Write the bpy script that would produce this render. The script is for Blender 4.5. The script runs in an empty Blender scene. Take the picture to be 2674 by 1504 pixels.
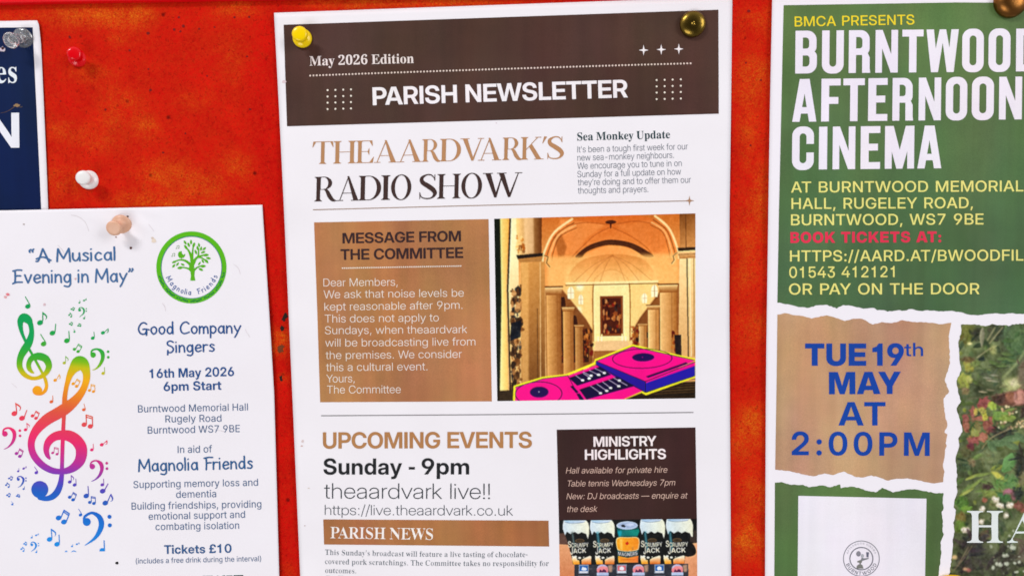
# A close-up of a red felt notice board: four pinned paper sheets and their pins.
import bpy, bmesh, math, random
import numpy as np
from mathutils import Vector, Matrix
from mathutils.geometry import delaunay_2d_cdt

scene = bpy.context.scene
rng = np.random.default_rng(7)
random.seed(7)

# ------------------------------------------------------------------ camera, world, lamps, exposure
FPX, CX, CY, FULLW = 1930.0, 1337.0, 752.0, 2674.0      # focal length in photograph pixels
DIST = 0.365


def unit(v):
    return v / np.linalg.norm(v)


# directions of the board's own axes seen from the camera (x right, y down, z forward)
AX_R = unit(np.array([1.0, -0.0171, -0.0472]))
_d = np.array([0.0167, 1.0, 0.0671])
AX_D = unit(_d - AX_R * _d.dot(AX_R))
AX_N = np.cross(AX_R, AX_D)                              # into the board


def cam2world(v):
    v = np.asarray(v, float)
    return np.stack([v @ AX_R, v @ AX_N, -(v @ AX_D)], -1)   # world x right, y into board, z up


CAM = -DIST * cam2world([0, 0, 1])
cam_data = bpy.data.cameras.new('camera')
cam = bpy.data.objects.new('camera', cam_data)
scene.collection.objects.link(cam)
cam_data.sensor_fit = 'HORIZONTAL'
cam_data.sensor_width = 36.0
cam_data.lens = 36.0 * FPX / FULLW
cam_data.clip_start = 0.01
cam_data.clip_end = 50
xr, yd, zf = cam2world([1, 0, 0]), cam2world([0, 1, 0]), cam2world([0, 0, 1])
cam.matrix_world = Matrix(((xr[0], -yd[0], -zf[0], CAM[0]), (xr[1], -yd[1], -zf[1], CAM[1]),
                           (xr[2], -yd[2], -zf[2], CAM[2]), (0, 0, 0, 1)))
scene.camera = cam

world = bpy.data.worlds.new('World')
scene.world = world
world.use_nodes = True
wn, wl = world.node_tree.nodes, world.node_tree.links
bg = wn['Background']
tcw = wn.new('ShaderNodeTexCoord')
sepw = wn.new('ShaderNodeSeparateXYZ')
rampw = wn.new('ShaderNodeValToRGB')
mapw = wn.new('ShaderNodeMapRange')
mapw.inputs['From Min'].default_value = -1
mapw.inputs['From Max'].default_value = 1
wl.new(tcw.outputs['Generated'], sepw.inputs[0])
wl.new(sepw.outputs['Z'], mapw.inputs['Value'])
wl.new(mapw.outputs[0], rampw.inputs[0])
rampw.color_ramp.elements[0].position = 0.25
rampw.color_ramp.elements[0].color = (0.36, 0.36, 0.38, 1)
rampw.color_ramp.elements[1].position = 0.85
rampw.color_ramp.elements[1].color = (1.0, 1.0, 1.06, 1)
dimw = wn.new('ShaderNodeMapRange')
dimw.interpolation_type = 'SMOOTHSTEP'
for _n, _v in (('From Min', -1.0), ('From Max', -0.55), ('To Min', 0.10), ('To Max', 1.0)):
    dimw.inputs[_n].default_value = _v
wl.new(sepw.outputs['Y'], dimw.inputs['Value'])
mulw = wn.new('ShaderNodeVectorMath')
mulw.operation = 'SCALE'
wl.new(rampw.outputs[0], mulw.inputs[0])
wl.new(dimw.outputs[0], mulw.inputs['Scale'])
wl.new(mulw.outputs[0], bg.inputs['Color'])
bg.inputs['Strength'].default_value = 0.72


def lamp(name, loc, target, size, power, col):
    d = bpy.data.lights.new(name, 'AREA')
    d.shape = 'RECTANGLE'
    d.size, d.size_y = size
    d.energy = power
    d.color = col
    o = bpy.data.objects.new(name, d)
    scene.collection.objects.link(o)
    o.location = loc
    o.rotation_euler = (Vector(target) - Vector(loc)).to_track_quat('-Z', 'Y').to_euler()
    return o


lamp('ceiling_lamp', (-0.98, -1.5, 1.45), (0.0, 0, -0.05), (0.75, 0.24), 21.5, (1.0, 0.985, 0.98))
lamp('window_light', (1.8, -1.6, 0.6), (0.05, 0, -0.05), (0.75, 1.05), 19.5, (0.98, 0.985, 1.0))
lamp('low_fill_light', (-0.7, -2.1, -1.2), (-0.02, 0, -0.12), (1.3, 0.9), 20.0, (0.99, 0.99, 1.0))  # added soft fill from low in front, lifts the dim lower sheets

vs = scene.view_settings
vs.view_transform = 'Standard'
vs.look = 'None'
vs.exposure = 0.0
vs.gamma = 1.0
vs.use_curve_mapping = False
scene.render.engine = 'CYCLES'
scene.cycles.use_denoising = True
scene.cycles.pixel_filter_type = 'BLACKMAN_HARRIS'
scene.cycles.filter_width = 1.7
scene.cycles.max_bounces = 8
scene.cycles.transparent_max_bounces = 8


# ------------------------------------------------------------------ board geometry helpers
def board(px, py, h):
    """Points of the board plane's parallel at height h (metres towards the viewer) on given photograph rays."""
    px, py, h = np.broadcast_arrays(np.asarray(px, float), np.asarray(py, float), np.asarray(h, float))
    d = cam2world(np.stack([(px - CX) / FPX, (py - CY) / FPX, np.ones_like(px)], -1))
    t = (-h - CAM[1]) / d[..., 1]
    return CAM + d * t[..., None]


def lin(c):
    c = np.asarray(c, float) / 255.0
    return np.where(c <= 0.04045, c / 12.92, ((np.maximum(c, 0) + 0.055) / 1.055) ** 2.4)


CROPS = {'c1': (0, 0, .38653), 'c2': (700, 0, .38653), 'c3': (1300, 0, .38653), 'c4': (1974, 0, .38653),
         'm1': (0, 530, .34499), 'm2': (700, 540, .37267), 'm3': (1270, 540, .37267), 'm4': (1974, 460, .38653),
         'b1': (0, 1004, .34499), 'b2': (750, 1054, .31056), 'b3': (1400, 1054, .31056), 'b4': (1974, 964, .37274),
         'zA': (0, 760, .19324), 'zB': (0, 1020, .19324), 'zC': (0, 1260, .16842), 'L': (400, 590, .14493),
         'z1': (1440, 1340, .15528), 'z2': (2450, 840, .22764), 'z3': (2450, 1160, .23729), 'z4': (2190, 1390, .07866),
         'p': (0, 0, 1.0)}


def C(crop, x, y=None):
    ox, oy, s = CROPS[crop]
    if y is None:
        return [(ox + a * s, oy + b * s) for a, b in x]
    return (ox + x * s, oy + y * s)


def smooth01(x, a, b):
    t = np.clip((np.asarray(x, float) - a) / (b - a), 0, 1)
    return t * t * (3 - 2 * t)


# ------------------------------------------------------------------ object helpers
def link(o, parent=None):
    scene.collection.objects.link(o)
    if parent is not None:
        o.parent = parent
    return o


def tag(o, label, cat, group=None):
    o['label'] = label
    o['category'] = cat
    if group:
        o['group'] = group
    return o


def empty(name, loc, label, cat, group=None):
    o = bpy.data.objects.new(name, None)
    o.empty_display_size = 0.01
    o.location = loc
    link(o)
    return tag(o, label, cat, group)


def absolute_loc(o):
    v = Vector((0, 0, 0))
    while o is not None:
        v += o.location
        o = o.parent
    return np.array(v)


def make_mesh(name, verts, faces, mat, parent=None, colors=None, smooth=True):
    """One mesh object; verts are world points, stored relative to the parent."""
    verts = np.asarray(verts, float)
    off = absolute_loc(parent) if parent is not None else np.zeros(3)
    me = bpy.data.meshes.new(name)
    me.from_pydata((verts - off).tolist(), [], [tuple(int(i) for i in f) for f in faces])
    if colors is not None:
        at = me.attributes.new('ink', 'FLOAT_COLOR', 'POINT')
        c = np.ones((len(verts), 4), np.float32)
        c[:, :3] = colors
        at.data.foreach_set('color', c.ravel())
    if smooth:
        me.polygons.foreach_set('use_smooth', np.ones(len(me.polygons), bool))
    me.materials.append(mat)
    me.update()
    return link(bpy.data.objects.new(name, me), parent)


# ------------------------------------------------------------------ materials
def new_mat(name):
    m = bpy.data.materials.new(name)
    m.use_nodes = True
    nt = m.node_tree
    return m, nt.nodes, nt.links, nt.nodes['Principled BSDF']


def simple_mat(name, col, rough=0.4, metal=0.0, spec=0.5, bump=0.0, bscale=2000, var=0.0):
    m, n, l, b = new_mat(name)
    c = lin(col)
    b.inputs['Base Color'].default_value = (*c, 1)
    b.inputs['Roughness'].default_value = rough
    b.inputs['Metallic'].default_value = metal
    b.inputs['Specular IOR Level'].default_value = spec
    tc = n.new('ShaderNodeTexCoord')
    if var:
        no = n.new('ShaderNodeTexNoise')
        no.inputs['Scale'].default_value = bscale * .4
        no.inputs['Detail'].default_value = 6
        l.new(tc.outputs['Object'], no.inputs['Vector'])
        mx = n.new('ShaderNodeMix')
        mx.data_type = 'RGBA'
        mx.inputs[6].default_value = (*(c * (1 - var)), 1)
        mx.inputs[7].default_value = (*np.minimum(c * (1 + var), 1), 1)
        l.new(no.outputs['Fac'], mx.inputs[0])
        l.new(mx.outputs[2], b.inputs['Base Color'])
    if bump:
        no = n.new('ShaderNodeTexNoise')
        no.inputs['Scale'].default_value = bscale
        l.new(tc.outputs['Object'], no.inputs['Vector'])
        bp = n.new('ShaderNodeBump')
        bp.inputs['Strength'].default_value = bump
        bp.inputs['Distance'].default_value = 0.0002
        l.new(no.outputs['Fac'], bp.inputs['Height'])
        l.new(bp.outputs[0], b.inputs['Normal'])
    return m


def ink_mat(name, blotch=0.10, band=0.06, grain=0.05, rough=0.5, hue=0.0, spec=0.35):
    """Printed paper: colour from the 'ink' attribute with printer banding, blotches and grain."""
    m, n, l, b = new_mat(name)
    at = n.new('ShaderNodeAttribute')
    at.attribute_name = 'ink'
    geo = n.new('ShaderNodeNewGeometry')

    def noise(scale, vec=(1, 1, 1), det=3):
        mp = n.new('ShaderNodeMapping')
        mp.inputs['Scale'].default_value = vec
        l.new(geo.outputs['Position'], mp.inputs['Vector'])
        t = n.new('ShaderNodeTexNoise')
        t.inputs['Scale'].default_value = scale
        t.inputs['Detail'].default_value = det
        l.new(mp.outputs[0], t.inputs['Vector'])
        return t

    def mr(sock, amp):
        r = n.new('ShaderNodeMapRange')
        r.inputs['From Min'].default_value = 0.3
        r.inputs['From Max'].default_value = 0.7
        r.inputs['To Min'].default_value = 1 - amp
        r.inputs['To Max'].default_value = 1 + amp
        l.new(sock, r.inputs['Value'])
        return r.outputs[0]

    def mul(a, c):
        t = n.new('ShaderNodeMath')
        t.operation = 'MULTIPLY'
        l.new(a, t.inputs[0])
        l.new(c, t.inputs[1])
        return t.outputs[0]

    f = mul(mr(noise(22, (1, 1, 1), 4).outputs['Fac'], blotch), mr(noise(150, (1, 1, 0.05), 4).outputs['Fac'], band))
    f = mul(f, mr(noise(330, (0.05, 1, 1), 2).outputs['Fac'], band * .2))
    f = mul(f, mr(noise(2600, (1, 1, 1), 1).outputs['Fac'], grain))
    sc = n.new('ShaderNodeVectorMath')
    sc.operation = 'SCALE'
    l.new(at.outputs['Color'], sc.inputs[0])
    l.new(f, sc.inputs['Scale'])
    out = sc.outputs[0]
    if hue:
        cn = noise(38, (1, 1, 0.45), 4)
        sub = n.new('ShaderNodeVectorMath')
        sub.operation = 'SUBTRACT'
        l.new(cn.outputs['Color'], sub.inputs[0])
        sub.inputs[1].default_value = (0.5, 0.5, 0.5)
        s2 = n.new('ShaderNodeVectorMath')
        s2.operation = 'MULTIPLY_ADD'
        l.new(sub.outputs[0], s2.inputs[0])
        s2.inputs[1].default_value = (hue, hue, hue)
        s2.inputs[2].default_value = (1, 1, 1)
        m2 = n.new('ShaderNodeVectorMath')
        m2.operation = 'MULTIPLY'
        l.new(out, m2.inputs[0])
        l.new(s2.outputs[0], m2.inputs[1])
        out = m2.outputs[0]
    l.new(out, b.inputs['Base Color'])
    b.inputs['Roughness'].default_value = rough
    b.inputs['Specular IOR Level'].default_value = spec
    return m


def paper_mat(name, col, mott=0.04):
    m, n, l, b = new_mat(name)
    geo = n.new('ShaderNodeNewGeometry')
    t = n.new('ShaderNodeTexNoise')
    t.inputs['Scale'].default_value = 30
    t.inputs['Detail'].default_value = 8
    l.new(geo.outputs['Position'], t.inputs['Vector'])
    g = n.new('ShaderNodeTexNoise')
    g.inputs['Scale'].default_value = 1800
    l.new(geo.outputs['Position'], g.inputs['Vector'])
    c = lin(col)
    mx = n.new('ShaderNodeMix')
    mx.data_type = 'RGBA'
    mx.inputs[6].default_value = (*(c * (1 - mott) * np.array([1.01, 0.995, 0.985])), 1)
    mx.inputs[7].default_value = (*np.minimum(c * (1 + mott), 0.93), 1)
    ad = n.new('ShaderNodeMath')
    ad.operation = 'MULTIPLY_ADD'
    l.new(g.outputs['Fac'], ad.inputs[0])
    ad.inputs[1].default_value = 0.5
    sb = n.new('ShaderNodeMath')
    sb.operation = 'SUBTRACT'
    l.new(t.outputs['Fac'], sb.inputs[0])
    sb.inputs[1].default_value = 0.25
    l.new(sb.outputs[0], ad.inputs[2])
    l.new(ad.outputs[0], mx.inputs[0])
    l.new(mx.outputs[2], b.inputs['Base Color'])
    b.inputs['Roughness'].default_value = 0.6
    b.inputs['Specular IOR Level'].default_value = 0.3
    bp = n.new('ShaderNodeBump')
    bp.inputs['Strength'].default_value = 0.22
    bp.inputs['Distance'].default_value = 0.0008
    b2 = n.new('ShaderNodeTexNoise')
    b2.inputs['Scale'].default_value = 42
    b2.inputs['Detail'].default_value = 5
    l.new(geo.outputs['Position'], b2.inputs['Vector'])
    l.new(b2.outputs['Fac'], bp.inputs['Height'])
    l.new(bp.outputs[0], b.inputs['Normal'])
    return m


def felt_mat():
    """Red felt, faded to orange where the 'fade' attribute says so, with fibres and pin holes."""
    m, n, l, b = new_mat('red_felt')
    geo = n.new('ShaderNodeNewGeometry')

    def noise(scale, det=4, rough=0.55, dist=0.0, vec=(1, 1, 1)):
        mp = n.new('ShaderNodeMapping')
        mp.inputs['Scale'].default_value = vec
        l.new(geo.outputs['Position'], mp.inputs['Vector'])
        t = n.new('ShaderNodeTexNoise')
        t.inputs['Scale'].default_value = scale
        t.inputs['Detail'].default_value = det
        t.inputs['Roughness'].default_value = rough
        t.inputs['Distortion'].default_value = dist
        l.new(mp.outputs[0], t.inputs['Vector'])
        return t.outputs['Fac']

    def ramp(sock, p0, p1, c0=(0, 0, 0, 1), c1=(1, 1, 1, 1)):
        r = n.new('ShaderNodeValToRGB')
        r.color_ramp.elements[0].position = p0
        r.color_ramp.elements[1].position = p1
        r.color_ramp.elements[0].color = c0
        r.color_ramp.elements[1].color = c1
        l.new(sock, r.inputs[0])
        return r.outputs[0]

    def math_(op, a, c):
        t = n.new('ShaderNodeMath')
        t.operation = op
        t.use_clamp = op in ('ADD', 'SUBTRACT')
        for i, s in enumerate((a, c)):
            if isinstance(s, (int, float)):
                t.inputs[i].default_value = s
            else:
                l.new(s, t.inputs[i])
        return t.outputs[0]

    def mix(f, a, c):
        t = n.new('ShaderNodeMix')
        t.data_type = 'RGBA'
        if isinstance(f, (int, float)):
            t.inputs[0].default_value = f
        else:
            l.new(f, t.inputs[0])
        for i, s in ((6, a), (7, c)):
            if isinstance(s, tuple):
                t.inputs[i].default_value = s
            else:
                l.new(s, t.inputs[i])
        return t.outputs[2]

    at = n.new('ShaderNodeAttribute')
    at.attribute_name = 'fade'
    rgba = lambda c: (*lin(c), 1)
    red = mix(ramp(noise(70, 6, .65), .35, .68), rgba((190, 11, 5)), rgba((222, 18, 9)))
    red = mix(ramp(noise(520, 3, .6, 1.2), .40, .66), red, rgba((206, 30, 10)))
    fib = ramp(noise(620, 4, .7, 2.4), .42, .60)
    patch = ramp(noise(75, 6, .72, .6), .36, .72)
    f = math_('MULTIPLY', at.outputs['Fac'], math_('ADD', math_('MULTIPLY', fib, .35), math_('MULTIPLY', math_('ADD', math_('MULTIPLY', fib, .6), .4), math_('MULTIPLY', patch, 1.0))))
    orange = mix(ramp(noise(560, 4, .7, 2.6), .36, .64), rgba((208, 66, 8)), rgba((236, 136, 26)))
    col = mix(f, red, orange)
    dark = ramp(noise(700, 3, .6, 1.0), .28, .44, (1, 1, 1, 1), (0, 0, 0, 1))
    col = mix(math_('MULTIPLY', dark, .62), col, rgba((122, 7, 3)))
    v = n.new('ShaderNodeTexVoronoi')
    v.inputs['Scale'].default_value = 95
    v.inputs['Randomness'].default_value = 1
    l.new(geo.outputs['Position'], v.inputs['Vector'])
    sv = n.new('ShaderNodeSeparateColor')
    l.new(v.outputs['Color'], sv.inputs[0])
    pit = math_('MULTIPLY', ramp(v.outputs['Distance'], .05, .13, (1, 1, 1, 1), (0, 0, 0, 1)),
                ramp(sv.outputs['Red'], .80, .90))
    col = mix(math_('MULTIPLY', pit, .75), col, rgba((70, 6, 4)))
    l.new(col, b.inputs['Base Color'])
    b.inputs['Roughness'].default_value = 0.95
    b.inputs['Specular IOR Level'].default_value = 0.08
    hgt = math_('ADD', math_('MULTIPLY', noise(620, 4, .7, 2.4), .6), math_('MULTIPLY', noise(240, 4, .6), .5))
    hgt = math_('SUBTRACT', hgt, math_('MULTIPLY', pit, .6))
    bp = n.new('ShaderNodeBump')
    bp.inputs['Strength'].default_value = 0.9
    bp.inputs['Distance'].default_value = 0.0006
    l.new(hgt, bp.inputs['Height'])
    l.new(bp.outputs[0], b.inputs['Normal'])
    return m


# ------------------------------------------------------------------ outlines and filling
def ccw(p):
    a = sum(p[i][0] * p[(i + 1) % len(p)][1] - p[(i + 1) % len(p)][0] * p[i][1] for i in range(len(p)))
    return p if a > 0 else p[::-1]


def cw(p):
    return ccw(p)[::-1]


def fill(contours, grid=0.0):
    """Triangulate the non-zero union of closed contours. Returns (verts Nx2, tris Mx3)."""
    V, E = [], []
    for c in contours:
        k = len(V)
        V += [Vector((float(x), float(y))) for x, y in c]
        E += [(k + i, k + (i + 1) % len(c)) for i in range(len(c))]
    P = np.array([v[:] for v in V])
    lo, hi = P.min(0), P.max(0)
    eps = max(hi - lo) * 1e-6
    if grid:
        for ax in (0, 1):
            k0, k1 = math.ceil(lo[ax] / grid), math.floor(hi[ax] / grid)
            for k in range(k0, k1 + 1):
                a, c = [0, 0], [0, 0]
                a[ax] = c[ax] = k * grid + 0.013
                a[1 - ax], c[1 - ax] = lo[1 - ax] - 1, hi[1 - ax] + 1
                i = len(V)
                V += [Vector(a), Vector(c)]
                E.append((i, i + 1))
    vo, _, fo, *_ = delaunay_2d_cdt(V, E, [], 0, eps)
    vo = np.array([v[:] for v in vo])
    tris = []
    for f in fo:
        for i in range(1, len(f) - 1):
            tris.append((f[0], f[i], f[i + 1]))
    T = np.array(tris)
    cen = vo[T].mean(1)
    wind = np.zeros(len(T), int)
    for c in contours:
        c = np.asarray(c, float)
        d = np.roll(c, -1, 0)
        for (x0, y0), (x1, y1) in zip(c, d):
            if y0 == y1:
                continue
            up = y1 > y0
            m = (cen[:, 1] >= min(y0, y1)) & (cen[:, 1] < max(y0, y1))
            if not m.any():
                continue
            xx = x0 + (cen[m, 1] - y0) * (x1 - x0) / (y1 - y0)
            wind[np.flatnonzero(m)[xx > cen[m, 0]]] += 1 if up else -1
    T = T[wind != 0]
    used, inv = np.unique(T, return_inverse=True)
    return vo[used], inv.reshape(-1, 3)


def circle(cx, cy, rx, ry=None, n=28, rot=0.0):
    ry = rx if ry is None else ry
    c, s = math.cos(rot), math.sin(rot)
    out = []
    for i in range(n):
        a = 2 * math.pi * i / n
        x, y = rx * math.cos(a), ry * math.sin(a)
        out.append((cx + x * c - y * s, cy + x * s + y * c))
    return out


def spline(pts, n=8, closed=False):
    """Catmull-Rom through the points (any dimension)."""
    P = np.asarray(pts, float)
    m = len(P)
    out = []
    rng_ = range(m if closed else m - 1)
    for i in rng_:
        if closed:
            p0, p1, p2, p3 = P[(i - 1) % m], P[i], P[(i + 1) % m], P[(i + 2) % m]
        else:
            p0, p1, p2, p3 = P[max(i - 1, 0)], P[i], P[i + 1], P[min(i + 2, m - 1)]
        for j in range(n):
            t = j / n
            out.append(.5 * (2 * p1 + (p2 - p0) * t + (2 * p0 - 5 * p1 + 4 * p2 - p3) * t * t + (3 * p1 - p0 - 3 * p2 + p3) * t ** 3))
    if not closed:
        out.append(P[-1])
    return np.array(out)


def stroke(pts, w=None, n=6, smooth=True, cap=10, round_ends=True):
    """Contours of a stroke. pts: (x, y) with constant width w or (x, y, width)."""
    P = [(p[0], p[1], p[2] if len(p) > 2 else w) for p in pts]
    S = spline(P, n) if smooth and len(P) > 2 else np.array(P, float)
    out = []
    for i, (a, c) in enumerate(zip(S, S[1:])):
        d = c[:2] - a[:2]
        L = np.hypot(*d)
        if L < 1e-9:
            continue
        nn = np.array([-d[1], d[0]]) / L
        out.append(ccw([tuple(a[:2] + nn * a[2] / 2), tuple(a[:2] - nn * a[2] / 2), tuple(c[:2] - nn * c[2] / 2), tuple(c[:2] + nn * c[2] / 2)]))
    for i, p in enumerate(S):
        if not round_ends and i in (0, len(S) - 1):
            continue
        out.append(circle(p[0] + 1e-4 * (i % 3), p[1] + 1e-4 * (i % 5), p[2] / 2, n=cap, rot=.1 * i))
    return out


class Sheet:
    """A pinned paper sheet: knows its height over the board and puts printed marks onto itself."""

    def __init__(self, root, hfun, mat, z0=0.0):
        self.root, self.h, self.mat = root, hfun, mat

    def xyz(self, px, py, layer=0.0):
        px, py = np.asarray(px, float), np.asarray(py, float)
        return board(px, py, self.h(px, py) + layer)

    def grid(self, name, left, right, nu, nv, layer, mat, color=None, parent=None, thick=0.0, colors=None):
        """Patch between two polylines running down its left and right edges (photograph pixels)."""
        def along(poly, t):
            p = np.asarray(poly, float)
            s = (p[:, 1] - p[0, 1]) / (p[-1, 1] - p[0, 1])
            return np.interp(t, s, p[:, 0]), np.interp(t, s, p[:, 1])
        t = np.linspace(0, 1, nv + 1)
        lx, ly = along(left, t)
        rx, ry = along(right, t)
        s = np.linspace(0, 1, nu + 1)
        X = lx[:, None] * (1 - s) + rx[:, None] * s
        Y = ly[:, None] * (1 - s) + ry[:, None] * s
        V = self.xyz(X, Y, layer).reshape(-1, 3)
        w = nu + 1
        F = [(j * w + i, (j + 1) * w + i, (j + 1) * w + i + 1, j * w + i + 1) for j in range(nv) for i in range(nu)]
        if thick:
            k = len(V)
            rim = [i for i in range(w)] + [j * w + nu for j in range(1, nv + 1)] + [nv * w + i for i in range(nu - 1, -1, -1)] + [j * w for j in range(nv - 1, 0, -1)]
            B = V[rim].copy()
            B[:, 1] += thick
            V = np.vstack([V, B])
            m = len(rim)
            F += [(rim[(i + 1) % m], k + (i + 1) % m, k + i, rim[i]) for i in range(m)]
        col = None
        if colors is not None:
            col = colors
        elif color is not None:
            col = np.tile(lin(color), (len(V), 1))
        return make_mesh(name, V, F, mat, parent or self.root, col)

    def ink(self):
        return Ink(self)


class Ink:
    """Collects filled shapes of one printed part."""

    def __init__(self, sheet):
        self.s, self.V, self.F, self.Cc, self.Z, self.k = sheet, [], [], [], [], 0

    def tri(self, V, T, color, layer):
        V = np.asarray(V, float)
        self.V.append(V)
        self.F.append(np.asarray(T) + self.k)
        c = color(V[:, 0], V[:, 1]) if callable(color) else np.tile(lin(color), (len(V), 1))
        self.Cc.append(c)
        self.Z.append(np.full(len(V), layer))
        self.k += len(V)
        return self

    def add(self, contours, color, layer=0.0001, grid=0.0):
        V, T = fill(contours, grid)
        return self.tri(V, T, color, layer)

    def build(self, name, parent=None, mat=None):
        V = np.vstack(self.V)
        W = self.s.xyz(V[:, 0], V[:, 1], np.concatenate(self.Z))
        F = np.vstack(self.F)
        a, b_, c = W[F[:, 0]], W[F[:, 1]], W[F[:, 2]]
        ny = np.cross(b_ - a, c - a)[:, 1]
        F = np.where((ny > 0)[:, None], F[:, ::-1], F)
        return make_mesh(name, W, F, mat or self.s.mat, parent or self.s.root, np.vstack(self.Cc))


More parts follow.
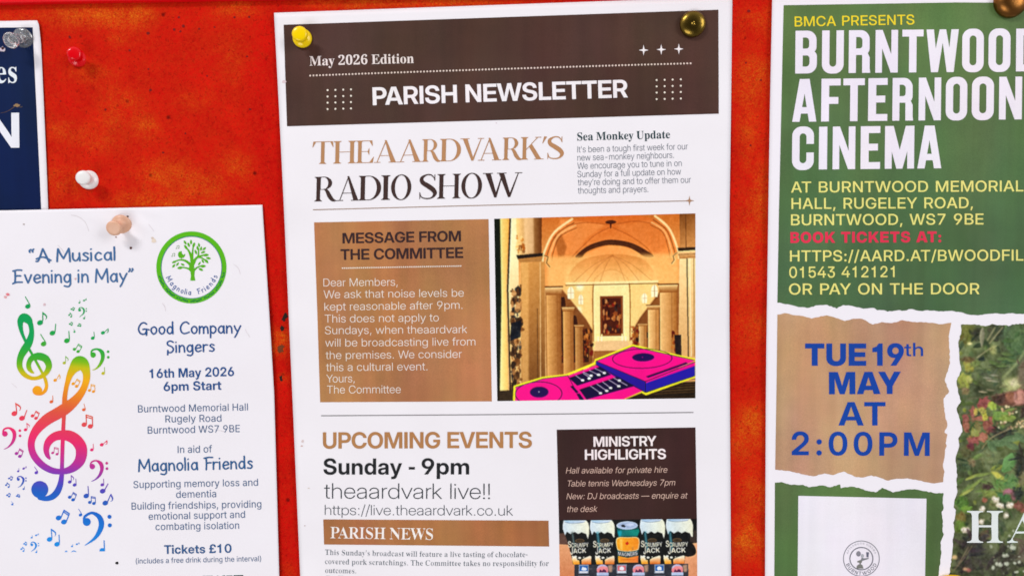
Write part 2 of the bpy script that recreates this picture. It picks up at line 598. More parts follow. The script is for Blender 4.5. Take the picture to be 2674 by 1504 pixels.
# ------------------------------------------------------------------ lettering (outlines in thousandths of an em)
GLYPHS = {
 'B': {
  "'": (136,(84,227,-14,137,132,0,-14,-137)),
  '-': (322,(488,172,0,-58,-330,0,0,58)),
  '0': (322,(322,-6,-91,0,-125,46,-67,84,1,116,69,84,127,46,185,0,129,-46,67,-84,1,-116,-65,-84,-127,-46),(322,54,49,0,65,31,33,57,1,79,-31,58,-63,30,-93,0,-65,-30,-31,-58,1,-79,33,-57,67,-31)),
  '1': (322,(400,0,0,364,-108,0,-64,-51,-138,-22,0,-54,160,0,0,-237)),
  '2': (322,(64,0,0,55,266,114,33,14,51,25,31,28,1,34,-29,25,-51,14,-73,0,-55,-16,-31,-32,0,-22,-138,0,1,39,67,59,119,33,80,0,77,0,117,-28,67,-51,0,-35,1,-25,-37,-42,-71,-39,-52,-22,-154,-68,318,0,0,-60)),
  '3': (322,(320,-6,-87,0,-123,34,-63,58,0,34,144,0,1,-20,33,-30,61,-17,79,0,59,16,33,28,1,36,-35,27,-63,14,-44,0,-100,0,0,45,176,84,-294,0,0,61,470,0,0,-59,-230,-108,0,16,89,4,121,-25,59,-48,0,-31,1,-35,-67,-54,-121,-30)),
  '4': (322,(22,78,0,58,320,228,150,0,-316,-227,446,0,0,-59),(386,0,0,227,138,0,0,-227)),
  '5': (322,(322,-5,-77,0,-117,29,-71,53,-4,35,142,0,3,-17,35,-27,59,-15,75,0,59,17,33,31,1,40,-31,31,-55,17,-36,0,-47,0,-67,-20,-12,-18,-138,0,24,213,464,0,0,-61,-332,0,-12,-86,29,15,75,14,46,0,51,0,87,-19,67,-33,39,-45,0,-26,1,-38,-67,-58,-119,-32)),
  '6': (322,(54,120,1,29,53,58,48,36,168,121,162,0,-234,-166,-28,0,11,9,33,17,53,13,38,0,73,0,107,-30,59,-53,1,-71,-67,-57,-117,-31,-157,0,-121,32,-69,56),(322,53,37,0,59,18,35,29,1,38,-33,29,-57,17,-71,0,-57,-17,-31,-29,1,-38,33,-29,59,-18)),
  '7': (322,(120,0,304,301,-354,0,0,63,506,0,0,-62,-304,-302)),
  '8': (322,(46,98,1,25,45,38,81,25,52,3,-69,5,-81,44,0,33,1,29,65,45,115,25,151,0,113,-25,65,-45,0,-29,1,-33,-81,-43,-70,-6,55,-3,79,-25,45,-39,0,-24,1,-31,-69,-47,-123,-26,-163,0,-123,26,-69,47),(322,49,39,0,57,13,33,25,1,32,-31,26,-57,14,-71,0,-57,-14,-31,-26,1,-32,33,-25,57,-13),(322,215,33,0,51,12,27,22,1,30,-25,22,-49,13,-63,0,-49,-13,-25,-22,1,-30,27,-22,51,-12)),
  '9': (322,(590,244,1,-29,-49,-58,-50,-36,-168,-121,-160,0,232,165,28,0,-7,-8,-31,-18,-51,-12,-40,0,-69,0,-105,30,-59,52,1,72,69,56,121,32,157,0,125,-32,69,-56),(322,311,-35,0,-57,-18,-31,-30,1,-37,33,-29,59,-18,75,0,57,18,35,29,1,37,-33,30,-55,18)),
  ':': (134,(136,-4,-33,0,-49,24,1,34,51,25,69,0,49,-25,1,-34,-47,-24),(136,166,-33,0,-49,25,1,34,51,24,69,0,49,-24,1,-34,-47,-25)),
  'A': (357,(4,0,256,364,194,0,254,-364,-166,0,-114,177,-21,35,-43,74,-26,47,42,0,-25,-47,-45,-74,-22,-35,-118,-177),(166,79,0,60,380,0,0,-60)),
  'B': (322,(54,0,0,364,292,0,79,0,111,-24,57,-42,0,-28,1,-21,-31,-32,-57,-22,-40,-5,45,-2,73,-22,43,-38,0,-25,1,-31,-59,-46,-113,-26,-82,0),(202,59,140,0,59,0,65,25,0,23,1,15,-27,22,-53,12,-38,0,-142,0),(202,213,132,0,35,0,49,11,25,21,0,14,1,21,-55,25,-50,0,-132,0)),
  'C': (363,(376,-6,-99,0,-155,46,-89,84,1,116,91,84,157,46,100,0,65,0,111,-19,85,-36,55,-49,8,-30,-152,0,-5,16,-27,25,-43,17,-55,9,-32,0,-61,0,-87,-30,-45,-54,1,-74,47,-55,89,-30,62,0,33,0,57,9,43,18,31,25,8,16,150,0,-7,-31,-53,-49,-83,-35,-109,-19)),
  'D': (351,(312,0,-188,0,0,63,180,0,73,0,97,28,49,53,1,76,-47,53,-93,27,-74,0,-184,0,0,64,194,0,111,0,161,-44,87,-82,1,-112,-85,-82,-161,-44),(204,364,0,-364,-150,0,0,364)),
  'E': (304,(54,0,0,364,522,0,0,-65,-372,0,0,-84,344,0,0,-63,-344,0,0,-88,372,0,0,-64)),
  'F': (291,(54,0,0,364,506,0,0,-65,-356,0,0,-89,332,0,0,-63,-332,0,0,-147)),
  'G': (368,(376,-6,-101,0,-155,47,-87,85,0,56,1,58,91,84,157,46,98,0,65,0,111,-19,85,-34,57,-46,6,-29,-152,0,-5,14,-27,22,-41,17,-53,8,-32,0,-61,0,-87,-29,-47,-55,1,-75,49,-54,91,-30,60,0,53,0,77,20,45,35,0,23,36,-2,-194,0,0,57,306,0,0,-46,1,-45,-83,-69,-143,-39)),
  'H': (359,(54,0,0,364,150,0,0,-146,310,0,0,146,150,0,0,-364,-150,0,0,153,-310,0,0,-153)),
  'I': (129,(54,0,150,0,0,364,-150,0)),
  'J': (281,(28,110,0,25,142,0,0,-25,1,-26,53,-26,87,0,53,26,0,26,0,254,150,0,0,-255,1,-55,-129,-59,-223,0,-127,59)),
  'K': (343,(162,76,0,93,27,15,51,30,51,30,24,15,180,105,180,0,-306,-177,-12,0),(54,0,0,364,150,0,0,-364),(506,0,-218,165,92,57,300,-222)),
  'L': (278,(54,0,0,364,150,0,0,-300,332,0,0,-64)),
  'M': (447,(54,0,0,364,220,0,120,-170,9,-11,21,-34,21,-36,21,-33,4,-11,-36,0,7,11,19,33,21,36,21,34,8,11,118,170,220,0,0,-364,-148,0,0,173,1,12,3,34,3,38,3,39,0,18,18,0,-9,-19,-23,-41,-23,-38,-19,-32,-6,-11,-124,-173,-122,0,-124,173,-7,11,-19,32,-23,38,-23,41,-12,19,22,0,1,-18,3,-39,3,-38,3,-34,0,-12,0,-173)),
  'N': (363,(54,0,0,364,158,0,234,-186,13,-9,33,-29,39,-33,16,-15,-18,-19,-1,16,-1,44,-1,39,0,12,0,180,150,0,0,-364,-158,0,-212,169,-11,10,-41,34,-47,43,-26,24,26,9,3,-27,5,-47,1,-36,0,-10,0,-169)),
  'O': (374,(374,-6,-97,0,-155,46,-89,84,1,116,91,84,157,46,197,0,155,-46,91,-84,1,-116,-89,-84,-153,-46),(374,60,57,0,87,29,51,54,1,77,-49,55,-85,28,-111,0,-85,-28,-49,-55,1,-77,51,-54,87,-29)),
  'P': (316,(54,0,0,364,288,0,83,0,119,-29,67,-54,1,-73,-65,-54,-119,-29,-82,0,-202,0,0,63,194,0,41,0,59,14,31,25,1,35,-29,25,-57,14,-40,0,-128,0,0,-301)),
  'R': (325,(54,0,0,364,292,0,83,0,119,-29,67,-54,1,-73,-67,-52,-123,-29,-84,0,-192,0,0,61,192,0,41,0,59,14,31,25,1,35,-29,25,-57,14,-40,0,-132,0,0,-301),(466,0,-166,164,158,0,170,-164)),
  'S': (326,(330,-6,-93,0,-131,30,-69,56,0,39,146,0,1,-20,37,-28,69,-15,46,0,43,0,63,11,37,21,0,14,1,12,-27,18,-55,13,-48,5,-76,8,-107,12,-105,50,0,39,1,33,71,50,125,28,167,0,123,-29,69,-52,2,-37,-140,0,-3,26,-71,30,-58,0,-37,0,-55,-12,-33,-20,0,-13,1,-12,27,-16,57,-12,44,-5,70,-8,59,-6,85,-18,57,-25,27,-33,0,-21,1,-35,-69,-50,-127,-28)),
  'T': (318,(22,299,0,65,592,0,0,-65,-222,0,0,-299,-150,0,0,299)),
  'U': (352,(52,127,0,237,148,0,0,-231,1,-22,39,-33,69,-19,93,0,69,19,39,33,0,22,0,231,148,0,0,-237,1,-40,-73,-59,-135,-34,-179,0,-135,34,-73,59)),
  'V': (353,(260,0,-256,364,164,0,118,-177,21,-33,47,-77,26,-46,-42,0,27,46,45,77,20,33,114,177,162,0,-250,-364)),
  'W': (498,(200,0,-196,364,160,0,86,-181,11,-22,19,-45,19,-45,8,-23,-30,0,9,23,21,45,19,45,12,22,90,181,152,0,90,-181,13,-22,21,-45,19,-45,8,-23,-30,0,9,23,19,45,19,45,10,22,86,181,160,0,-196,-364,-168,0,-102,199,-11,21,-21,53,-14,34,40,0,-13,-34,-21,-53,-12,-21,-102,-199)),
  'X': (349,(6,0,300,213,0,-55,-278,206,172,0,80,-62,17,-12,31,-24,29,-24,16,-12,-40,0,17,12,31,24,31,24,16,12,82,62,166,0,-272,-203,0,54,294,-215,-174,0,-102,77,-13,10,-25,20,-25,20,-14,10,24,0,-11,-10,-25,-20,-27,-20,-14,-10,-104,-77)),
  'Y': (345,(274,0,0,136,-270,228,172,0,124,-109,19,-15,33,-30,14,-15,-32,0,15,15,33,30,16,15,120,109,172,0,-266,-228,0,-136)),
  'a': (276,(208,-4,-49,0,-79,17,-45,34,0,26,1,22,33,29,57,17,73,10,40,1,49,3,57,4,25,9,0,8,0,1,1,10,-19,14,-37,9,-53,0,-39,-9,-21,-15,-2,-10,-136,0,5,27,57,39,103,21,70,0,53,0,85,-12,57,-23,31,-33,0,-20,0,-175,-140,0,0,36,-2,0,-13,-12,-39,-18,-57,-10),(248,46,37,0,51,12,27,22,0,14,0,26,-5,-2,-19,-3,-27,-3,-31,-2,-16,-2,-25,-1,-39,-9,-23,-13,1,-19,21,-13,37,-7)),
  'c': (278,(288,-6,-77,0,-115,34,-65,61,1,80,67,61,117,34,78,0,51,0,87,-15,65,-28,39,-37,4,-23,-140,0,-1,10,-15,16,-25,12,-35,7,-20,0,-37,0,-49,-19,-27,-35,1,-47,29,-34,53,-19,36,0,21,0,37,7,25,11,17,17,4,10,140,0,-3,-22,-35,-38,-63,-28,-87,-15)),
  'd': (299,(252,-5,-67,0,-99,33,-55,61,1,80,57,60,101,34,66,0,35,0,57,-9,47,-18,16,-14,0,142,144,0,0,-364,-142,0,0,40,-13,-15,-45,-20,-57,-10),(290,53,37,0,55,19,31,34,1,46,-29,34,-53,19,-71,0,-51,-18,-27,-34,1,-48,29,-34,53,-18)),
  'e': (281,(286,-6,-77,0,-115,35,-63,61,1,78,67,61,115,35,74,0,57,0,95,-20,67,-35,39,-49,0,-30,0,-19,-456,0,0,46,386,0,-66,-11,1,19,-27,29,-51,15,-71,0,-51,-15,-27,-29,0,-19,0,-32,1,-20,31,-29,55,-17,38,0,29,0,45,8,31,15,6,10,132,0,-9,-26,-67,-39,-103,-22)),
  'h': (293,(194,143,0,-143,-144,0,0,364,144,0,0,-173,-26,0,25,34,93,38,70,0,55,0,83,-24,45,-45,0,-33,0,-161,-144,0,0,148,1,26,-47,27,-46,0,-29,0,-45,-12,-25,-26)),
  'i': (123,(50,0,0,258,144,0,0,-258),(122,290,-35,0,-45,22,1,33,47,22,73,0,47,-22,1,-33,-45,-22)),
  'k': (275,(182,74,0,85,14,0,182,99,168,0,-234,-130,-34,0),(50,0,0,364,144,0,0,-364),(388,0,-162,112,94,50,236,-162)),
  'm': (442,(50,0,0,258,140,0,0,-58,-10,0,15,21,51,28,67,14,36,0,59,0,89,-34,10,-29,-16,0,11,19,51,29,73,15,42,0,51,0,79,-21,45,-42,0,-29,0,-171,-142,0,0,158,1,23,-51,23,-36,0,-27,0,-39,-12,-21,-22,0,-15,0,-155,-140,0,0,160,1,20,-47,24,-38,0,-23,0,-41,-12,-25,-23,0,-17,0,-152)),
  'n': (293,(194,143,0,-143,-144,0,0,258,142,0,0,-67,-24,0,25,34,93,38,70,0,55,0,83,-24,45,-45,0,-33,0,-161,-144,0,0,148,1,26,-47,27,-46,0,-29,0,-45,-12,-25,-26)),
  'p': (299,(50,-102,0,360,142,0,0,-35,2,0,17,13,47,18,59,9,34,0,67,0,101,-34,57,-60,1,-80,-55,-61,-99,-33,-68,0,-33,0,-55,10,-45,19,-14,15,-2,0,0,-141),(308,53,37,0,53,18,29,34,1,48,-27,34,-51,18,-71,0,-53,-19,-29,-34,1,-46,31,-34,55,-19)),
  'r': (186,(50,0,0,258,140,0,0,-44,17,23,61,23,50,0,15,0,21,-1,10,0,0,-61,-7,0,-35,1,-18,0,-29,0,-45,-13,-27,-27,0,-19,0,-140)),
  's': (260,(26,81,142,0,5,-17,49,-19,83,0,47,15,0,12,1,11,-33,12,-32,3,-90,9,-75,7,-77,38,0,30,1,24,55,37,99,20,135,0,101,-21,57,-39,2,-27,-134,0,1,16,-47,20,-75,0,-41,-16,1,-21,33,-13,30,-3,98,-10,79,-7,75,-35,0,-28,1,-26,-57,-38,-103,-21,-133,0,-103,20,-61,39)),
  't': (184,(348,258,0,-57,-340,0,0,57),(98,328,144,0,0,-248,1,-13,21,-11,30,0,13,0,35,0,10,0,0,-56,-13,0,-45,0,-24,0,-85,0,-79,33,0,35)),
  'u': (293,(232,-5,-53,0,-81,23,-45,46,0,32,0,162,144,0,0,-148,1,-26,51,-27,46,0,31,0,45,12,27,26,0,20,0,143,144,0,0,-258,-142,0,0,67,26,0,-25,-34,-89,-38)),
  'y': (277,(64,-102,0,57,66,0,17,0,23,5,17,12,6,10,14,19,-198,257,150,0,86,-128,17,-22,29,-46,12,-23,-40,0,13,23,29,46,14,22,86,128,150,0,-226,-298,-17,-21,-43,-28,-61,-13,-40,0,-21,0,-49,0)),
  '£': (305,(32,48,0,13,39,0,43,19,-4,20,-16,145,-3,39,65,56,117,29,143,0,109,-30,61,-55,0,-37,-138,0,1,31,-51,30,-46,0,-33,0,-45,-13,-25,-26,2,-20,10,-139,3,-17,-23,-23,-41,-13,-55,-7,-63,-2),(32,0,0,61,386,0,15,0,15,7,0,7,0,14,134,0,0,-14,1,-37,-77,-38,-78,0),(32,150,0,57,376,0,0,-57)),
 },
 'H': {
  '1': (322,(400,0,0,364,-136,0,-74,-51,-140,-22,0,-68,160,0,0,-223)),
  '9': (322,(316,369,87,0,131,-32,75,-57,0,-37,1,-31,-45,-56,-42,-30,-172,-126,-200,0,218,160,46,0,-9,-7,-31,-16,-49,-11,-40,0,-71,0,-107,29,-59,52,1,73,73,57,127,32),(322,298,-29,0,-49,-14,-27,-25,1,-32,29,-25,51,-14,63,0,49,14,29,25,1,32,-27,25,-47,14)),
  ':': (134,(134,-5,-39,0,-55,29,1,40,57,28,81,0,59,-28,1,-40,-57,-29),(134,153,-39,0,-55,28,1,40,57,29,81,0,59,-29,1,-40,-57,-28)),
  'A': (375,(2,0,246,364,252,0,250,-364,-212,0,-90,150,-25,43,-47,86,-24,48,50,0,-23,-48,-49,-86,-26,-43,-92,-150),(178,65,0,73,396,0,0,-73)),
  'B': (324,(44,0,0,364,308,0,83,0,113,-24,59,-41,0,-27,1,-21,-33,-33,-61,-22,-42,-5,47,-1,75,-23,43,-38,0,-26,1,-30,-57,-47,-113,-26,-80,0),(228,72,116,0,43,0,49,21,0,18,1,12,-21,17,-39,10,-28,0,-116,0),(228,218,104,0,27,0,37,9,21,17,0,11,1,17,-43,20,-38,0,-104,0)),
  'C': (364,(374,-6,-99,0,-157,44,-93,84,1,120,95,84,159,44,100,0,69,0,117,-20,87,-37,57,-52,8,-32,-192,0,-3,14,-23,21,-35,15,-45,8,-28,0,-53,0,-71,-25,-37,-47,1,-66,39,-47,73,-26,54,0,29,0,47,8,37,15,25,22,4,13,192,0,-7,-31,-55,-52,-87,-37,-113,-20)),
  'E': (313,(44,0,0,364,552,0,0,-81,-364,0,0,-62,336,0,0,-78,-336,0,0,-63,364,0,0,-80)),
  'I': (138,(44,0,188,0,0,364,-188,0)),
  'K': (359,(182,58,0,116,25,15,51,32,51,31,24,15,154,97,220,0,-304,-185,-18,0),(44,0,0,364,188,0,0,-364),(500,0,-188,151,114,71,290,-222)),
  'M': (458,(44,0,0,364,280,0,80,-129,9,-13,23,-40,25,-44,21,-40,6,-14,-48,0,7,14,19,40,25,44,23,40,8,13,78,129,282,0,0,-364,-186,0,0,149,1,12,3,38,3,45,5,46,0,20,20,0,-9,-21,-23,-45,-23,-45,-19,-37,-8,-13,-94,-149,-154,0,-96,149,-7,13,-21,37,-23,45,-23,45,-12,21,26,0,1,-20,3,-46,3,-45,3,-38,0,-12,0,-149)),
  'O': (373,(374,-6,-99,0,-157,44,-93,84,1,120,95,84,159,44,199,0,159,-44,95,-84,1,-120,-93,-84,-157,-44),(374,76,51,0,71,25,39,47,1,67,-37,47,-69,25,-99,0,-71,-25,-37,-47,1,-67,39,-47,73,-25)),
  'S': (338,(32,121,180,0,3,-16,33,-23,57,-13,40,0,35,0,53,9,31,17,1,20,-25,14,-53,11,-42,4,-74,7,-105,11,-109,53,0,40,1,34,75,52,131,29,177,0,131,-29,71,-54,2,-38,-174,0,-3,21,-59,24,-50,0,-29,0,-47,-9,-25,-15,1,-20,25,-13,51,-10,38,-4,62,-6,63,-6,89,-18,59,-26,27,-33,0,-22,1,-37,-71,-53,-135,-28,-193,0,-137,30,-71,56)),
  'T': (325,(20,283,0,81,610,0,0,-81,-210,0,0,-283,-190,0,0,283)),
  'U': (352,(42,129,0,235,184,0,0,-228,1,-18,33,-28,59,-16,75,0,57,16,33,28,0,18,0,228,184,0,0,-235,1,-41,-75,-60,-139,-34,-187,0,-137,34,-77,60)),
  'Y': (360,(272,0,0,127,-270,237,216,0,110,-104,15,-13,27,-27,12,-13,-30,0,13,13,25,27,14,13,104,104,214,0,-262,-237,0,-127)),
 },
 'L': {
  "'": (123,(98,241,-8,123,66,0,-8,-123)),
  ',': (134,(74,-75,44,122,70,0,-66,-122)),
  '-': (323,(474,167,0,-31,-304,0,0,31)),
  '.': (134,(136,-3,-21,0,-29,15,1,21,31,15,45,0,29,-15,1,-21,-27,-15)),
  '7': (323,(148,0,334,333,-388,0,0,31,458,0,0,-32,-332,-332)),
  '9': (323,(554,249,1,-26,-47,-54,-50,-36,-186,-133,-74,0,248,176,6,0,-9,-10,-35,-18,-53,-12,-36,0,-63,0,-99,30,-57,52,1,67,61,53,105,31,135,0,105,-31,61,-54),(324,339,-47,0,-75,-23,-43,-40,1,-49,45,-40,77,-23,95,0,75,23,45,39,1,50,-41,40,-75,23)),
  ':': (134,(136,-3,-21,0,-29,15,1,21,31,15,45,0,29,-15,1,-21,-27,-15),(136,202,-21,0,-29,15,1,21,31,15,45,0,29,-15,1,-21,-27,-15)),
  'C': (357,(374,-5,-95,0,-143,47,-81,84,1,112,83,84,145,47,96,0,59,0,99,-19,77,-33,49,-43,10,-26,-68,0,-7,19,-37,33,-57,24,-73,13,-44,0,-73,0,-113,-37,-65,-70,1,-97,67,-70,115,-36,74,0,45,0,75,13,57,24,41,32,8,19,68,0,-7,-25,-49,-43,-75,-34,-97,-18)),
  'D': (348,(298,0,-176,0,0,30,172,0,95,0,127,37,63,68,1,95,-59,67,-119,36,-88,0,-188,0,0,31,192,0,105,0,149,-44,81,-81,1,-113,-81,-82,-153,-44),(152,364,0,-364,-68,0,0,364)),
  'H': (358,(84,0,0,364,68,0,0,-163,412,0,0,163,66,0,0,-364,-66,0,0,171,-412,0,0,-171)),
  'I': (118,(84,0,68,0,0,364,-68,0)),
  'J': (272,(50,101,0,19,68,0,0,-19,1,-36,77,-40,129,0,77,40,0,36,0,263,66,0,0,-263,1,-50,-113,-56,-185,0,-113,56)),
  'M': (436,(84,0,0,364,94,0,206,-252,7,-8,17,-21,19,-23,17,-22,6,-9,-18,0,7,8,17,22,17,24,19,21,6,8,202,252,96,0,0,-364,-68,0,0,232,1,11,1,25,3,27,1,27,2,12,8,0,-9,-14,-19,-29,-19,-27,-17,-23,-8,-9,-192,-232,-58,0,-192,232,-5,9,-17,23,-19,27,-21,29,-12,14,12,0,1,-12,3,-27,1,-26,1,-26,0,-11,0,-232)),
  'N': (366,(84,0,0,364,78,0,332,-249,15,-10,33,-26,37,-29,18,-16,-10,-3,-1,15,-1,33,1,29,0,11,0,245,66,0,0,-364,-76,0,-312,231,-13,12,-37,28,-43,36,-26,23,12,4,1,-23,5,-39,1,-30,0,-11,0,-231)),
  'S': (305,(50,100,70,0,3,-23,49,-34,83,-18,111,0,85,18,47,32,0,22,1,17,-33,25,-65,18,-50,7,-84,11,-95,14,-93,45,0,35,1,30,63,45,109,25,139,0,107,-26,63,-46,2,-30,-68,0,-3,32,-93,39,-76,0,-47,0,-77,-17,-43,-31,0,-19,1,-17,37,-25,67,-17,44,-6,80,-11,45,-6,75,-17,53,-24,31,-31,0,-20,1,-30,-61,-46,-113,-27,-153,0,-113,26,-61,48)),
  'T': (309,(38,333,0,31,542,0,0,-31,-238,0,0,-333,-66,0,0,333)),
  'W': (472,(218,0,-200,364,68,0,130,-243,11,-16,17,-33,15,-34,8,-17,-10,0,9,17,17,34,17,33,8,16,130,243,80,0,130,-243,9,-16,17,-33,17,-34,8,-17,-10,0,9,17,15,34,19,33,8,16,130,243,70,0,-202,-364,-82,0,-134,245,-11,23,-21,49,-12,27,16,0,-11,-27,-21,-48,-12,-24,-134,-245)),
  'Y': (322,(288,0,0,157,-270,207,78,0,156,-119,23,-18,43,-34,20,-20,-28,0,23,20,43,35,22,17,154,119,78,0,-270,-207,0,-157)),
  'a': (263,(220,-5,-47,0,-81,18,-47,35,0,26,1,20,31,27,57,17,79,10,93,6,63,4,31,10,0,10,0,5,1,17,-29,26,-57,14,-79,0,-59,-13,-37,-22,-6,-14,-62,5,9,23,59,32,89,18,50,0,39,0,71,-11,57,-21,31,-33,0,-22,0,-182,-62,0,0,43,-4,0,-11,-13,-43,-21,-65,-14),(230,24,51,0,73,21,39,35,0,22,0,38,-5,-3,-29,-5,-39,-4,-43,-4,-20,-1,-43,-3,-63,-12,-35,-20,1,-31,33,-22,57,-11)),
  'b': (289,(310,-5,-41,0,-67,15,-47,25,-14,15,-4,0,0,-50,-62,0,0,364,64,0,0,-150,4,0,13,15,47,25,69,15,44,0,67,0,103,-35,57,-61,1,-82,-55,-62,-99,-34),(302,24,51,0,77,27,43,49,1,65,-41,48,-75,27,-101,0,-75,-27,-39,-49,1,-64,41,-49,77,-27)),
  'c': (267,(282,-5,-71,0,-105,35,-59,62,1,80,61,62,107,35,72,0,43,0,71,-13,57,-22,37,-29,6,-16,-62,-5,-5,11,-23,20,-37,16,-49,9,-30,0,-53,0,-77,-28,-41,-49,1,-62,43,-49,79,-28,54,0,31,0,51,9,39,16,25,20,6,11,64,-4,-7,-17,-35,-29,-55,-22,-69,-13)),
  'd': (289,(268,-5,-65,0,-101,34,-55,62,1,82,57,61,103,35,66,0,45,0,69,-15,47,-25,12,-15,4,0,0,150,64,0,0,-364,-62,0,0,50,-4,0,-13,-15,-47,-25,-65,-15),(278,24,51,0,77,27,41,49,1,64,-39,49,-75,27,-101,0,-75,-27,-41,-48,1,-65,43,-49,77,-27)),
  'e': (275,(284,-5,-73,0,-107,35,-57,61,1,80,59,63,109,35,68,0,51,0,85,-18,63,-35,37,-49,0,-32,0,-12,-428,0,0,28,392,0,-28,-9,1,28,-41,45,-73,25,-101,0,-77,-26,-41,-44,0,-29,0,-14,1,-30,43,-47,81,-26,56,0,39,0,61,13,43,22,10,14,62,-4,-9,-21,-59,-34,-87,-19)),
  'f': (155,(286,265,0,-29,-280,0,0,29),(104,0,0,309,1,20,37,28,59,14,38,0,21,0,33,-2,6,-1,-8,-28,-5,1,-23,1,-14,0,-35,0,-35,-19,0,-19,0,-304)),
  'g': (289,(282,-106,-57,0,-87,16,-55,31,-12,20,60,8,11,-14,41,-21,61,-12,44,0,75,0,87,39,0,37,0,54,-2,0,-13,-15,-47,-24,-65,-14,-44,0,-65,0,-101,33,-55,60,1,81,57,61,103,35,66,0,45,0,69,-15,49,-25,12,-16,4,0,0,52,62,0,0,-268,1,-35,-57,-46,-101,-22),(278,28,51,0,77,26,41,47,1,64,-39,48,-73,27,-103,0,-75,-27,-41,-48,1,-65,43,-47,77,-25)),
  'h': (280,(136,163,0,-163,-64,0,0,364,64,0,0,-162,-16,0,25,35,95,32,62,0,55,0,87,-23,49,-45,0,-32,0,-169,-64,0,0,167,1,34,-73,38,-64,0,-41,0,-67,-18,-39,-34)),
  'i': (104,(72,0,0,265,64,0,0,-265),(104,318,-17,0,-27,14,1,19,29,13,39,0,29,-13,1,-19,-27,-14)),
  'k': (250,(130,100,0,41,10,0,250,124,82,0,-244,-122,-6,-1),(72,0,0,364,64,0,0,-364),(408,0,-220,137,46,22,256,-159)),
  'l': (103,(72,0,62,0,0,364,-62,0)),
  'm': (424,(72,0,0,265,62,0,2,-58,-10,0,15,21,51,27,67,14,34,0,63,0,81,-36,12,-28,-14,0,11,19,51,29,73,16,44,0,49,0,77,-21,47,-42,0,-31,0,-175,-64,0,0,175,1,33,-71,31,-50,0,-39,0,-59,-16,-33,-31,0,-20,0,-172,-64,0,0,178,1,28,-65,33,-54,0,-35,0,-61,-17,-37,-32,0,-23,0,-167)),
  'n': (280,(136,163,0,-163,-64,0,0,265,62,0,0,-63,-14,0,25,35,95,32,62,0,55,0,87,-23,49,-45,0,-32,0,-169,-64,0,0,167,1,34,-73,38,-64,0,-41,0,-67,-18,-39,-34)),
  'o': (281,(282,-5,-71,0,-105,35,-59,61,1,81,61,62,107,35,143,0,107,-35,61,-62,1,-81,-59,-61,-105,-35),(282,24,55,0,77,28,43,49,1,62,-41,48,-75,29,-107,0,-77,-29,-41,-48,1,-62,43,-49,79,-28)),
  'p': (289,(72,-102,0,367,62,0,0,-51,4,0,15,15,47,25,69,15,44,0,67,0,103,-35,57,-61,1,-82,-55,-62,-99,-34,-68,0,-41,0,-67,15,-45,25,-14,15,-4,0,0,-152),(302,24,51,0,77,27,43,49,1,65,-41,48,-75,27,-101,0,-75,-27,-39,-49,1,-64,41,-49,77,-27)),
  'q': (289,(506,-102,-64,0,0,152,-4,0,-11,-15,-47,-25,-65,-15,-44,0,-65,0,-101,34,-55,62,1,82,57,61,103,35,66,0,45,0,69,-15,47,-25,14,-15,4,0,0,51,62,0),(278,24,51,0,77,27,41,49,1,64,-39,49,-75,27,-101,0,-75,-27,-41,-48,1,-65,43,-49,77,-27)),
  'r': (164,(72,0,0,265,62,0,0,-43,4,0,17,21,75,25,52,0,9,0,17,-1,6,0,0,-32,-3,0,-21,2,-12,0,-37,0,-61,-17,-35,-31,0,-22,0,-167)),
  's': (244,(246,-5,-55,0,-83,17,-53,35,-6,25,64,3,7,-25,71,-27,121,0,73,27,0,21,1,17,-45,20,-44,5,-86,10,-69,8,-71,35,0,28,1,22,49,34,85,19,109,0,79,-18,49,-33,8,-23,-62,-4,-5,22,-63,28,-109,0,-65,-26,0,-21,1,-17,49,-20,46,-6,84,-10,71,-8,69,-34,0,-27,1,-23,-49,-35,-87,-19)),
  't': (145,(266,265,0,-29,-260,0,0,29),(92,332,64,0,0,-271,1,-18,33,-17,36,1,9,0,23,1,10,0,6,-27,-11,-1,-25,-1,-12,0,-61,-1,-65,31,0,29)),
  'u': (280,(260,-4,-53,0,-83,23,-49,44,0,33,0,169,64,0,0,-167,1,-34,77,-39,62,0,43,0,69,18,41,35,0,24,0,163,64,0,0,-265,-62,0,0,62,14,0,-21,-34,-95,-32)),
  'v': (263,(230,0,-206,265,70,0,124,-164,17,-21,27,-41,14,-20,-20,0,15,20,29,41,14,21,124,164,70,0,-206,-265)),
  'w': (387,(184,0,-158,265,66,0,82,-142,15,-23,25,-49,14,-27,-12,0,15,26,27,50,14,23,86,142,68,0,84,-142,15,-23,27,-49,14,-27,-12,0,13,26,27,50,14,23,82,142,66,0,-158,-265,-70,0,-92,150,-7,15,-15,31,-15,31,-10,15,18,0,-7,-15,-17,-31,-15,-31,-8,-15,-94,-150)),
  'y': (263,(64,-100,8,28,30,-1,25,-2,37,6,31,17,12,16,26,36,-206,265,70,0,124,-164,17,-21,27,-41,14,-20,-20,0,15,20,29,41,14,21,124,164,70,0,-244,-312,-13,-19,-39,-25,-53,-12,-32,0,-15,0,-27,2)),
  '—': (500,(1000,167,0,-31,-1000,0,0,31)),
 },
 'T': {
  '!': (103,(80,91,-4,273,52,0,-2,-273),(104,-3,-17,0,-23,12,1,17,25,12,35,0,25,-12,1,-17,-23,-12)),
  '.': (134,(136,-3,-17,0,-23,12,1,17,25,12,35,0,25,-12,1,-17,-23,-12)),
  '/': (144,(286,381,-236,-436,-46,0,234,436)),
  ':': (134,(136,-3,-17,0,-23,12,1,17,25,12,35,0,25,-12,1,-17,-23,-12),(136,206,-17,0,-23,12,1,17,25,12,35,0,25,-12,1,-17,-23,-12)),
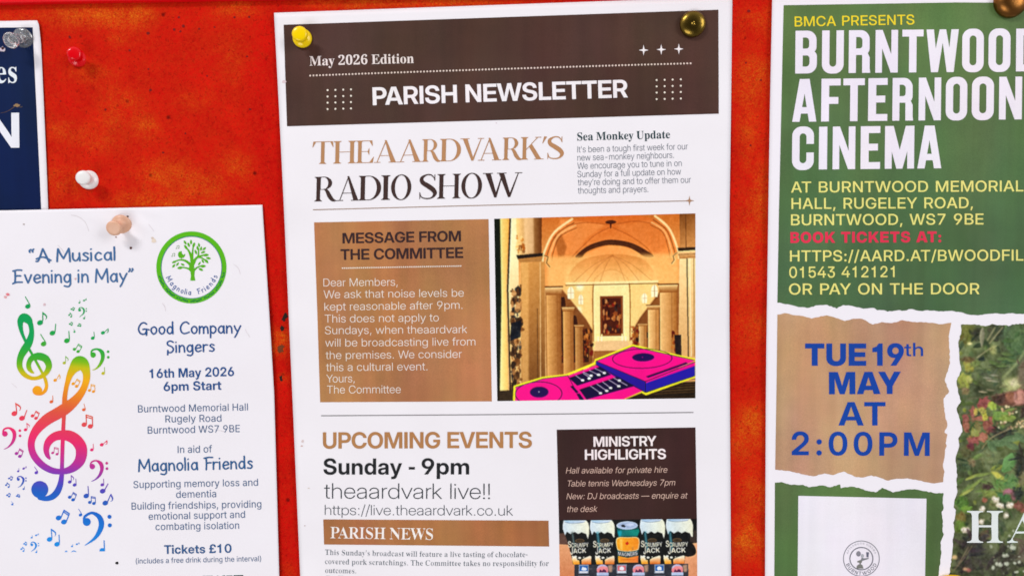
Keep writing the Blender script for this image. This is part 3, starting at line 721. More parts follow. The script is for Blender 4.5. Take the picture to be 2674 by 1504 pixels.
  'a': (251,(36,71,1,18,29,26,55,16,79,11,99,6,65,6,33,10,0,10,0,5,1,18,-35,27,-65,16,-81,0,-67,-16,-39,-27,0,-16,-50,0,3,23,53,37,89,21,58,0,41,0,71,-12,53,-22,29,-31,0,-18,0,-179,-48,0,0,46,-13,-14,-47,-22,-69,-14,-91,0,-79,16,-49,34),(218,19,53,0,79,20,43,38,0,26,0,39,-7,-4,-25,-5,-37,-4,-45,-4,-28,-2,-51,-4,-69,-12,-35,-21,1,-33,35,-23,61,-11)),
  'c': (254,(266,-5,-67,0,-105,35,-57,60,1,78,59,60,107,35,68,0,43,0,71,-13,57,-24,37,-33,6,-19,-48,0,-5,15,-29,24,-39,17,-53,10,-32,0,-55,0,-81,-28,-45,-50,1,-66,47,-50,83,-28,56,0,33,0,53,9,43,18,29,24,6,15,50,0,-5,-19,-35,-33,-55,-24,-71,-13)),
  'd': (277,(258,-4,-63,0,-101,33,-57,60,1,80,59,60,103,33,64,0,45,0,73,-15,55,-27,14,-18,0,162,48,0,0,-364,-48,0,0,56,-13,-18,-53,-27,-71,-15),(266,18,53,0,83,27,45,50,1,68,-43,50,-81,27,-105,0,-81,-27,-47,-49,1,-70,49,-49,83,-27)),
  'e': (261,(266,-5,-69,0,-105,35,-55,60,1,78,59,60,105,35,68,0,51,0,85,-20,61,-35,33,-48,0,-28,0,-8,-430,0,0,22,402,0,-20,-7,1,30,-45,46,-79,25,-105,0,-81,-27,-45,-47,0,-32,0,-8,1,-32,47,-48,83,-28,56,0,41,0,69,15,49,26,10,18,50,0,-9,-24,-63,-37,-89,-21)),
  'h': (266,(112,161,0,-161,-48,0,0,364,48,0,0,-166,-14,0,23,32,99,32,60,0,57,0,85,-23,51,-44,0,-30,0,-165,-48,0,0,163,1,36,-79,40,-68,0,-45,0,-71,-18,-41,-36)),
  'i': (88,(64,0,0,258,48,0,0,-258),(88,318,-15,0,-21,11,1,15,23,11,33,0,23,-11,1,-15,-21,-11)),
  'k': (227,(106,102,0,33,8,0,252,123,64,0,-232,-114,-4,-1),(64,0,0,364,48,0,0,-364),(392,0,-228,140,36,17,254,-157)),
  'l': (87,(64,0,48,0,0,364,-48,0)),
  'o': (265,(266,-5,-67,0,-105,35,-57,60,1,78,59,60,107,35,137,0,105,-35,61,-60,1,-78,-59,-60,-103,-35),(266,18,55,0,83,28,47,50,1,66,-45,50,-81,28,-109,0,-81,-28,-45,-50,1,-66,47,-50,83,-28)),
  'p': (277,(64,-102,0,360,48,0,0,-56,15,18,55,27,75,15,42,0,67,0,101,-33,59,-60,1,-80,-57,-60,-99,-33,-66,0,-41,0,-73,15,-51,27,-14,18,-2,-158),(290,18,53,0,83,27,49,49,1,70,-47,49,-81,27,-105,0,-81,-27,-43,-50,1,-68,45,-50,83,-27)),
  'r': (144,(64,0,0,258,46,0,2,-45,17,22,79,25,54,0,7,0,11,0,6,0,0,-25,-3,1,-15,1,-10,0,-37,0,-63,-18,-37,-33,0,-23,0,-163)),
  's': (229,(38,77,48,0,5,-28,75,-32,133,0,77,30,0,23,1,19,-49,18,-46,6,-88,10,-67,8,-69,32,0,26,1,22,45,33,83,18,107,0,81,-19,49,-37,2,-25,-48,0,-3,28,-69,31,-119,0,-71,-28,0,-23,1,-18,53,-21,48,-5,88,-10,69,-8,69,-30,0,-26,1,-23,-47,-34,-85,-18,-111,0,-85,19,-49,36)),
  't': (133,(246,258,0,-22,-242,0,0,22),(88,328,50,0,0,-273,1,-18,31,-15,36,0,11,0,23,0,10,0,0,-22,-9,0,-23,0,-12,0,-53,0,-57,27,0,26)),
  'u': (266,(254,-4,-53,0,-85,23,-49,44,0,30,0,165,48,0,0,-164,1,-35,83,-40,66,0,47,0,73,18,43,35,0,25,0,161,48,0,0,-258,-48,0,0,60,14,0,-19,-32,-97,-32)),
  'v': (249,(222,0,-206,258,52,0,130,-164,17,-19,29,-37,14,-19,-12,0,15,19,29,37,14,19,130,164,52,0,-208,-258)),
 },
 'R': {
  '(': (195,(124,148,1,40,35,87,57,81,36,30,86,0,-37,-38,-53,-83,-29,-81,0,-36,1,-32,27,-67,55,-74,42,-43,-86,0,-61,53,-63,110)),
  ')': (195,(54,-68,45,45,55,74,25,66,0,31,1,36,-27,81,-55,83,-38,38,86,0,37,-30,59,-81,33,-87,0,-40,1,-54,-63,-110,-62,-52)),
  ',': (134,(52,-88,44,139,100,0,-76,-139)),
  '7': (324,(138,0,324,320,0,3,-374,0,0,41,472,0,0,-43,-324,-321)),
  '9': (324,(556,248,1,-26,-45,-57,-58,-44,-164,-121,-100,0,242,177,8,0,-7,-10,-37,-17,-49,-10,-30,0,-65,0,-97,28,-55,50,1,68,61,52,107,31,135,0,105,-31,61,-55),(324,329,-41,0,-63,-20,-35,-35,1,-45,37,-34,65,-20,85,0,65,19,39,35,1,45,-37,35,-63,20)),
  'B': (327,(88,0,0,364,258,0,77,0,99,-26,51,-44,0,-27,1,-23,-33,-31,-53,-18,-32,-4,0,-3,35,-1,69,-22,47,-40,1,-55,-49,-44,-107,-26,-86,0),(180,41,172,0,85,0,73,33,0,23,1,19,-35,30,-67,19,-48,0,-176,0),(180,204,160,0,41,0,65,15,37,29,0,18,1,24,-65,33,-70,0,-164,0)),
  'E': (301,(88,0,0,364,444,0,0,-41,-352,0,0,-119,328,0,0,-41,-328,0,0,-122,356,0,0,-41)),
  'H': (372,(88,0,0,364,92,0,0,-157,382,0,0,157,94,0,0,-364,-94,0,0,166,-382,0,0,-166)),
  'I': (134,(88,0,92,0,0,364,-92,0)),
  'M': (452,(88,0,0,364,132,0,178,-230,9,-8,17,-24,19,-28,17,-28,6,-12,-20,0,7,11,19,28,19,28,17,25,6,8,178,230,132,0,0,-364,-92,0,0,208,1,11,1,29,3,32,3,32,0,16,8,0,-9,-17,-23,-35,-21,-33,-17,-26,-8,-9,-162,-208,-80,0,-166,208,-5,8,-19,26,-21,32,-21,36,-12,18,8,0,1,-14,3,-32,3,-32,1,-30,0,-12,0,-208)),
  'R': (322,(88,0,0,364,248,0,87,0,111,-29,53,-51,1,-65,-51,-50,-109,-28,-84,0,-198,0,0,41,194,0,57,0,71,17,33,31,1,43,-31,32,-69,18,-58,0,-152,0,0,-323),(506,0,-176,164,104,0,180,-164)),
  'S': (321,(320,-6,-77,0,-115,25,-63,46,-6,30,96,0,5,-20,49,-27,75,-13,42,0,51,0,79,16,47,30,0,19,1,17,-37,22,-65,15,-40,5,-88,12,-87,13,-95,46,0,36,1,31,67,46,113,26,143,0,113,-26,65,-43,2,-28,-92,0,-5,27,-87,29,-66,0,-45,0,-71,-16,-37,-26,0,-17,1,-19,47,-24,67,-13,26,-3,72,-10,31,-4,73,-14,65,-23,41,-34,0,-26,1,-30,-61,-48,-117,-27)),
  'W': (493,(224,0,-198,364,94,0,116,-223,9,-18,19,-37,15,-38,8,-20,-12,0,9,20,17,38,17,37,10,18,118,223,106,0,116,-223,11,-18,17,-37,19,-38,6,-20,-12,0,9,20,17,38,17,37,10,18,114,223,96,0,-200,-364,-108,0,-124,230,-11,23,-21,53,-12,35,20,0,-9,-33,-21,-52,-14,-26,-124,-230)),
  'a': (281,(230,-6,-51,0,-83,19,-49,38,0,27,1,23,39,29,63,17,75,9,38,2,51,3,61,4,31,8,0,10,0,1,1,17,-23,24,-51,13,-75,0,-55,-12,-35,-19,-8,-9,-84,14,21,25,73,28,87,11,42,0,29,0,69,-6,67,-20,43,-38,0,-32,0,-180,-86,0,0,37,-6,0,-9,-9,-39,-21,-65,-13),(246,32,49,0,69,20,35,30,0,17,0,37,-3,-3,-37,-5,-45,-4,-41,-2,-14,-1,-31,-2,-53,-10,-33,-18,1,-30,31,-19,51,-10)),
  'b': (306,(330,-6,-51,0,-61,18,-33,23,-10,7,-10,0,0,-42,-84,0,0,364,88,0,0,-135,6,0,11,8,33,22,63,17,54,0,69,0,105,-34,61,-63,1,-87,-59,-63,-103,-35),(318,33,51,0,71,28,35,47,1,57,-33,45,-67,27,-101,0,-69,-25,-33,-45,1,-61,37,-46,69,-27)),
  'c': (286,(300,-6,-73,0,-111,35,-63,64,1,84,65,64,113,35,74,0,39,0,73,-10,59,-19,43,-28,10,-18,-84,-12,-5,10,-23,18,-33,13,-45,7,-26,0,-55,0,-69,-29,-33,-46,1,-54,35,-46,71,-29,56,0,27,0,47,8,37,13,25,19,6,11,84,-12,-9,-19,-41,-28,-59,-20,-69,-11)),
  'd': (306,(282,-6,-67,0,-103,35,-59,63,1,87,61,63,105,34,68,0,55,0,63,-17,35,-22,8,-8,8,0,0,135,88,0,0,-364,-86,0,0,42,-10,0,-7,-7,-35,-23,-61,-18),(294,33,51,0,71,27,35,46,1,61,-33,45,-67,25,-101,0,-69,-27,-33,-45,1,-57,35,-47,71,-28)),
  'e': (292,(306,-6,-77,0,-115,35,-61,63,1,84,63,64,111,36,74,0,45,0,85,-14,71,-32,41,-52,0,-38,0,-18,-424,0,0,37,376,0,-40,-14,1,27,-33,42,-65,23,-97,0,-71,-24,-35,-39,0,-22,0,-25,1,-30,43,-42,77,-22,50,0,33,0,53,9,39,19,10,14,86,-12,-13,-20,-59,-31,-89,-18)),
  'f': (185,(332,273,0,-38,-322,0,0,38),(118,0,0,309,1,24,45,32,71,16,40,0,33,0,41,-5,10,-2,-24,-38,-5,1,-21,3,-20,0,-39,0,-35,-21,0,-19,0,-300)),
  'g': (307,(298,-108,-59,0,-87,15,-59,26,-16,15,72,23,11,-8,37,-19,59,-14,48,0,67,0,85,32,0,33,0,55,-8,0,-9,-8,-33,-21,-61,-17,-52,0,-65,0,-103,31,-61,60,1,85,61,62,107,34,68,0,53,0,63,-17,37,-22,8,-8,8,0,0,44,86,0,0,-280,1,-35,-63,-45,-107,-21),(296,43,51,0,69,23,37,43,1,59,-35,44,-67,25,-101,0,-69,-27,-33,-44,1,-55,37,-43,69,-25)),
  'h': (296,(166,164,0,-164,-88,0,0,364,88,0,0,-157,-16,0,25,38,95,31,62,0,55,0,85,-22,47,-46,0,-35,0,-173,-88,0,0,170,1,31,-65,36,-58,0,-37,0,-61,-17,-35,-33)),
  'i': (121,(78,0,0,273,88,0,0,-273),(122,318,-25,0,-35,17,1,24,37,17,51,0,39,-17,1,-24,-37,-17)),
  'k': (274,(160,98,0,55,16,0,234,120,108,0,-252,-130,-10,0),(78,0,0,364,88,0,0,-364),(422,0,-208,134,62,31,260,-165)),
  'l': (120,(78,0,86,0,0,364,-86,0)),
  'm': (438,(78,0,0,273,84,0,2,-61,-8,0,13,22,49,29,65,15,36,0,61,0,75,-37,10,-30,-12,0,11,21,53,30,75,16,42,0,49,0,79,-21,47,-41,0,-32,0,-184,-88,0,0,183,1,29,-65,26,-44,0,-35,0,-53,-16,-27,-26,0,-18,0,-178,-88,0,0,187,1,23,-59,28,-46,0,-31,0,-55,-15,-33,-29,0,-22,0,-172)),
  'n': (295,(166,164,0,-164,-88,0,0,273,84,0,0,-66,-12,0,25,38,95,31,62,0,55,0,85,-22,47,-46,0,-35,0,-173,-88,0,0,170,1,31,-65,36,-58,0,-37,0,-61,-17,-35,-33)),
  'o': (300,(300,-6,-73,0,-111,35,-63,64,1,84,65,64,113,35,149,0,113,-35,63,-64,1,-84,-61,-64,-111,-35),(300,33,55,0,73,29,35,46,1,54,-33,46,-71,29,-109,0,-69,-29,-33,-46,1,-54,35,-46,71,-29)),
  'p': (306,(78,-102,0,375,84,0,0,-44,10,0,11,8,33,22,63,17,54,0,69,0,105,-34,61,-63,1,-87,-59,-63,-103,-35,-68,0,-51,0,-61,18,-33,23,-10,7,-6,0,0,-144),(318,33,51,0,71,28,35,47,1,57,-33,45,-67,27,-101,0,-69,-25,-33,-45,1,-61,37,-46,69,-27)),
  'r': (188,(78,0,0,273,84,0,0,-42,6,0,17,21,77,25,50,0,11,0,27,-1,8,0,0,-44,-3,0,-31,2,-16,0,-39,0,-61,-16,-33,-29,0,-18,0,-171)),
  's': (264,(262,-6,-55,0,-85,16,-57,33,-10,23,84,10,13,-22,65,-21,50,0,57,0,69,24,0,17,1,14,-37,19,-42,5,-90,10,-73,9,-71,37,0,29,1,23,53,36,93,20,115,0,79,-16,51,-30,12,-19,-80,-11,-11,15,-51,24,-52,0,-47,0,-65,-22,0,-18,1,-15,45,-18,48,-6,82,-9,75,-9,73,-37,0,-28,1,-24,-53,-37,-97,-22)),
  't': (164,(292,273,0,-38,-282,0,0,38),(92,338,88,0,0,-267,1,-19,31,-16,34,0,9,0,27,2,12,1,18,-38,-13,-2,-35,-2,-16,0,-71,0,-77,37,0,33)),
  'u': (296,(262,-3,-53,0,-83,22,-45,46,0,35,0,173,88,0,0,-170,1,-31,67,-36,56,0,41,0,63,17,37,33,0,23,0,164,88,0,0,-273,-84,0,0,66,10,0,-23,-38,-93,-31)),
  'v': (281,(234,0,-208,273,96,0,116,-162,21,-25,27,-50,14,-24,-32,0,15,24,27,50,18,25,116,162,96,0,-208,-273)),
  'w': (409,(200,0,-166,273,94,0,66,-119,15,-25,31,-61,16,-39,-16,0,17,37,31,62,14,26,66,119,94,0,64,-119,15,-25,29,-62,16,-38,-16,0,17,37,31,62,14,26,66,119,94,0,-166,-273,-86,0,-72,124,-9,18,-19,39,-19,41,-10,22,18,0,-7,-21,-19,-42,-21,-39,-10,-18,-70,-124)),
  'y': (281,(68,-99,22,38,10,-1,27,-3,45,3,37,18,14,20,14,23,-208,274,96,0,116,-162,21,-25,25,-50,14,-24,-32,0,15,24,27,50,18,25,118,162,96,0,-240,-314,-15,-21,-47,-29,-59,-13,-40,0,-21,0,-33,3)),
 },
 'M': {
  ',': (134,(54,-72,40,126,108,0,-72,-126)),
  '.': (134,(136,-4,-27,0,-41,20,1,29,43,21,59,0,41,-21,1,-29,-39,-20)),
  '/': (170,(336,381,-234,-436,-98,0,236,436)),
  '0': (322,(322,-6,-83,0,-121,46,-65,84,1,115,67,85,123,46,171,0,123,-46,65,-85,1,-115,-63,-84,-121,-46),(322,42,53,0,75,33,41,63,1,87,-39,63,-73,34,-103,0,-73,-34,-39,-63,1,-87,41,-63,75,-33)),
  '1': (322,(400,0,0,364,-82,0,-56,-51,-136,-22,0,-41,160,0,0,-250)),
  '2': (322,(76,0,0,44,262,117,41,18,55,29,29,30,0,18,1,20,-31,30,-61,16,-42,0,-43,0,-65,-19,-33,-35,0,-25,-104,0,1,38,63,57,111,32,76,0,73,0,109,-28,63,-50,0,-34,1,-24,-35,-41,-69,-41,-52,-24,-180,-80,342,0,0,-48)),
  '3': (322,(324,-6,-79,0,-117,32,-65,56,0,35,110,0,1,-23,39,-35,69,-18,91,0,69,18,37,32,1,43,-39,31,-75,16,-52,0,-94,0,0,40,196,95,-298,0,0,48,438,0,0,-47,-236,-113,0,11,91,4,123,-26,61,-49,0,-33,1,-34,-63,-53,-115,-30)),
  '4': (322,(32,84,0,45,338,235,116,0,-332,-233,458,0,0,-47),(400,0,0,227,106,0,0,-227)),
  '5': (322,(324,-5,-73,0,-113,29,-67,51,-4,33,110,0,5,-19,41,-30,65,-17,87,0,65,20,39,35,1,46,-35,35,-63,20,-42,0,-53,0,-77,-23,-16,-21,-106,0,24,210,438,0,0,-48,-338,0,-14,-105,33,17,81,16,101,0,85,-18,63,-33,37,-45,0,-27,1,-37,-63,-57,-113,-32)),
  '7': (322,(132,0,318,315,-370,0,0,49,484,0,0,-50,-316,-314)),
  '9': (322,(576,245,1,-28,-53,-60,-58,-40,-166,-117,-122,0,246,170,14,0,-9,-9,-31,-20,-51,-13,-42,0,-65,0,-105,30,-57,54,1,71,65,55,115,31,149,0,115,-31,67,-56),(322,323,-39,0,-65,-21,-39,-34,1,-43,41,-34,67,-20,83,0,67,20,39,34,1,43,-37,34,-65,21)),
  ':': (134,(136,-4,-27,0,-41,20,1,29,43,21,59,0,41,-21,1,-29,-39,-20),(136,179,-27,0,-41,20,1,29,43,21,59,0,41,-21,1,-29,-39,-20)),
  'A': (339,(8,0,262,364,138,0,262,-364,-124,0,-136,202,-17,27,-39,63,-28,47,32,0,-27,-47,-39,-63,-18,-27,-142,-202),(156,93,0,47,366,0,0,-47)),
  'B': (320,(66,0,0,364,274,0,75,0,109,-24,57,-43,0,-29,1,-20,-29,-32,-53,-21,-40,-6,45,-3,69,-21,41,-37,0,-26,1,-30,-57,-47,-113,-25,-86,0),(176,47,164,0,73,0,81,29,0,27,1,18,-35,26,-65,15,-46,0,-168,0),(176,207,160,0,43,0,59,14,31,24,0,17,1,25,-67,30,-62,0,-160,0)),
  'C': (362,(378,-6,-99,0,-151,47,-87,85,1,112,87,85,155,47,100,0,61,0,105,-18,83,-34,55,-47,8,-29,-114,0,-7,18,-33,29,-49,19,-63,10,-36,0,-71,0,-101,-34,-53,-61,1,-82,55,-61,103,-35,72,0,37,0,65,10,51,20,35,28,8,18,114,0,-7,-29,-53,-47,-81,-33,-103,-18)),
  'D': (347,(302,0,-180,0,0,49,174,0,85,0,109,32,55,59,1,84,-51,59,-107,32,-80,0,-184,0,0,49,192,0,107,0,157,-44,85,-81,1,-113,-83,-82,-157,-44),(178,364,0,-364,-112,0,0,364)),
  'E': (295,(66,0,0,364,492,0,0,-49,-380,0,0,-105,352,0,0,-49,-352,0,0,-112,380,0,0,-49)),
  'F': (283,(66,0,0,364,476,0,0,-49,-364,0,0,-108,336,0,0,-48,-336,0,0,-159)),
  'G': (366,(376,-6,-97,0,-151,48,-87,84,1,112,89,85,153,47,98,0,61,0,105,-19,83,-33,55,-46,10,-28,-116,0,-5,17,-33,27,-51,20,-63,10,-36,0,-67,0,-101,-34,-55,-61,1,-82,57,-61,103,-35,68,0,59,0,91,24,53,44,0,28,32,-1,-208,0,0,46,288,0,0,-42,1,-43,-81,-68,-141,-39)),
  'H': (356,(66,0,0,364,112,0,0,-153,356,0,0,153,112,0,0,-364,-112,0,0,161,-356,0,0,-161)),
  'I': (122,(64,0,114,0,0,364,-114,0)),
  'L': (272,(66,0,0,364,112,0,0,-315,342,0,0,-49)),
  'M': (436,(66,0,0,364,158,0,160,-209,7,-9,19,-27,21,-30,19,-26,4,-9,-26,0,7,9,17,26,21,30,19,27,6,9,158,209,158,0,0,-364,-110,0,0,196,1,12,3,29,1,33,3,33,0,15,16,0,-11,-18,-23,-36,-21,-32,-17,-27,-8,-9,-150,-196,-92,0,-152,196,-5,9,-19,27,-21,32,-23,36,-14,18,20,0,1,-15,3,-33,3,-33,1,-29,0,-12,0,-196)),
  'N': (358,(66,0,0,364,124,0,272,-217,11,-8,33,-26,35,-31,16,-14,-10,-13,-1,14,-1,38,-1,35,0,9,0,213,112,0,0,-364,-124,0,-244,194,-11,9,-37,31,-49,42,-28,24,18,11,3,-28,5,-46,1,-33,0,-10,0,-194)),
  'O': (374,(374,-6,-95,0,-151,47,-87,85,1,112,89,84,153,48,195,0,151,-48,89,-84,1,-112,-87,-85,-149,-47),(374,45,63,0,103,32,59,61,1,88,-57,61,-101,31,-123,0,-99,-31,-59,-61,1,-88,61,-61,101,-32)),
  'P': (310,(66,0,0,364,270,0,79,0,117,-28,63,-51,1,-70,-63,-51,-115,-28,-78,0,-210,0,0,48,206,0,49,0,67,16,37,30,1,40,-35,29,-65,16,-48,0,-152,0,0,-315)),
  'R': (320,(66,0,0,364,278,0,79,0,115,-28,63,-51,1,-70,-65,-51,-117,-27,-78,0,-206,0,0,47,208,0,47,0,69,16,37,30,1,40,-35,29,-67,16,-46,0,-160,0,0,-315),(484,0,-172,164,122,0,176,-164)),
  'S': (315,(320,-6,-87,0,-125,30,-69,56,0,38,112,0,1,-23,43,-34,77,-18,54,0,49,0,73,14,41,26,0,17,1,14,-25,20,-61,15,-50,6,-80,10,-109,12,-99,48,0,38,1,32,65,48,119,27,157,0,117,-28,67,-52,2,-35,-108,0,-3,31,-83,35,-68,0,-41,0,-65,-14,-37,-25,0,-16,1,-13,29,-19,61,-15,50,-6,76,-9,57,-6,81,-19,55,-25,25,-31,0,-20,1,-33,-65,-49,-123,-27)),
  'T': (310,(24,315,0,49,572,0,0,-49,-230,0,0,-315,-112,0,0,315)),
  'U': (352,(62,125,0,239,112,0,0,-235,1,-24,43,-38,81,-22,113,0,79,22,45,38,0,24,0,235,112,0,0,-239,1,-38,-71,-59,-129,-34,-175,0,-129,34,-71,59)),
  'W': (484,(204,0,-196,364,116,0,106,-209,11,-19,17,-39,19,-39,6,-20,-18,0,9,20,17,39,19,39,10,19,108,209,124,0,106,-209,11,-19,19,-39,19,-39,8,-20,-20,0,9,20,17,39,19,39,10,19,104,209,118,0,-198,-364,-128,0,-118,220,-11,23,-21,51,-12,28,28,0,-11,-28,-21,-51,-12,-23,-118,-220)),
  'Y': (331,(276,0,0,144,-268,220,130,0,136,-115,21,-16,39,-33,18,-17,-36,0,19,17,39,33,20,16,134,115,130,0,-266,-220,0,-144)),
  'h': (281,(164,148,0,-148,-106,0,0,364,106,0,0,-171,-26,0,27,35,91,35,64,0,55,0,85,-23,49,-46,0,-33,0,-161,-106,0,0,154,1,30,-57,31,-54,0,-33,0,-55,-14,-31,-29)),
  't': (167,(310,258,0,-44,-302,0,0,44),(98,328,108,0,0,-259,1,-14,25,-11,30,0,13,0,29,0,10,0,0,-44,-11,0,-35,0,-18,0,-73,0,-71,31,0,31)),
 },
 'S': {
  "'": (112,(84,228,-20,129,96,0,-20,-129)),
  '-': (161,(40,114,0,40,242,0,0,-40)),
  '.': (134,(134,-7,-25,0,-35,16,1,37,37,14,53,0,37,-14,1,-37,-35,-16)),
  '0': (280,(280,-5,-91,0,-107,46,-45,83,1,111,47,82,109,45,92,0,89,0,109,-45,49,-83,1,-110,-47,-83,-107,-46),(280,28,57,0,35,80,1,142,-33,80,-111,0,-35,-80,1,-142,37,-80)),
  '2': (280,(36,0,0,52,148,75,61,31,69,48,25,44,0,26,1,29,-39,27,-36,0,-51,0,-39,-44,0,-43,-57,0,-69,23,0,26,1,18,49,32,99,18,74,0,113,0,117,-44,0,-39,1,-17,-23,-34,-59,-38,-99,-52,-74,-36,-100,-47,234,0,31,0,45,18,8,17,8,15,58,0,-4,-105)),
  '6': (280,(292,-5,-71,0,-111,37,-63,75,0,58,1,41,37,72,71,54,109,30,72,0,67,0,77,-16,37,-24,1,-30,-55,-24,-64,0,1,15,-11,30,-27,19,-28,0,-57,0,-69,-68,-6,-64,21,8,67,11,52,0,93,0,109,-55,0,-48,1,-54,-115,-67),(296,28,39,0,47,40,0,42,1,41,-49,37,-42,0,-27,0,-59,-15,-14,-9,3,-72,63,-64)),
  'A': (325,(-12,0,0,14,29,0,39,18,18,24,236,291,26,-1,238,-282,25,-26,33,-24,32,0,0,-14,-320,0,0,14,83,0,0,20,1,7,-16,19,-30,38,-222,0,-38,-46,-1,-3,-1,-11,0,-2,1,-22,72,0,6,0,0,-14),(168,120,192,0,-96,118)),
  'B': (330,(24,0,0,13,53,1,37,20,0,27,0,213,1,22,-15,22,-39,8,-32,0,0,13,304,0,263,0,0,-78,1,-61,-162,-16,197,-18,0,-68,1,-46,-141,-52,-128,0),(272,188,8,0,81,0,65,30,0,39,1,34,-45,32,-56,0,-33,0,-15,-13,0,-19),(330,18,67,0,53,37,1,82,-71,35,-82,0,-22,0,0,-124,1,-16,25,-14)),
  'C': (348,(382,-8,-99,0,-153,46,-87,80,1,104,89,79,157,45,102,0,69,0,94,-18,15,-4,14,0,39,0,10,22,26,0,0,-116,-26,0,-31,46,-121,54,-74,0,-181,0,0,-162,1,-150,200,0,61,0,119,31,46,30,28,-13,-101,-74)),
  'E': (329,(20,0,0,12,55,0,39,20,0,26,0,216,1,33,-39,19,-48,0,0,13,570,0,0,-101,-22,0,-11,46,-105,36,-110,0,-31,0,-29,-3,-9,-13,0,-15,0,-106,16,0,69,0,61,35,12,39,24,0,0,-169,-24,0,-3,30,-33,34,-61,14,-52,0,-4,0,0,-116,1,-18,29,-12,44,0,73,0,101,17,73,37,24,32,28,0,-40,-106)),
  'H': (390,(24,0,0,13,53,1,37,19,0,27,0,222,1,24,-37,19,-50,1,0,13,336,0,0,-13,-35,-1,-39,-7,-11,-18,0,-18,0,-96,236,0,0,96,1,18,-11,18,-37,7,-38,1,0,13,336,0,0,-13,-51,-2,-35,-17,0,-25,0,-222,1,-25,37,-21,52,-1,0,-13,-336,0,0,13,53,1,37,18,0,28,0,104,-236,0,0,-104,1,-27,37,-19,52,-1,0,-13)),
  'I': (194,(20,0,0,13,51,3,43,16,0,24,0,232,1,23,-35,15,-56,0,0,13,344,0,0,-13,-51,0,-39,-15,0,-23,0,-230,1,-16,15,-18,43,-9,38,-2,0,-13)),
  'M': (472,(20,0,0,13,53,1,41,19,0,26,0,225,1,17,-13,17,-37,8,-38,0,0,13,254,0,196,-233,196,233,252,0,0,-13,-47,-2,-37,-18,0,-24,0,-218,1,-22,15,-21,37,-7,34,-1,0,-13,-330,0,0,13,37,1,41,8,13,21,0,19,0,235,-248,-297,-26,0,-246,290,0,-230,1,-29,45,-18,52,0,0,-13)),
  'N': (368,(600,-8,-440,268,0,-202,1,-26,35,-18,54,-1,0,-13,-220,0,0,13,35,1,39,7,13,19,0,18,0,231,-49,31,-17,5,-16,1,0,13,204,0,350,-213,0,155,1,18,-13,19,-37,7,-38,1,0,13,222,0,0,-13,-51,0,-33,-19,0,-27,0,-288)),
  'P': (311,(24,0,0,13,53,1,37,19,0,27,0,222,1,24,-37,19,-50,1,0,13,294,0,129,0,54,-11,53,-12,57,-40,0,-29,1,-43,-123,-51,-124,0,-88,0,0,-93,1,-27,37,-19,52,-1,0,-13),(272,171,28,0,75,0,63,34,1,79,-51,37,-62,0,-29,0,-19,-11,0,-14)),
  'R': (352,(24,0,0,13,53,1,37,19,0,27,0,222,1,24,-37,19,-50,1,0,13,300,0,149,0,149,-44,0,-46,1,-62,-152,-21,176,-128,17,-13,29,-12,24,0,4,0,0,-13,-212,0,-204,158,-28,0,0,-98,1,-27,37,-19,52,-1,0,-13),(272,174,32,0,77,0,73,36,0,40,1,71,-118,0,-39,0,-21,-13,0,-21)),
  'S': (290,(64,-8,0,126,28,0,25,-55,101,-52,76,0,59,0,67,31,0,24,1,34,-80,19,-94,23,-85,22,-81,48,0,35,1,31,53,44,91,25,60,0,29,0,75,-7,42,-6,9,-2,13,-1,6,0,27,0,4,16,28,0,0,-109,-24,0,-13,28,-57,42,-75,23,-44,0,-49,0,-59,-27,0,-21,1,-19,53,-26,50,-12,96,-23,63,-14,71,-31,29,-36,0,-23,1,-32,-61,-48,-111,-27,-76,0,-25,0,-47,4,-49,9,-29,4,-6,0,-15,0,-13,-7,-4,-10)),
  'T': (315,(136,0,0,13,57,0,41,20,0,27,0,262,-10,0,-77,0,-91,-44,-8,-42,-28,0,0,103,596,0,0,-103,-26,0,-17,86,-168,0,-8,0,0,-262,1,-28,41,-19,56,0,0,-13)),
  'U': (366,(368,-10,-135,0,-123,62,0,64,0,166,1,24,-35,19,-50,1,0,13,336,0,0,-13,-37,-1,-37,-7,-13,-18,0,-18,0,-178,1,-44,69,-44,72,0,177,0,0,102,0,164,1,24,-37,18,-58,2,0,13,218,0,0,-13,-45,-2,-31,-20,0,-22,0,-147,1,-77,-125,-68)),
  'W': (455,(254,-8,-206,300,-11,18,-27,16,-32,0,0,13,292,0,0,-13,-31,0,-27,-9,1,-22,12,-17,112,-164,116,148,-22,35,-9,17,-35,11,-40,1,0,13,314,0,0,-13,-69,0,0,-20,1,-6,10,-12,112,-164,98,151,13,18,0,9,1,14,-31,10,-36,0,0,13,180,0,0,-13,-27,-2,-29,-21,-14,-21,-192,-290,-28,0,-166,238,-186,-238)),
  'a': (256,(380,-8,-75,0,-6,34,-67,-32,-88,0,-51,0,-59,30,0,23,1,33,131,42,136,20,0,38,1,20,-35,20,-40,0,-63,0,0,-16,1,-3,29,-20,0,-9,1,-14,-39,-16,-59,0,-35,18,0,16,1,18,51,27,87,16,56,0,109,0,89,-39,0,-42,0,-110,1,-12,7,-8,23,0,12,5,14,-11,-49,-28),(224,25,17,0,41,11,16,11,0,79,-119,-14,0,-50,1,-37)),
  'b': (268,(64,-8,0,297,1,23,-19,14,-32,1,0,12,194,0,0,-131,51,29,72,0,55,0,83,-29,45,-51,0,-33,1,-38,-55,-60,-99,-34,-131,0,-64,29,-76,-29),(272,10,53,0,41,54,0,55,1,46,-39,43,-50,0,-21,0,-39,-15,-6,-13,0,-129,1,-41)),
  'c': (218,(232,-8,-55,0,-91,32,-55,54,0,34,1,36,63,56,107,34,64,0,73,0,81,-32,0,-24,1,-14,-31,-16,-28,0,-59,0,0,34,1,4,3,8,0,4,1,19,-42,0,-83,0,0,-81,1,-55,73,-57,64,0,53,0,48,26,20,-9,-75,-53)),
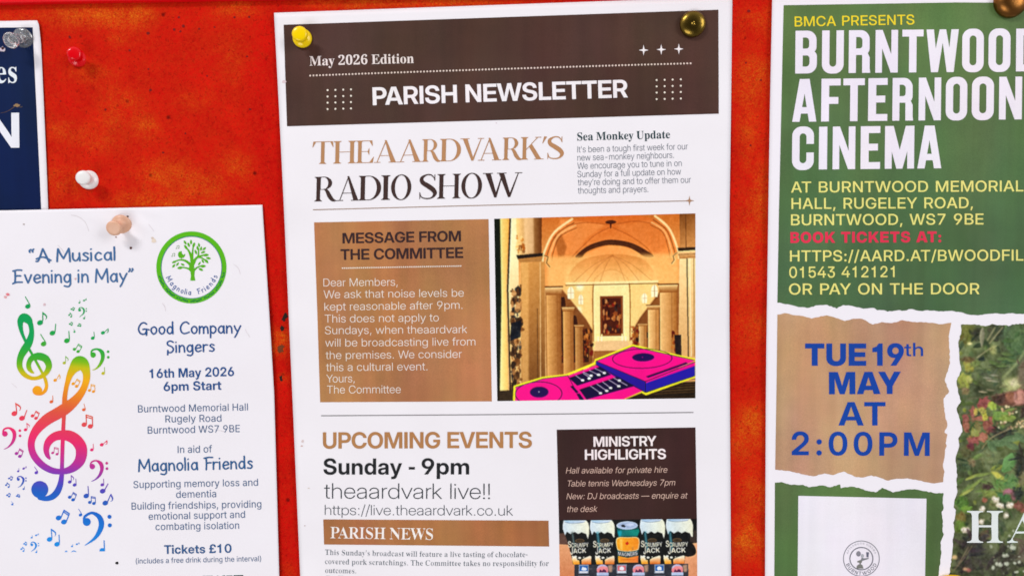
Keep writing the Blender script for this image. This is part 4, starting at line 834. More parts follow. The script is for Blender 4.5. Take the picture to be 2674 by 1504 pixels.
  'd': (276,(208,-8,-51,0,-79,31,-47,53,0,34,1,38,51,58,87,31,52,0,73,0,44,-29,0,90,1,16,-31,12,-38,1,0,12,214,0,0,-283,1,-18,17,-15,34,-3,0,-12,-79,0,-114,-16,0,37,-41,-37),(256,21,23,0,47,19,8,16,0,124,-3,12,-41,17,-26,0,-47,0,-35,-47,0,-48,1,-47,37,-46)),
  'e': (224,(228,-8,-55,0,-91,31,-51,56,0,38,1,35,57,54,93,31,58,0,87,0,101,-57,0,-51,0,-5,-246,0,3,-92,120,0,61,0,46,32,22,-10,-71,-62),(172,143,128,0,0,17,1,32,-23,29,-36,0,-67,0,0,-69)),
  'f': (159,(22,0,0,12,27,1,23,7,9,12,0,22,0,152,-54,0,0,25,54,0,0,32,1,39,97,44,86,0,63,0,71,-28,0,-20,1,-16,-33,-18,-24,0,-25,0,-31,15,0,12,1,10,12,12,1,1,7,6,0,2,1,8,-26,0,-31,0,-15,-20,0,-20,0,-59,84,0,0,-25,-84,0,0,-158,1,-22,31,-14,46,0,0,-12)),
  'g': (244,(216,-104,-95,0,-99,28,0,20,1,25,82,12,-65,16,0,25,1,19,57,28,60,13,-119,22,0,54,1,24,53,35,93,20,117,0,56,-11,124,0,0,-26,-72,0,35,-22,0,-26,1,-22,-45,-34,-79,-20,-52,0,-11,0,-21,2,-10,0,-27,0,-33,-15,0,-10,1,-17,60,0,50,0,81,0,93,-12,39,-28,0,-24,1,-36,-129,-40),(234,92,37,0,27,32,1,66,-25,31,-69,0,-29,-31,1,-66,31,-32),(240,-86,153,0,0,37,1,13,-41,10,-46,0,-160,0,-35,-11,0,-17,1,-13,65,-19)),
  'h': (284,(28,0,0,12,29,0,23,14,0,16,0,255,1,15,-19,14,-30,2,0,11,192,0,0,-141,57,39,86,0,131,0,0,-79,0,-116,1,-16,21,-14,28,0,0,-12,-240,0,0,12,8,0,43,0,0,30,0,120,1,20,-17,20,-30,0,-45,0,-36,-27,0,-133,1,-16,21,-14,28,0,0,-12)),
  'i': (148,(150,270,-31,0,-41,21,1,32,43,22,65,0,43,-22,1,-32,-43,-21),(28,0,0,12,29,1,23,12,0,17,0,146,1,18,-17,12,-30,0,2,13,188,0,0,-189,1,-16,21,-13,28,-1,0,-12)),
  'k': (267,(26,0,0,12,31,1,23,13,0,16,0,254,1,18,-15,12,-32,1,2,12,188,0,0,-213,118,58,27,13,0,10,1,11,-52,0,-6,0,0,13,208,0,0,-13,-57,-1,-48,-23,-76,-38,184,-130,19,-14,26,0,0,-12,-246,0,0,12,10,0,33,0,0,12,1,5,-12,7,-102,74,-22,-10,0,-58,1,-16,21,-13,28,-1,0,-12)),
  'l': (148,(28,0,0,12,29,1,23,12,0,17,0,254,1,16,-15,14,-32,1,0,12,190,0,0,-297,1,-16,21,-13,28,-1,0,-12)),
  'm': (412,(28,0,0,12,29,0,23,14,0,16,0,146,1,16,-19,14,-30,1,0,12,190,0,0,-34,59,40,76,0,105,0,20,-43,61,43,86,0,129,0,0,-79,0,-116,1,-16,19,-14,30,0,0,-12,-236,0,0,12,29,0,21,14,0,16,0,120,1,20,-17,20,-30,0,-43,0,-34,-26,0,-134,1,-16,19,-14,28,0,0,-12,-234,0,0,12,29,0,21,14,0,16,0,120,1,20,-15,20,-32,0,-45,0,-32,-27,0,-133,1,-16,19,-13,28,-1,0,-12)),
  'n': (284,(28,0,0,12,29,0,23,14,0,16,0,146,1,16,-19,14,-30,1,0,12,192,0,0,-32,57,38,86,0,131,0,0,-79,0,-116,1,-16,21,-14,28,0,0,-12,-240,0,0,12,8,0,43,0,0,30,0,120,1,20,-17,20,-30,0,-45,0,-36,-27,0,-133,1,-16,21,-14,28,0,0,-12)),
  'o': (250,(250,-8,-65,0,-99,32,-55,56,1,70,57,56,101,31,133,0,101,-31,57,-55,1,-73,-55,-54,-99,-32),(312,29,9,10,9,43,0,32,1,66,-35,42,-40,0,-43,0,-33,-42,0,-65,1,-33,9,-43,10,-10,17,-21,85,0)),
  'p': (276,(26,-104,0,12,23,0,25,9,7,15,0,20,0,229,1,23,-17,14,-32,2,0,11,184,0,0,-35,47,42,86,0,53,0,81,-32,45,-53,0,-34,1,-37,-43,-57,-83,-33,-54,0,-73,0,-44,32,0,-67,1,-20,13,-21,33,-7,30,-1,0,-12),(376,115,1,45,-16,24,-15,23,-93,0,-30,-32,0,-124,25,-30,93,0,41,47)),
  'r': (214,(28,0,0,12,29,1,23,12,0,17,0,146,1,18,-17,12,-30,0,2,13,184,0,0,-43,29,24,71,25,34,0,41,0,45,-21,0,-18,1,-14,-35,-18,-51,0,-25,12,-19,16,-18,0,-19,0,-37,-28,0,-23,0,-101,1,-18,31,-11,42,-1,0,-12)),
  's': (214,(224,-8,-39,0,-56,12,-7,2,-12,0,-23,0,-8,-12,-24,0,0,84,28,0,13,-31,73,-36,44,0,39,0,41,17,0,16,1,20,-54,14,-72,18,-51,14,-51,32,0,22,1,32,83,42,72,0,17,0,43,-5,28,-4,5,-1,13,-1,4,0,19,0,10,11,20,0,0,-73,-24,0,-15,27,-63,28,-38,0,-31,0,-33,-15,1,-24,33,-16,30,-7,66,-17,53,-13,49,-31,0,-27,1,-36,-87,-42)),
  't': (170,(184,-7,-59,0,-51,29,0,31,0,155,-42,0,0,15,61,29,83,46,20,18,24,0,0,-85,92,0,0,-23,-92,0,0,-147,1,-15,15,-16,20,0,35,0,24,26,24,-7,-47,-56)),
  'u': (279,(196,-8,-69,0,-57,41,0,39,0,112,1,18,-19,16,-32,1,0,12,196,0,0,-176,1,-13,27,-16,26,0,45,0,32,23,0,135,1,20,-21,14,-36,1,0,12,200,0,0,-179,1,-17,23,-12,32,-1,0,-12,-81,0,-114,-18,0,38,-23,-18,-75,-20)),
  'v': (228,(212,-8,-156,192,-11,16,-21,18,-26,0,0,13,248,0,0,-12,-12,0,-39,0,0,-13,1,-4,2,-2,82,-109,76,97,9,10,0,4,1,17,-56,0,0,12,150,0,0,-11,-27,-4,-25,-18,-12,-17,-150,-189)),
  'w': (324,(182,-8,-158,205,-5,9,-17,11,-16,1,0,13,222,0,0,-13,-19,0,-15,-6,0,-6,1,-4,5,-8,4,-6,70,-94,66,81,-14,23,-7,12,-17,9,-24,1,0,11,230,0,0,-13,-39,0,0,-12,1,-2,3,-7,2,-2,56,-90,68,85,9,9,1,13,-19,6,-26,2,0,11,134,0,0,-11,-21,-1,-17,-15,-12,-12,-160,-200,-22,0,-98,154,-124,-154)),
  'y': (224,(-10,-62,1,12,35,20,28,0,29,0,33,-14,0,-12,1,-2,-1,-4,0,-3,1,-9,35,0,26,19,15,9,19,26,6,16,-154,190,-9,12,-15,14,-4,2,-9,4,-18,0,-4,0,0,13,248,0,0,-13,-27,0,-19,-5,0,-9,1,-2,5,-7,2,-4,78,-103,68,92,5,8,7,12,0,4,1,8,-25,6,-26,0,0,13,144,0,0,-13,-21,0,-23,-18,-14,-20,-146,-198,-23,-34,-47,-38,-51,-14,-75,0,-49,22)),
 },
}
def quad_outline(d):
    """Glyph contour from running differences; an odd first number marks a curve's control point."""
    P, x, y = [], 0, 0
    for i in range(0, len(d), 2):
        off = d[i] % 2
        x += (d[i] - off) // 2
        y += d[i + 1]
        P.append((2.0 * x, 2.0 * y, off))
    Q = []
    for a, c in zip(P, P[1:] + P[:1]):
        Q.append(a)
        if a[2] and c[2]:
            Q.append(((a[0] + c[0]) / 2, (a[1] + c[1]) / 2, 0))
    Q.append(Q[0])
    out, i = [Q[0][:2]], 1
    while i < len(Q):
        if not Q[i][2]:
            out.append(Q[i][:2])
            i += 1
            continue
        a, b, c = np.array(out[-1]), np.array(Q[i][:2]), np.array(Q[i + 1][:2])
        n = max(1, int(math.ceil(math.sqrt(np.linalg.norm(a - 2 * b + c) / 4 / 2.2))))
        out += [tuple((1 - t) ** 2 * a + 2 * t * (1 - t) * b + t * t * c) for t in np.arange(1, n + 1) / n]
        i += 2
    return [tuple(float(v) for v in p) for p in out[:-1]]


FONT = {}
for _k, _d in GLYPHS.items():
    FONT[_k] = {_c: ([quad_outline(q) for q in _g[1:]], 2.0 * _g[0]) for _c, _g in _d.items()}


def lighten(contours, e):
    """Thin a bold serif's upright strokes sideways by e on each side."""
    out = []
    for p in contours:
        q = []
        for i in range(len(p)):
            (x0, y0), (x1, y1), (x2, y2) = p[i - 1], p[i], p[(i + 1) % len(p)]
            l1 = math.hypot(x1 - x0, y1 - y0) or 1
            l2 = math.hypot(x2 - x1, y2 - y1) or 1
            q.append((x1 + e * ((y1 - y0) / l1 + (y2 - y1) / l2) / 2, y1 - e * .12 * ((x1 - x0) / l1 + (x2 - x1) / l2) / 2))
        out.append(q)
    return out


FONT['P'] = {_c: (lighten(_o, 29), _a) for _c, (_o, _a) in FONT['S'].items()}
FONT['G'] = {_c: (lighten(_o, 17), _a) for _c, (_o, _a) in FONT['S'].items()}
CAPH = {k: 727.0 for k in 'BHLTRM'}
CAPH.update(S=676.0, G=676.0, P=676.0, J=1000.0)
_KERN = {}
for _v, _p in ((-75, 'AT TA AV VA AY YA LT PA To Te Ta Yo'), (-40, 'AW WA We Wo RY Tu FA'), (-20, 'Ti av va rk ve')):
    for _q in _p.split():
        _KERN[_q] = _v


# the flyer's childlike hand: pen strokes, capital height 1
def _bowl(x=0.0):
    return [(x + .38, .48), (x + .22, .6), (x + .04, .42), (x + .03, .16), (x + .18, .01), (x + .36, .14), (x + .39, .45)]


HAND = {
    'A': ([[(-.02, .04), (.10, .06), (.26, .5), (.40, .98)], [(.40, .98), (.58, .5), (.78, -.06)], [(.0, .22), (.3, .34), (.55, .30), (.88, .08)]], .86),
    'M': ([[(0, -.02), (.03, .5), (.07, .95)], [(.07, .95), (.22, .55), (.40, .2)], [(.40, .2), (.58, .6), (.74, .97)], [(.74, .97), (.78, .5), (.80, -.04)]], .90),
    'u': ([[(0, .6), (.0, .2), (.12, .02), (.28, .08), (.40, .34)], [(.40, .6), (.41, .3), (.43, 0)]], .52),
    's': ([[(.34, .52), (.18, .61), (.05, .5), (.18, .34), (.34, .2), (.24, .01), (.0, .05)]], .44),
    'i': ([[(0, .6), (.01, .3), (0, 0)], [(0, .86), (.01, .88)]], .16),
    'c': ([[(.38, .50), (.22, .61), (.05, .42), (.04, .16), (.2, .0), (.40, .1)]], .50),
    'a': ([_bowl(), [(.41, .6), (.41, .3), (.44, 0)]], .54),
    'l': ([[(0, 1.0), (.01, .5), (0, 0)]], .15),
    'E': ([[(.0, .90), (.3, .97), (.58, .95)], [(.13, .93), (.15, .5), (.12, .04)], [(.14, .5), (.32, .54), (.50, .53)], [(-.02, -.04), (.25, .06), (.60, .06)]], .70),
    'v': ([[(0, .6), (.1, .3), (.21, 0)], [(.21, 0), (.33, .3), (.43, .6)]], .52),
    'e': ([[(.04, .27), (.22, .32), (.42, .37), (.34, .57), (.16, .58), (.02, .36), (.05, .12), (.2, .0), (.42, .1)]], .52),
    'n': ([[(0, .6), (.01, .3), (0, 0)], [(0, .36), (.12, .54), (.26, .58), (.36, .44), (.38, .2), (.39, 0)]], .50),
    'g': ([_bowl(), [(.41, .6), (.42, .1), (.40, -.18), (.26, -.32), (.02, -.26)]], .54),
    'y': ([[(0, .6), (.08, .36), (.22, .12)], [(.46, .6), (.3, .25), (.14, -.14), (.02, -.36)]], .52),
    'G': ([[(.62, .84), (.42, .97), (.18, .84), (.03, .5), (.08, .18), (.28, .0), (.52, .05), (.62, .34)], [(.34, .40), (.55, .42), (.80, .36)], [(.60, .4), (.62, .15), (.60, -.10)]], .86),
    'o': ([[(.22, .6), (.05, .48), (.02, .22), (.18, .0), (.36, .1), (.42, .36), (.32, .56), (.22, .6)]], .52),
    'd': ([_bowl(), [(.41, 1.0), (.41, .5), (.43, 0)]], .55),
    'C': ([[(.66, .82), (.46, .98), (.20, .86), (.04, .52), (.10, .16), (.32, .0), (.68, .12)]], .76),
    'm': ([[(0, .6), (.01, .3), (0, 0)], [(0, .36), (.12, .56), (.26, .54), (.31, .3), (.31, 0)], [(.31, .36), (.42, .56), (.56, .54), (.62, .3), (.63, 0)]], .74),
    'p': ([[(0, .6), (.01, .1), (0, -.36)], [(.02, .48), (.18, .61), (.38, .46), (.38, .18), (.2, .01), (.02, .14)]], .50),
    'S': ([[(.50, .88), (.30, 1.0), (.08, .9), (.10, .66), (.38, .5), (.50, .26), (.34, .0), (.08, .02)], [(.08, .18), (.07, -.05), (.06, -.2)]], .62),
    'r': ([[(0, .6), (.01, .3), (0, 0)], [(0, .36), (.12, .56), (.32, .56)]], .38),
    'F': ([[(.0, .92), (.3, .98), (.62, .97)], [(.14, .95), (.16, .5), (.13, -.02)], [(.15, .5), (.32, .54), (.50, .54)]], .58),
    '\u201c': ([[(.02, .74), (.0, .86), (.08, .95)], [(.20, .76), (.18, .88), (.26, .97)]], .34),
    '\u201d': ([[(.06, .95), (.08, .86), (.0, .74)], [(.24, .95), (.26, .86), (.18, .74)]], .34),
}
HAND_W = .125
FONT['J'] = {}
for _c, (_st, _a) in HAND.items():
    _o = []
    for _p in _st:
        _o += stroke([(x * 1000, y * 1000) for x, y in _p], HAND_W * 1000, n=3, cap=9)
    FONT['J'][_c] = (_o, (_a + .08) * 1000)

_TRI = {}


def glyph_tris(font, ch):
    k = (font, ch)
    if k not in _TRI:
        _TRI[k] = fill(FONT[font][ch][0])
    return _TRI[k]


def layout(font, text, track=0.0):
    x, out = 0.0, []
    for i, ch in enumerate(text):
        if ch == ' ':
            x += {'J': 330, 'S': 250, 'G': 250, 'P': 250, 'M': 320}.get(font, 275) + track
            continue
        out.append((ch, x))
        x += FONT[font][ch][1] + _KERN.get(text[i:i + 2], 0) * (font != 'J') + track
    return out, x - track


def text(ink, font, s, p0, p1, cap, color, shear=0.0, tight=0.0, layer=0.00012, drop=0.0):
    """Set one printed line from p0 to p1 (ends of its baseline in photograph pixels), capitals cap pixels high.
    tight adds letter spacing (thousandths of an em) before the line is scaled to its measured width."""
    k = cap / CAPH[font]
    first, last = s[0], s[-1]
    lo = min(x for c in FONT[font][first][0] for x, _ in c)
    lay, adv = layout(font, s, tight)
    hi = lay[-1][1] + max(x for c in FONT[font][last][0] for x, _ in c)
    L = math.hypot(p1[0] - p0[0], p1[1] - p0[1])
    sx = L / (hi - lo)
    ux, uy = (p1[0] - p0[0]) / L, (p1[1] - p0[1]) / L
    for ch, x in lay:
        V, T = glyph_tris(font, ch)
        a = (V[:, 0] + x - lo) * sx + shear * V[:, 1] * k
        b = V[:, 1] * k
        X = p0[0] + a * ux + b * uy
        Y = p0[1] + a * uy - b * ux
        if drop:
            Y = Y + drop * 4 * (a / L) * (1 - a / L)
        ink.tri(np.stack([X, Y], 1), T, color, layer)
    return ink


def arc_text(ink, font, s, centre, r, a0, a1, cap, color, bottom=True, layer=0.00012, ry=None):
    """Letters round a circle; angles in degrees clockwise from the top as seen, baseline at radius r."""
    ry = ry or r
    k = cap / CAPH[font]
    lay, adv = layout(font, s)
    for ch, x in lay:
        V, T = glyph_tris(font, ch)
        w = FONT[font][ch][1]
        a = math.radians(a0 + (a1 - a0) * (x + w / 2) / adv)
        px, py = centre[0] + r * math.sin(a), centre[1] - ry * math.cos(a)
        up = (math.sin(a), -math.cos(a))
        if bottom:
            up = (-up[0], -up[1])
        rt = (-up[1], up[0])
        u, v = (V[:, 0] - w / 2) * k, V[:, 1] * k
        ink.tri(np.stack([px + rt[0] * u + up[0] * v, py + rt[1] * u + up[1] * v], 1), T, color, layer)
    return ink


# narrow poster capitals, drawn in a box of height 1
def _rr(x0, y0, x1, y1, rs, n=7):
    """Rounded rectangle; rs = radii (bl, br, tr, tl)."""
    out = []
    for (cx, cy, sx, sy, a0), r in zip(((x0, y0, 1, 1, math.pi), (x1, y0, -1, 1, 1.5 * math.pi), (x1, y1, -1, -1, 0), (x0, y1, 1, -1, .5 * math.pi)), rs):
        if r <= 0:
            out.append((cx, cy))
            continue
        for i in range(n + 1):
            a = a0 + .5 * math.pi * i / n
            out.append((cx + sx * r + r * math.cos(a), cy + sy * r + r * math.sin(a)))
    return out


def narrow_caps():
    s, b = .178, .160                                   # stem and bar
    R_ = lambda x0, y0, x1, y1: ccw([(x0, y0), (x1, y0), (x1, y1), (x0, y1)])
    g = {}
    W = .52
    g['I'] = [R_(0, 0, s, 1)]
    g['E'] = [R_(0, 0, s, 1), R_(0, 0, .43, b), R_(0, .43, .38, .43 + b), R_(0, 1 - b, .43, 1)]
    g['F'] = [R_(0, 0, s, 1), R_(0, .41, .39, .41 + b), R_(0, 1 - b, .44, 1)]
    g['T'] = [R_(.165, 0, .165 + s, 1), R_(0, 1 - b, .508, 1)]
    g['N'] = [R_(0, 0, .155, 1), R_(.37, 0, .525, 1), ccw([(0, 1), (.165, 1), (.525, 0), (.36, 0)])]
    g['M'] = [R_(0, 0, .16, 1), R_(.52, 0, .68, 1), ccw([(0, 1), (.20, 1), (.41, .18), (.27, .0)]), ccw([(.48, 1), (.68, 1), (.41, 0), (.27, 0), (.26, .1)])]
    g['A'] = [ccw([(0, 0), (.175, 0), (.345, 1), (.17, 1)]), ccw([(.40, 0), (.575, 0), (.405, 1), (.23, 1)]), R_(.13, .19, .45, .19 + .15)]
    g['W'] = [ccw([(0, 1), (.17, 1), (.27, 0), (.11, 0)]), ccw([(.11, 0), (.27, 0), (.42, 1), (.30, 1)]), ccw([(.33, 1), (.45, 1), (.63, 0), (.47, 0)]), ccw([(.47, 0), (.63, 0), (.74, 1), (.57, 1)])]
    r, q = .22, .085
    g['O'] = [_rr(0, -.01, W, 1.01, (r,) * 4), _rr(s, b - .01, W - s, 1 - b + .01, (q,) * 4)[::-1]]
    g['D'] = [_rr(0, 0, W, 1, (0, r, r, 0)), _rr(s, b, W - s, 1 - b, (0, q, q, 0))[::-1]]
    g['U'] = [_rr(0, -.01, W, .6, (r, r, 0, 0)), R_(0, .55, s, 1), R_(W - s, .55, W, 1), _rr(s, b - .01, W - s, .6, (q, q, 0, 0))[::-1]]
    top, bot = _rr(0, .6, W, 1.01, (0, 0, r, r)), _rr(0, -.01, W, .4, (r, r, 0, 0))
    g['C'] = [top, _rr(s, .6, W - s, 1 - b + .01, (0, 0, q, q))[::-1], bot, _rr(s, b - .01, W - s, .4, (q, q, 0, 0))[::-1], R_(0, .35, s, .65),
              R_(W - s, .6, W, .66), R_(W - s, .36, W, .4)]
    g['C'][-1] = R_(W - s, .33, W, .38)
    g['B'] = [_rr(0, 0, W, .54, (0, r, .15, 0)), _rr(s, b, W - s, .42, (0, q, .07, 0))[::-1], _rr(0, .47, W - .012, 1, (0, .15, r, 0)), _rr(s, .58, W - .012 - s, 1 - b, (0, .07, q, 0))[::-1]]
    g['R'] = [R_(0, 0, s, 1), _rr(0, .42, W - .01, 1, (0, .15, r, 0)), _rr(s, .42 + b * .95, W - .01 - s, 1 - b, (0, .07, q, 0))[::-1],
              ccw([(W - s - .01, 0), (W + .01, 0), (W - .005, .1), (W - .005, .36), (W - .06, .47), (W - .2, .5), (W - s - .012, .38), (W - s - .012, .08)])]
    return g


NARROW = {}
for _c, _o in narrow_caps().items():
    _x = [p[0] for q in _o for p in q]
    NARROW[_c] = (_o, min(_x), max(_x))


# high-contrast display capitals for the radio show title
def display_caps():
    T, h, sf = .150, .024, .028                          # thick stem, hairline, serif
    R_ = lambda x0, y0, x1, y1: ccw([(x0, y0), (x1, y0), (x1, y1), (x0, y1)])
    P = lambda *a: ccw(list(a))

    def stem(x, w=T, foot=True, head=True):
        o = [R_(x, 0, x + w, 1)]
        for y0, y1, on in ((0, sf, foot), (1 - sf, 1, head)):
            if on:
                o.append(R_(x - .075, y0, x + w + .075, y1))
                s = 1 if y0 == 0 else -1
                yb = y1 if y0 == 0 else y0
                o.append(P((x - .05, yb), (x, yb), (x, yb + s * .05)))
                o.append(P((x + w + .05, yb), (x + w, yb), (x + w, yb + s * .05)))
        return o
    g = {}
    g['I'] = stem(.075)
    g['H'] = stem(.075) + stem(.64) + [R_(.2, .50, .68, .50 + h)]
    g['T'] = stem(.36, head=False) + [R_(.03, 1 - sf, .855, 1), P((.0, .74), (.02, .74), (.14, 1 - sf), (.03, 1)), P((.885, .74), (.865, .74), (.745, 1 - sf), (.855, 1))]
    g['E'] = stem(.075) + [R_(.1, 1 - sf, .67, 1), R_(.1, 0, .70, sf), R_(.2, .50, .54, .50 + h), P((.665, 1), (.69, .76), (.67, .76), (.55, 1 - sf)),
                           P((.70, 0), (.745, .27), (.725, .27), (.56, sf)), P((.55, .36), (.535, .36), (.47, .51), (.55, .68))]
    g['A'] = [P((.10, 0), (.135, 0), (.455, .93), (.44, 1)), P((.40, 1), (.475, 1), (.85, 0), (.655, 0)), R_(.20, .30, .70, .30 + h), R_(.0, 0, .26, sf), R_(.56, 0, .93, sf)]
    g['V'] = [P((.09, 1), (.285, 1), (.55, .10), (.47, 0)), P((.845, 1), (.88, 1), (.55, 0), (.47, 0)), R_(.0, 1 - sf, .38, 1), R_(.72, 1 - sf, .98, 1)]
    g['W'] = [P((.08, 1), (.27, 1), (.50, .12), (.42, 0)), P((.69, 1), (.725, 1), (.50, 0), (.42, 0)), P((.56, 1), (.75, 1), (.99, .12), (.91, 0)), P((1.25, 1), (1.285, 1), (.99, 0), (.91, 0)),
              R_(.0, 1 - sf, .36, 1), R_(.50, 1 - sf, .84, 1), R_(1.14, 1 - sf, 1.40, 1)]
    e = lambda cx, cy, rx, ry: ccw(circle(cx, cy, rx, ry, 44))
    g['O'] = [e(.43, .5, .43, .525), e(.43, .5, .265, .49)[::-1]]
    half = lambda cx, cy, rx, ry, n=26: [(cx + rx * math.sin(math.pi * i / n), cy - ry * math.cos(math.pi * i / n)) for i in range(n + 1)]
    g['D'] = stem(.075) + [ccw([(.2, 0)] + half(.38, .5, .47, .5) + [(.2, 1)]), cw([(.24, sf)] + half(.38, .5, .305, .5 - sf) + [(.24, 1 - sf)])]
    bowl = [ccw([(.2, .47)] + half(.36, .735, .33, .265) + [(.2, 1)]), cw([(.24, .47 + h)] + half(.36, .735, .175, .265 - h) + [(.24, 1 - h)])]
    g['R'] = stem(.075) + bowl + stroke([(.40, .485, .06), (.50, .40, .13), (.60, .2, .165), (.72, .05, .13), (.86, .01, .03)], n=8, cap=12)
    g['K'] = stem(.075) + [P((.2, .40), (.2, .44), (.68, 1), (.725, 1)), P((.33, .58), (.45, .69), (.86, 0), (.65, 0)), R_(.58, 1 - sf, .84, 1), R_(.55, 0, .95, sf)]
    g["'"] = [P((.0, .70), (.03, .70), (.26, 1.0), (.10, 1.02))]
    g['S'] = stroke([(.60, .76, .02), (.575, .86, .035), (.46, .975, .05), (.28, .975, .06), (.12, .85, .13), (.15, .68, .165), (.34, .54, .19), (.54, .38, .185), (.62, .22, .15), (.52, .06, .07),
                     (.32, .015, .05), (.12, .08, .04), (.06, .26, .02)], n=8, cap=12) + [P((.60, .74), (.625, .74), (.62, 1.02), (.59, .97)), P((.065, .28), (.04, .28), (.045, -.02), (.075, .04))]
    return g


DISPLAY = {}
for _c, _o in display_caps().items():
    _x = [p[0] for q in _o for p in q]
    DISPLAY[_c] = (_o, min(_x), max(_x))
_BOXT = {}


def boxed(ink, table, items, base, cap, color, key, layer=0.00012):
    """Letters set one by one: items (letter, x0, x1) in pixels, base(x) -> baseline pixel, cap pixels high."""
    for ch, x0, x1 in items:
        o, lo, hi = table[ch]
        k = (key, ch)
        if k not in _BOXT:
            _BOXT[k] = fill(o, .25)
        V, T = _BOXT[k]
        u = (V[:, 0] - lo) / (hi - lo)
        X = x0 + u * (x1 - x0)
        dy = (base(x1) - base(x0)) / (x1 - x0)
        Y = base(X) - V[:, 1] * cap
        X = X - dy * -V[:, 1] * cap * -1
        ink.tri(np.stack([X, Y], 1), T, color, layer)
    return ink


# ------------------------------------------------------------------ a small painter for the printed pictures
class Canvas:
    def __init__(self, x0, y0, x1, y1, w, h, base):
        self.b = (x0, y0, x1, y1)
        self.w, self.h = w * 2, h * 2
        self.a = np.empty((self.h, self.w, 3))
        self.a[:] = base
        self.X = x0 + (np.arange(self.w) + .5) / self.w * (x1 - x0)
        self.Y = y0 + (np.arange(self.h) + .5) / self.h * (y1 - y0)
        self.sx, self.sy = self.w / (x1 - x0), self.h / (y1 - y0)

    def mask(self, polys):
        P = np.vstack([np.asarray(p, float) for p in polys])
        i0 = int(max(np.searchsorted(self.X, P[:, 0].min()), 0))
        i1 = int(np.searchsorted(self.X, P[:, 0].max()))
        j0 = int(np.searchsorted(self.Y, P[:, 1].min()))
        j1 = int(np.searchsorted(self.Y, P[:, 1].max()))
        if i1 <= i0 or j1 <= j0:
            return None
        X, Y = self.X[i0:i1], self.Y[j0:j1]
        w = np.zeros((j1 - j0, i1 - i0), np.int16)
        for p in polys:
            p = np.asarray(p, float)
            for (ax, ay), (bx, by) in zip(p, np.roll(p, -1, 0)):
                if ay == by:
                    continue
                r = np.flatnonzero((Y >= min(ay, by)) & (Y < max(ay, by)))
                if len(r) == 0:
                    continue
                xc = ax + (Y[r] - ay) * (bx - ax) / (by - ay)
                w[r] += (X[None, :] < xc[:, None]) * (1 if by > ay else -1)
        return (w != 0).astype(float), (j0, j1, i0, i1)

    @staticmethod
    def _blur(m, r):
        for ax in (0, 1):
            for _ in range(2):
                k = np.cumsum(np.insert(np.pad(m, [(r, r) if a == ax else (0, 0) for a in (0, 1)], mode='edge'), 0, 0, axis=ax), axis=ax)
                sl1 = [slice(None)] * 2
                sl0 = [slice(None)] * 2
                sl1[ax] = slice(2 * r, None)
                sl0[ax] = slice(0, -2 * r)
                m = (k[tuple(sl1)] - k[tuple(sl0)])[tuple(slice(0, m.shape[a]) if a == ax else slice(None) for a in (0, 1))] / (2 * r)
        return m

    def poly(self, pts, col, alpha=1.0, blur=0, col2=None, axis=None):
        """Fill; col2 with axis (x0, y0, x1, y1) makes a linear gradient; blur in canvas units softens the edge."""
        polys = pts if isinstance(pts[0][0], (tuple, list, np.ndarray)) else [pts]
        r = self.mask(polys)
        if r is None:
            return self
        m, (j0, j1, i0, i1) = r
        if blur:
            k = max(1, int(blur * self.sx))
            J0, J1, I0, I1 = max(j0 - 2 * k, 0), min(j1 + 2 * k, self.h), max(i0 - 2 * k, 0), min(i1 + 2 * k, self.w)
            M = np.zeros((J1 - J0, I1 - I0))
            M[j0 - J0:j1 - J0, i0 - I0:i1 - I0] = m
            m, (j0, j1, i0, i1) = self._blur(M, k), (J0, J1, I0, I1)
        c = np.asarray(col, float)
        if col2 is not None:
            ax, ay, bx, by = axis
            t = ((self.X[None, i0:i1] - ax) * (bx - ax) + (self.Y[j0:j1, None] - ay) * (by - ay)) / ((bx - ax) ** 2 + (by - ay) ** 2)
            c = c + np.clip(t, 0, 1)[..., None] * (np.asarray(col2, float) - c)
        m = (m * alpha)[..., None]
        self.a[j0:j1, i0:i1] = self.a[j0:j1, i0:i1] * (1 - m) + c * m
        return self

    def line(self, pts, w, col, alpha=1.0, blur=0, smooth=False):
        return self.poly(stroke([(p[0], p[1]) for p in pts], w, n=8, smooth=smooth, cap=8), col, alpha, blur)

    def noise(self, amp, cell, seed=1, tint=(1, 1, 1), region=None):
        r = np.random.default_rng(seed)
        gw, gh = int(self.w / (cell * self.sx)) + 3, int(self.h / (cell * self.sy)) + 3
        g = r.random((gh, gw)) - .5
        u = np.arange(self.w) / (cell * self.sx)
        v = np.arange(self.h) / (cell * self.sy)
        iu, iv = u.astype(int), v.astype(int)
        fu, fv = (u - iu), (v - iv)
        fu, fv = fu * fu * (3 - 2 * fu), (fv * fv * (3 - 2 * fv))[:, None]
        n = (g[iv][:, iu] * (1 - fu) + g[iv][:, iu + 1] * fu) * (1 - fv) + (g[iv + 1][:, iu] * (1 - fu) + g[iv + 1][:, iu + 1] * fu) * fv
        n = n * 2 * amp
        if region is not None:
            m = np.zeros((self.h, self.w))
            mm, (j0, j1, i0, i1) = self.mask([region])
            m[j0:j1, i0:i1] = mm
            n = n * m
        self.a = self.a + n[..., None] * np.asarray(tint, float)
        return self

    def text(self, font, s, p0, p1, cap, col, alpha=1.0, drop=0.0, bold=0):
        lay, adv = layout(font, s)
        L = math.hypot(p1[0] - p0[0], p1[1] - p0[1])
        k, sx = cap / CAPH[font], L / adv
        ux, uy = (p1[0] - p0[0]) / L, (p1[1] - p0[1]) / L
        for ch, x in lay:
            polys = []
            for c in FONT[font][ch][0]:
                q = []
                for a, b in c:
                    A, B = (a + x) * sx, b * k
                    t = A / L
                    q.append((p0[0] + A * ux + B * uy, p0[1] + A * uy - B * ux + drop * 4 * t * (1 - t)))
                polys.append(q)
            self.poly(polys, col, alpha)
        return self

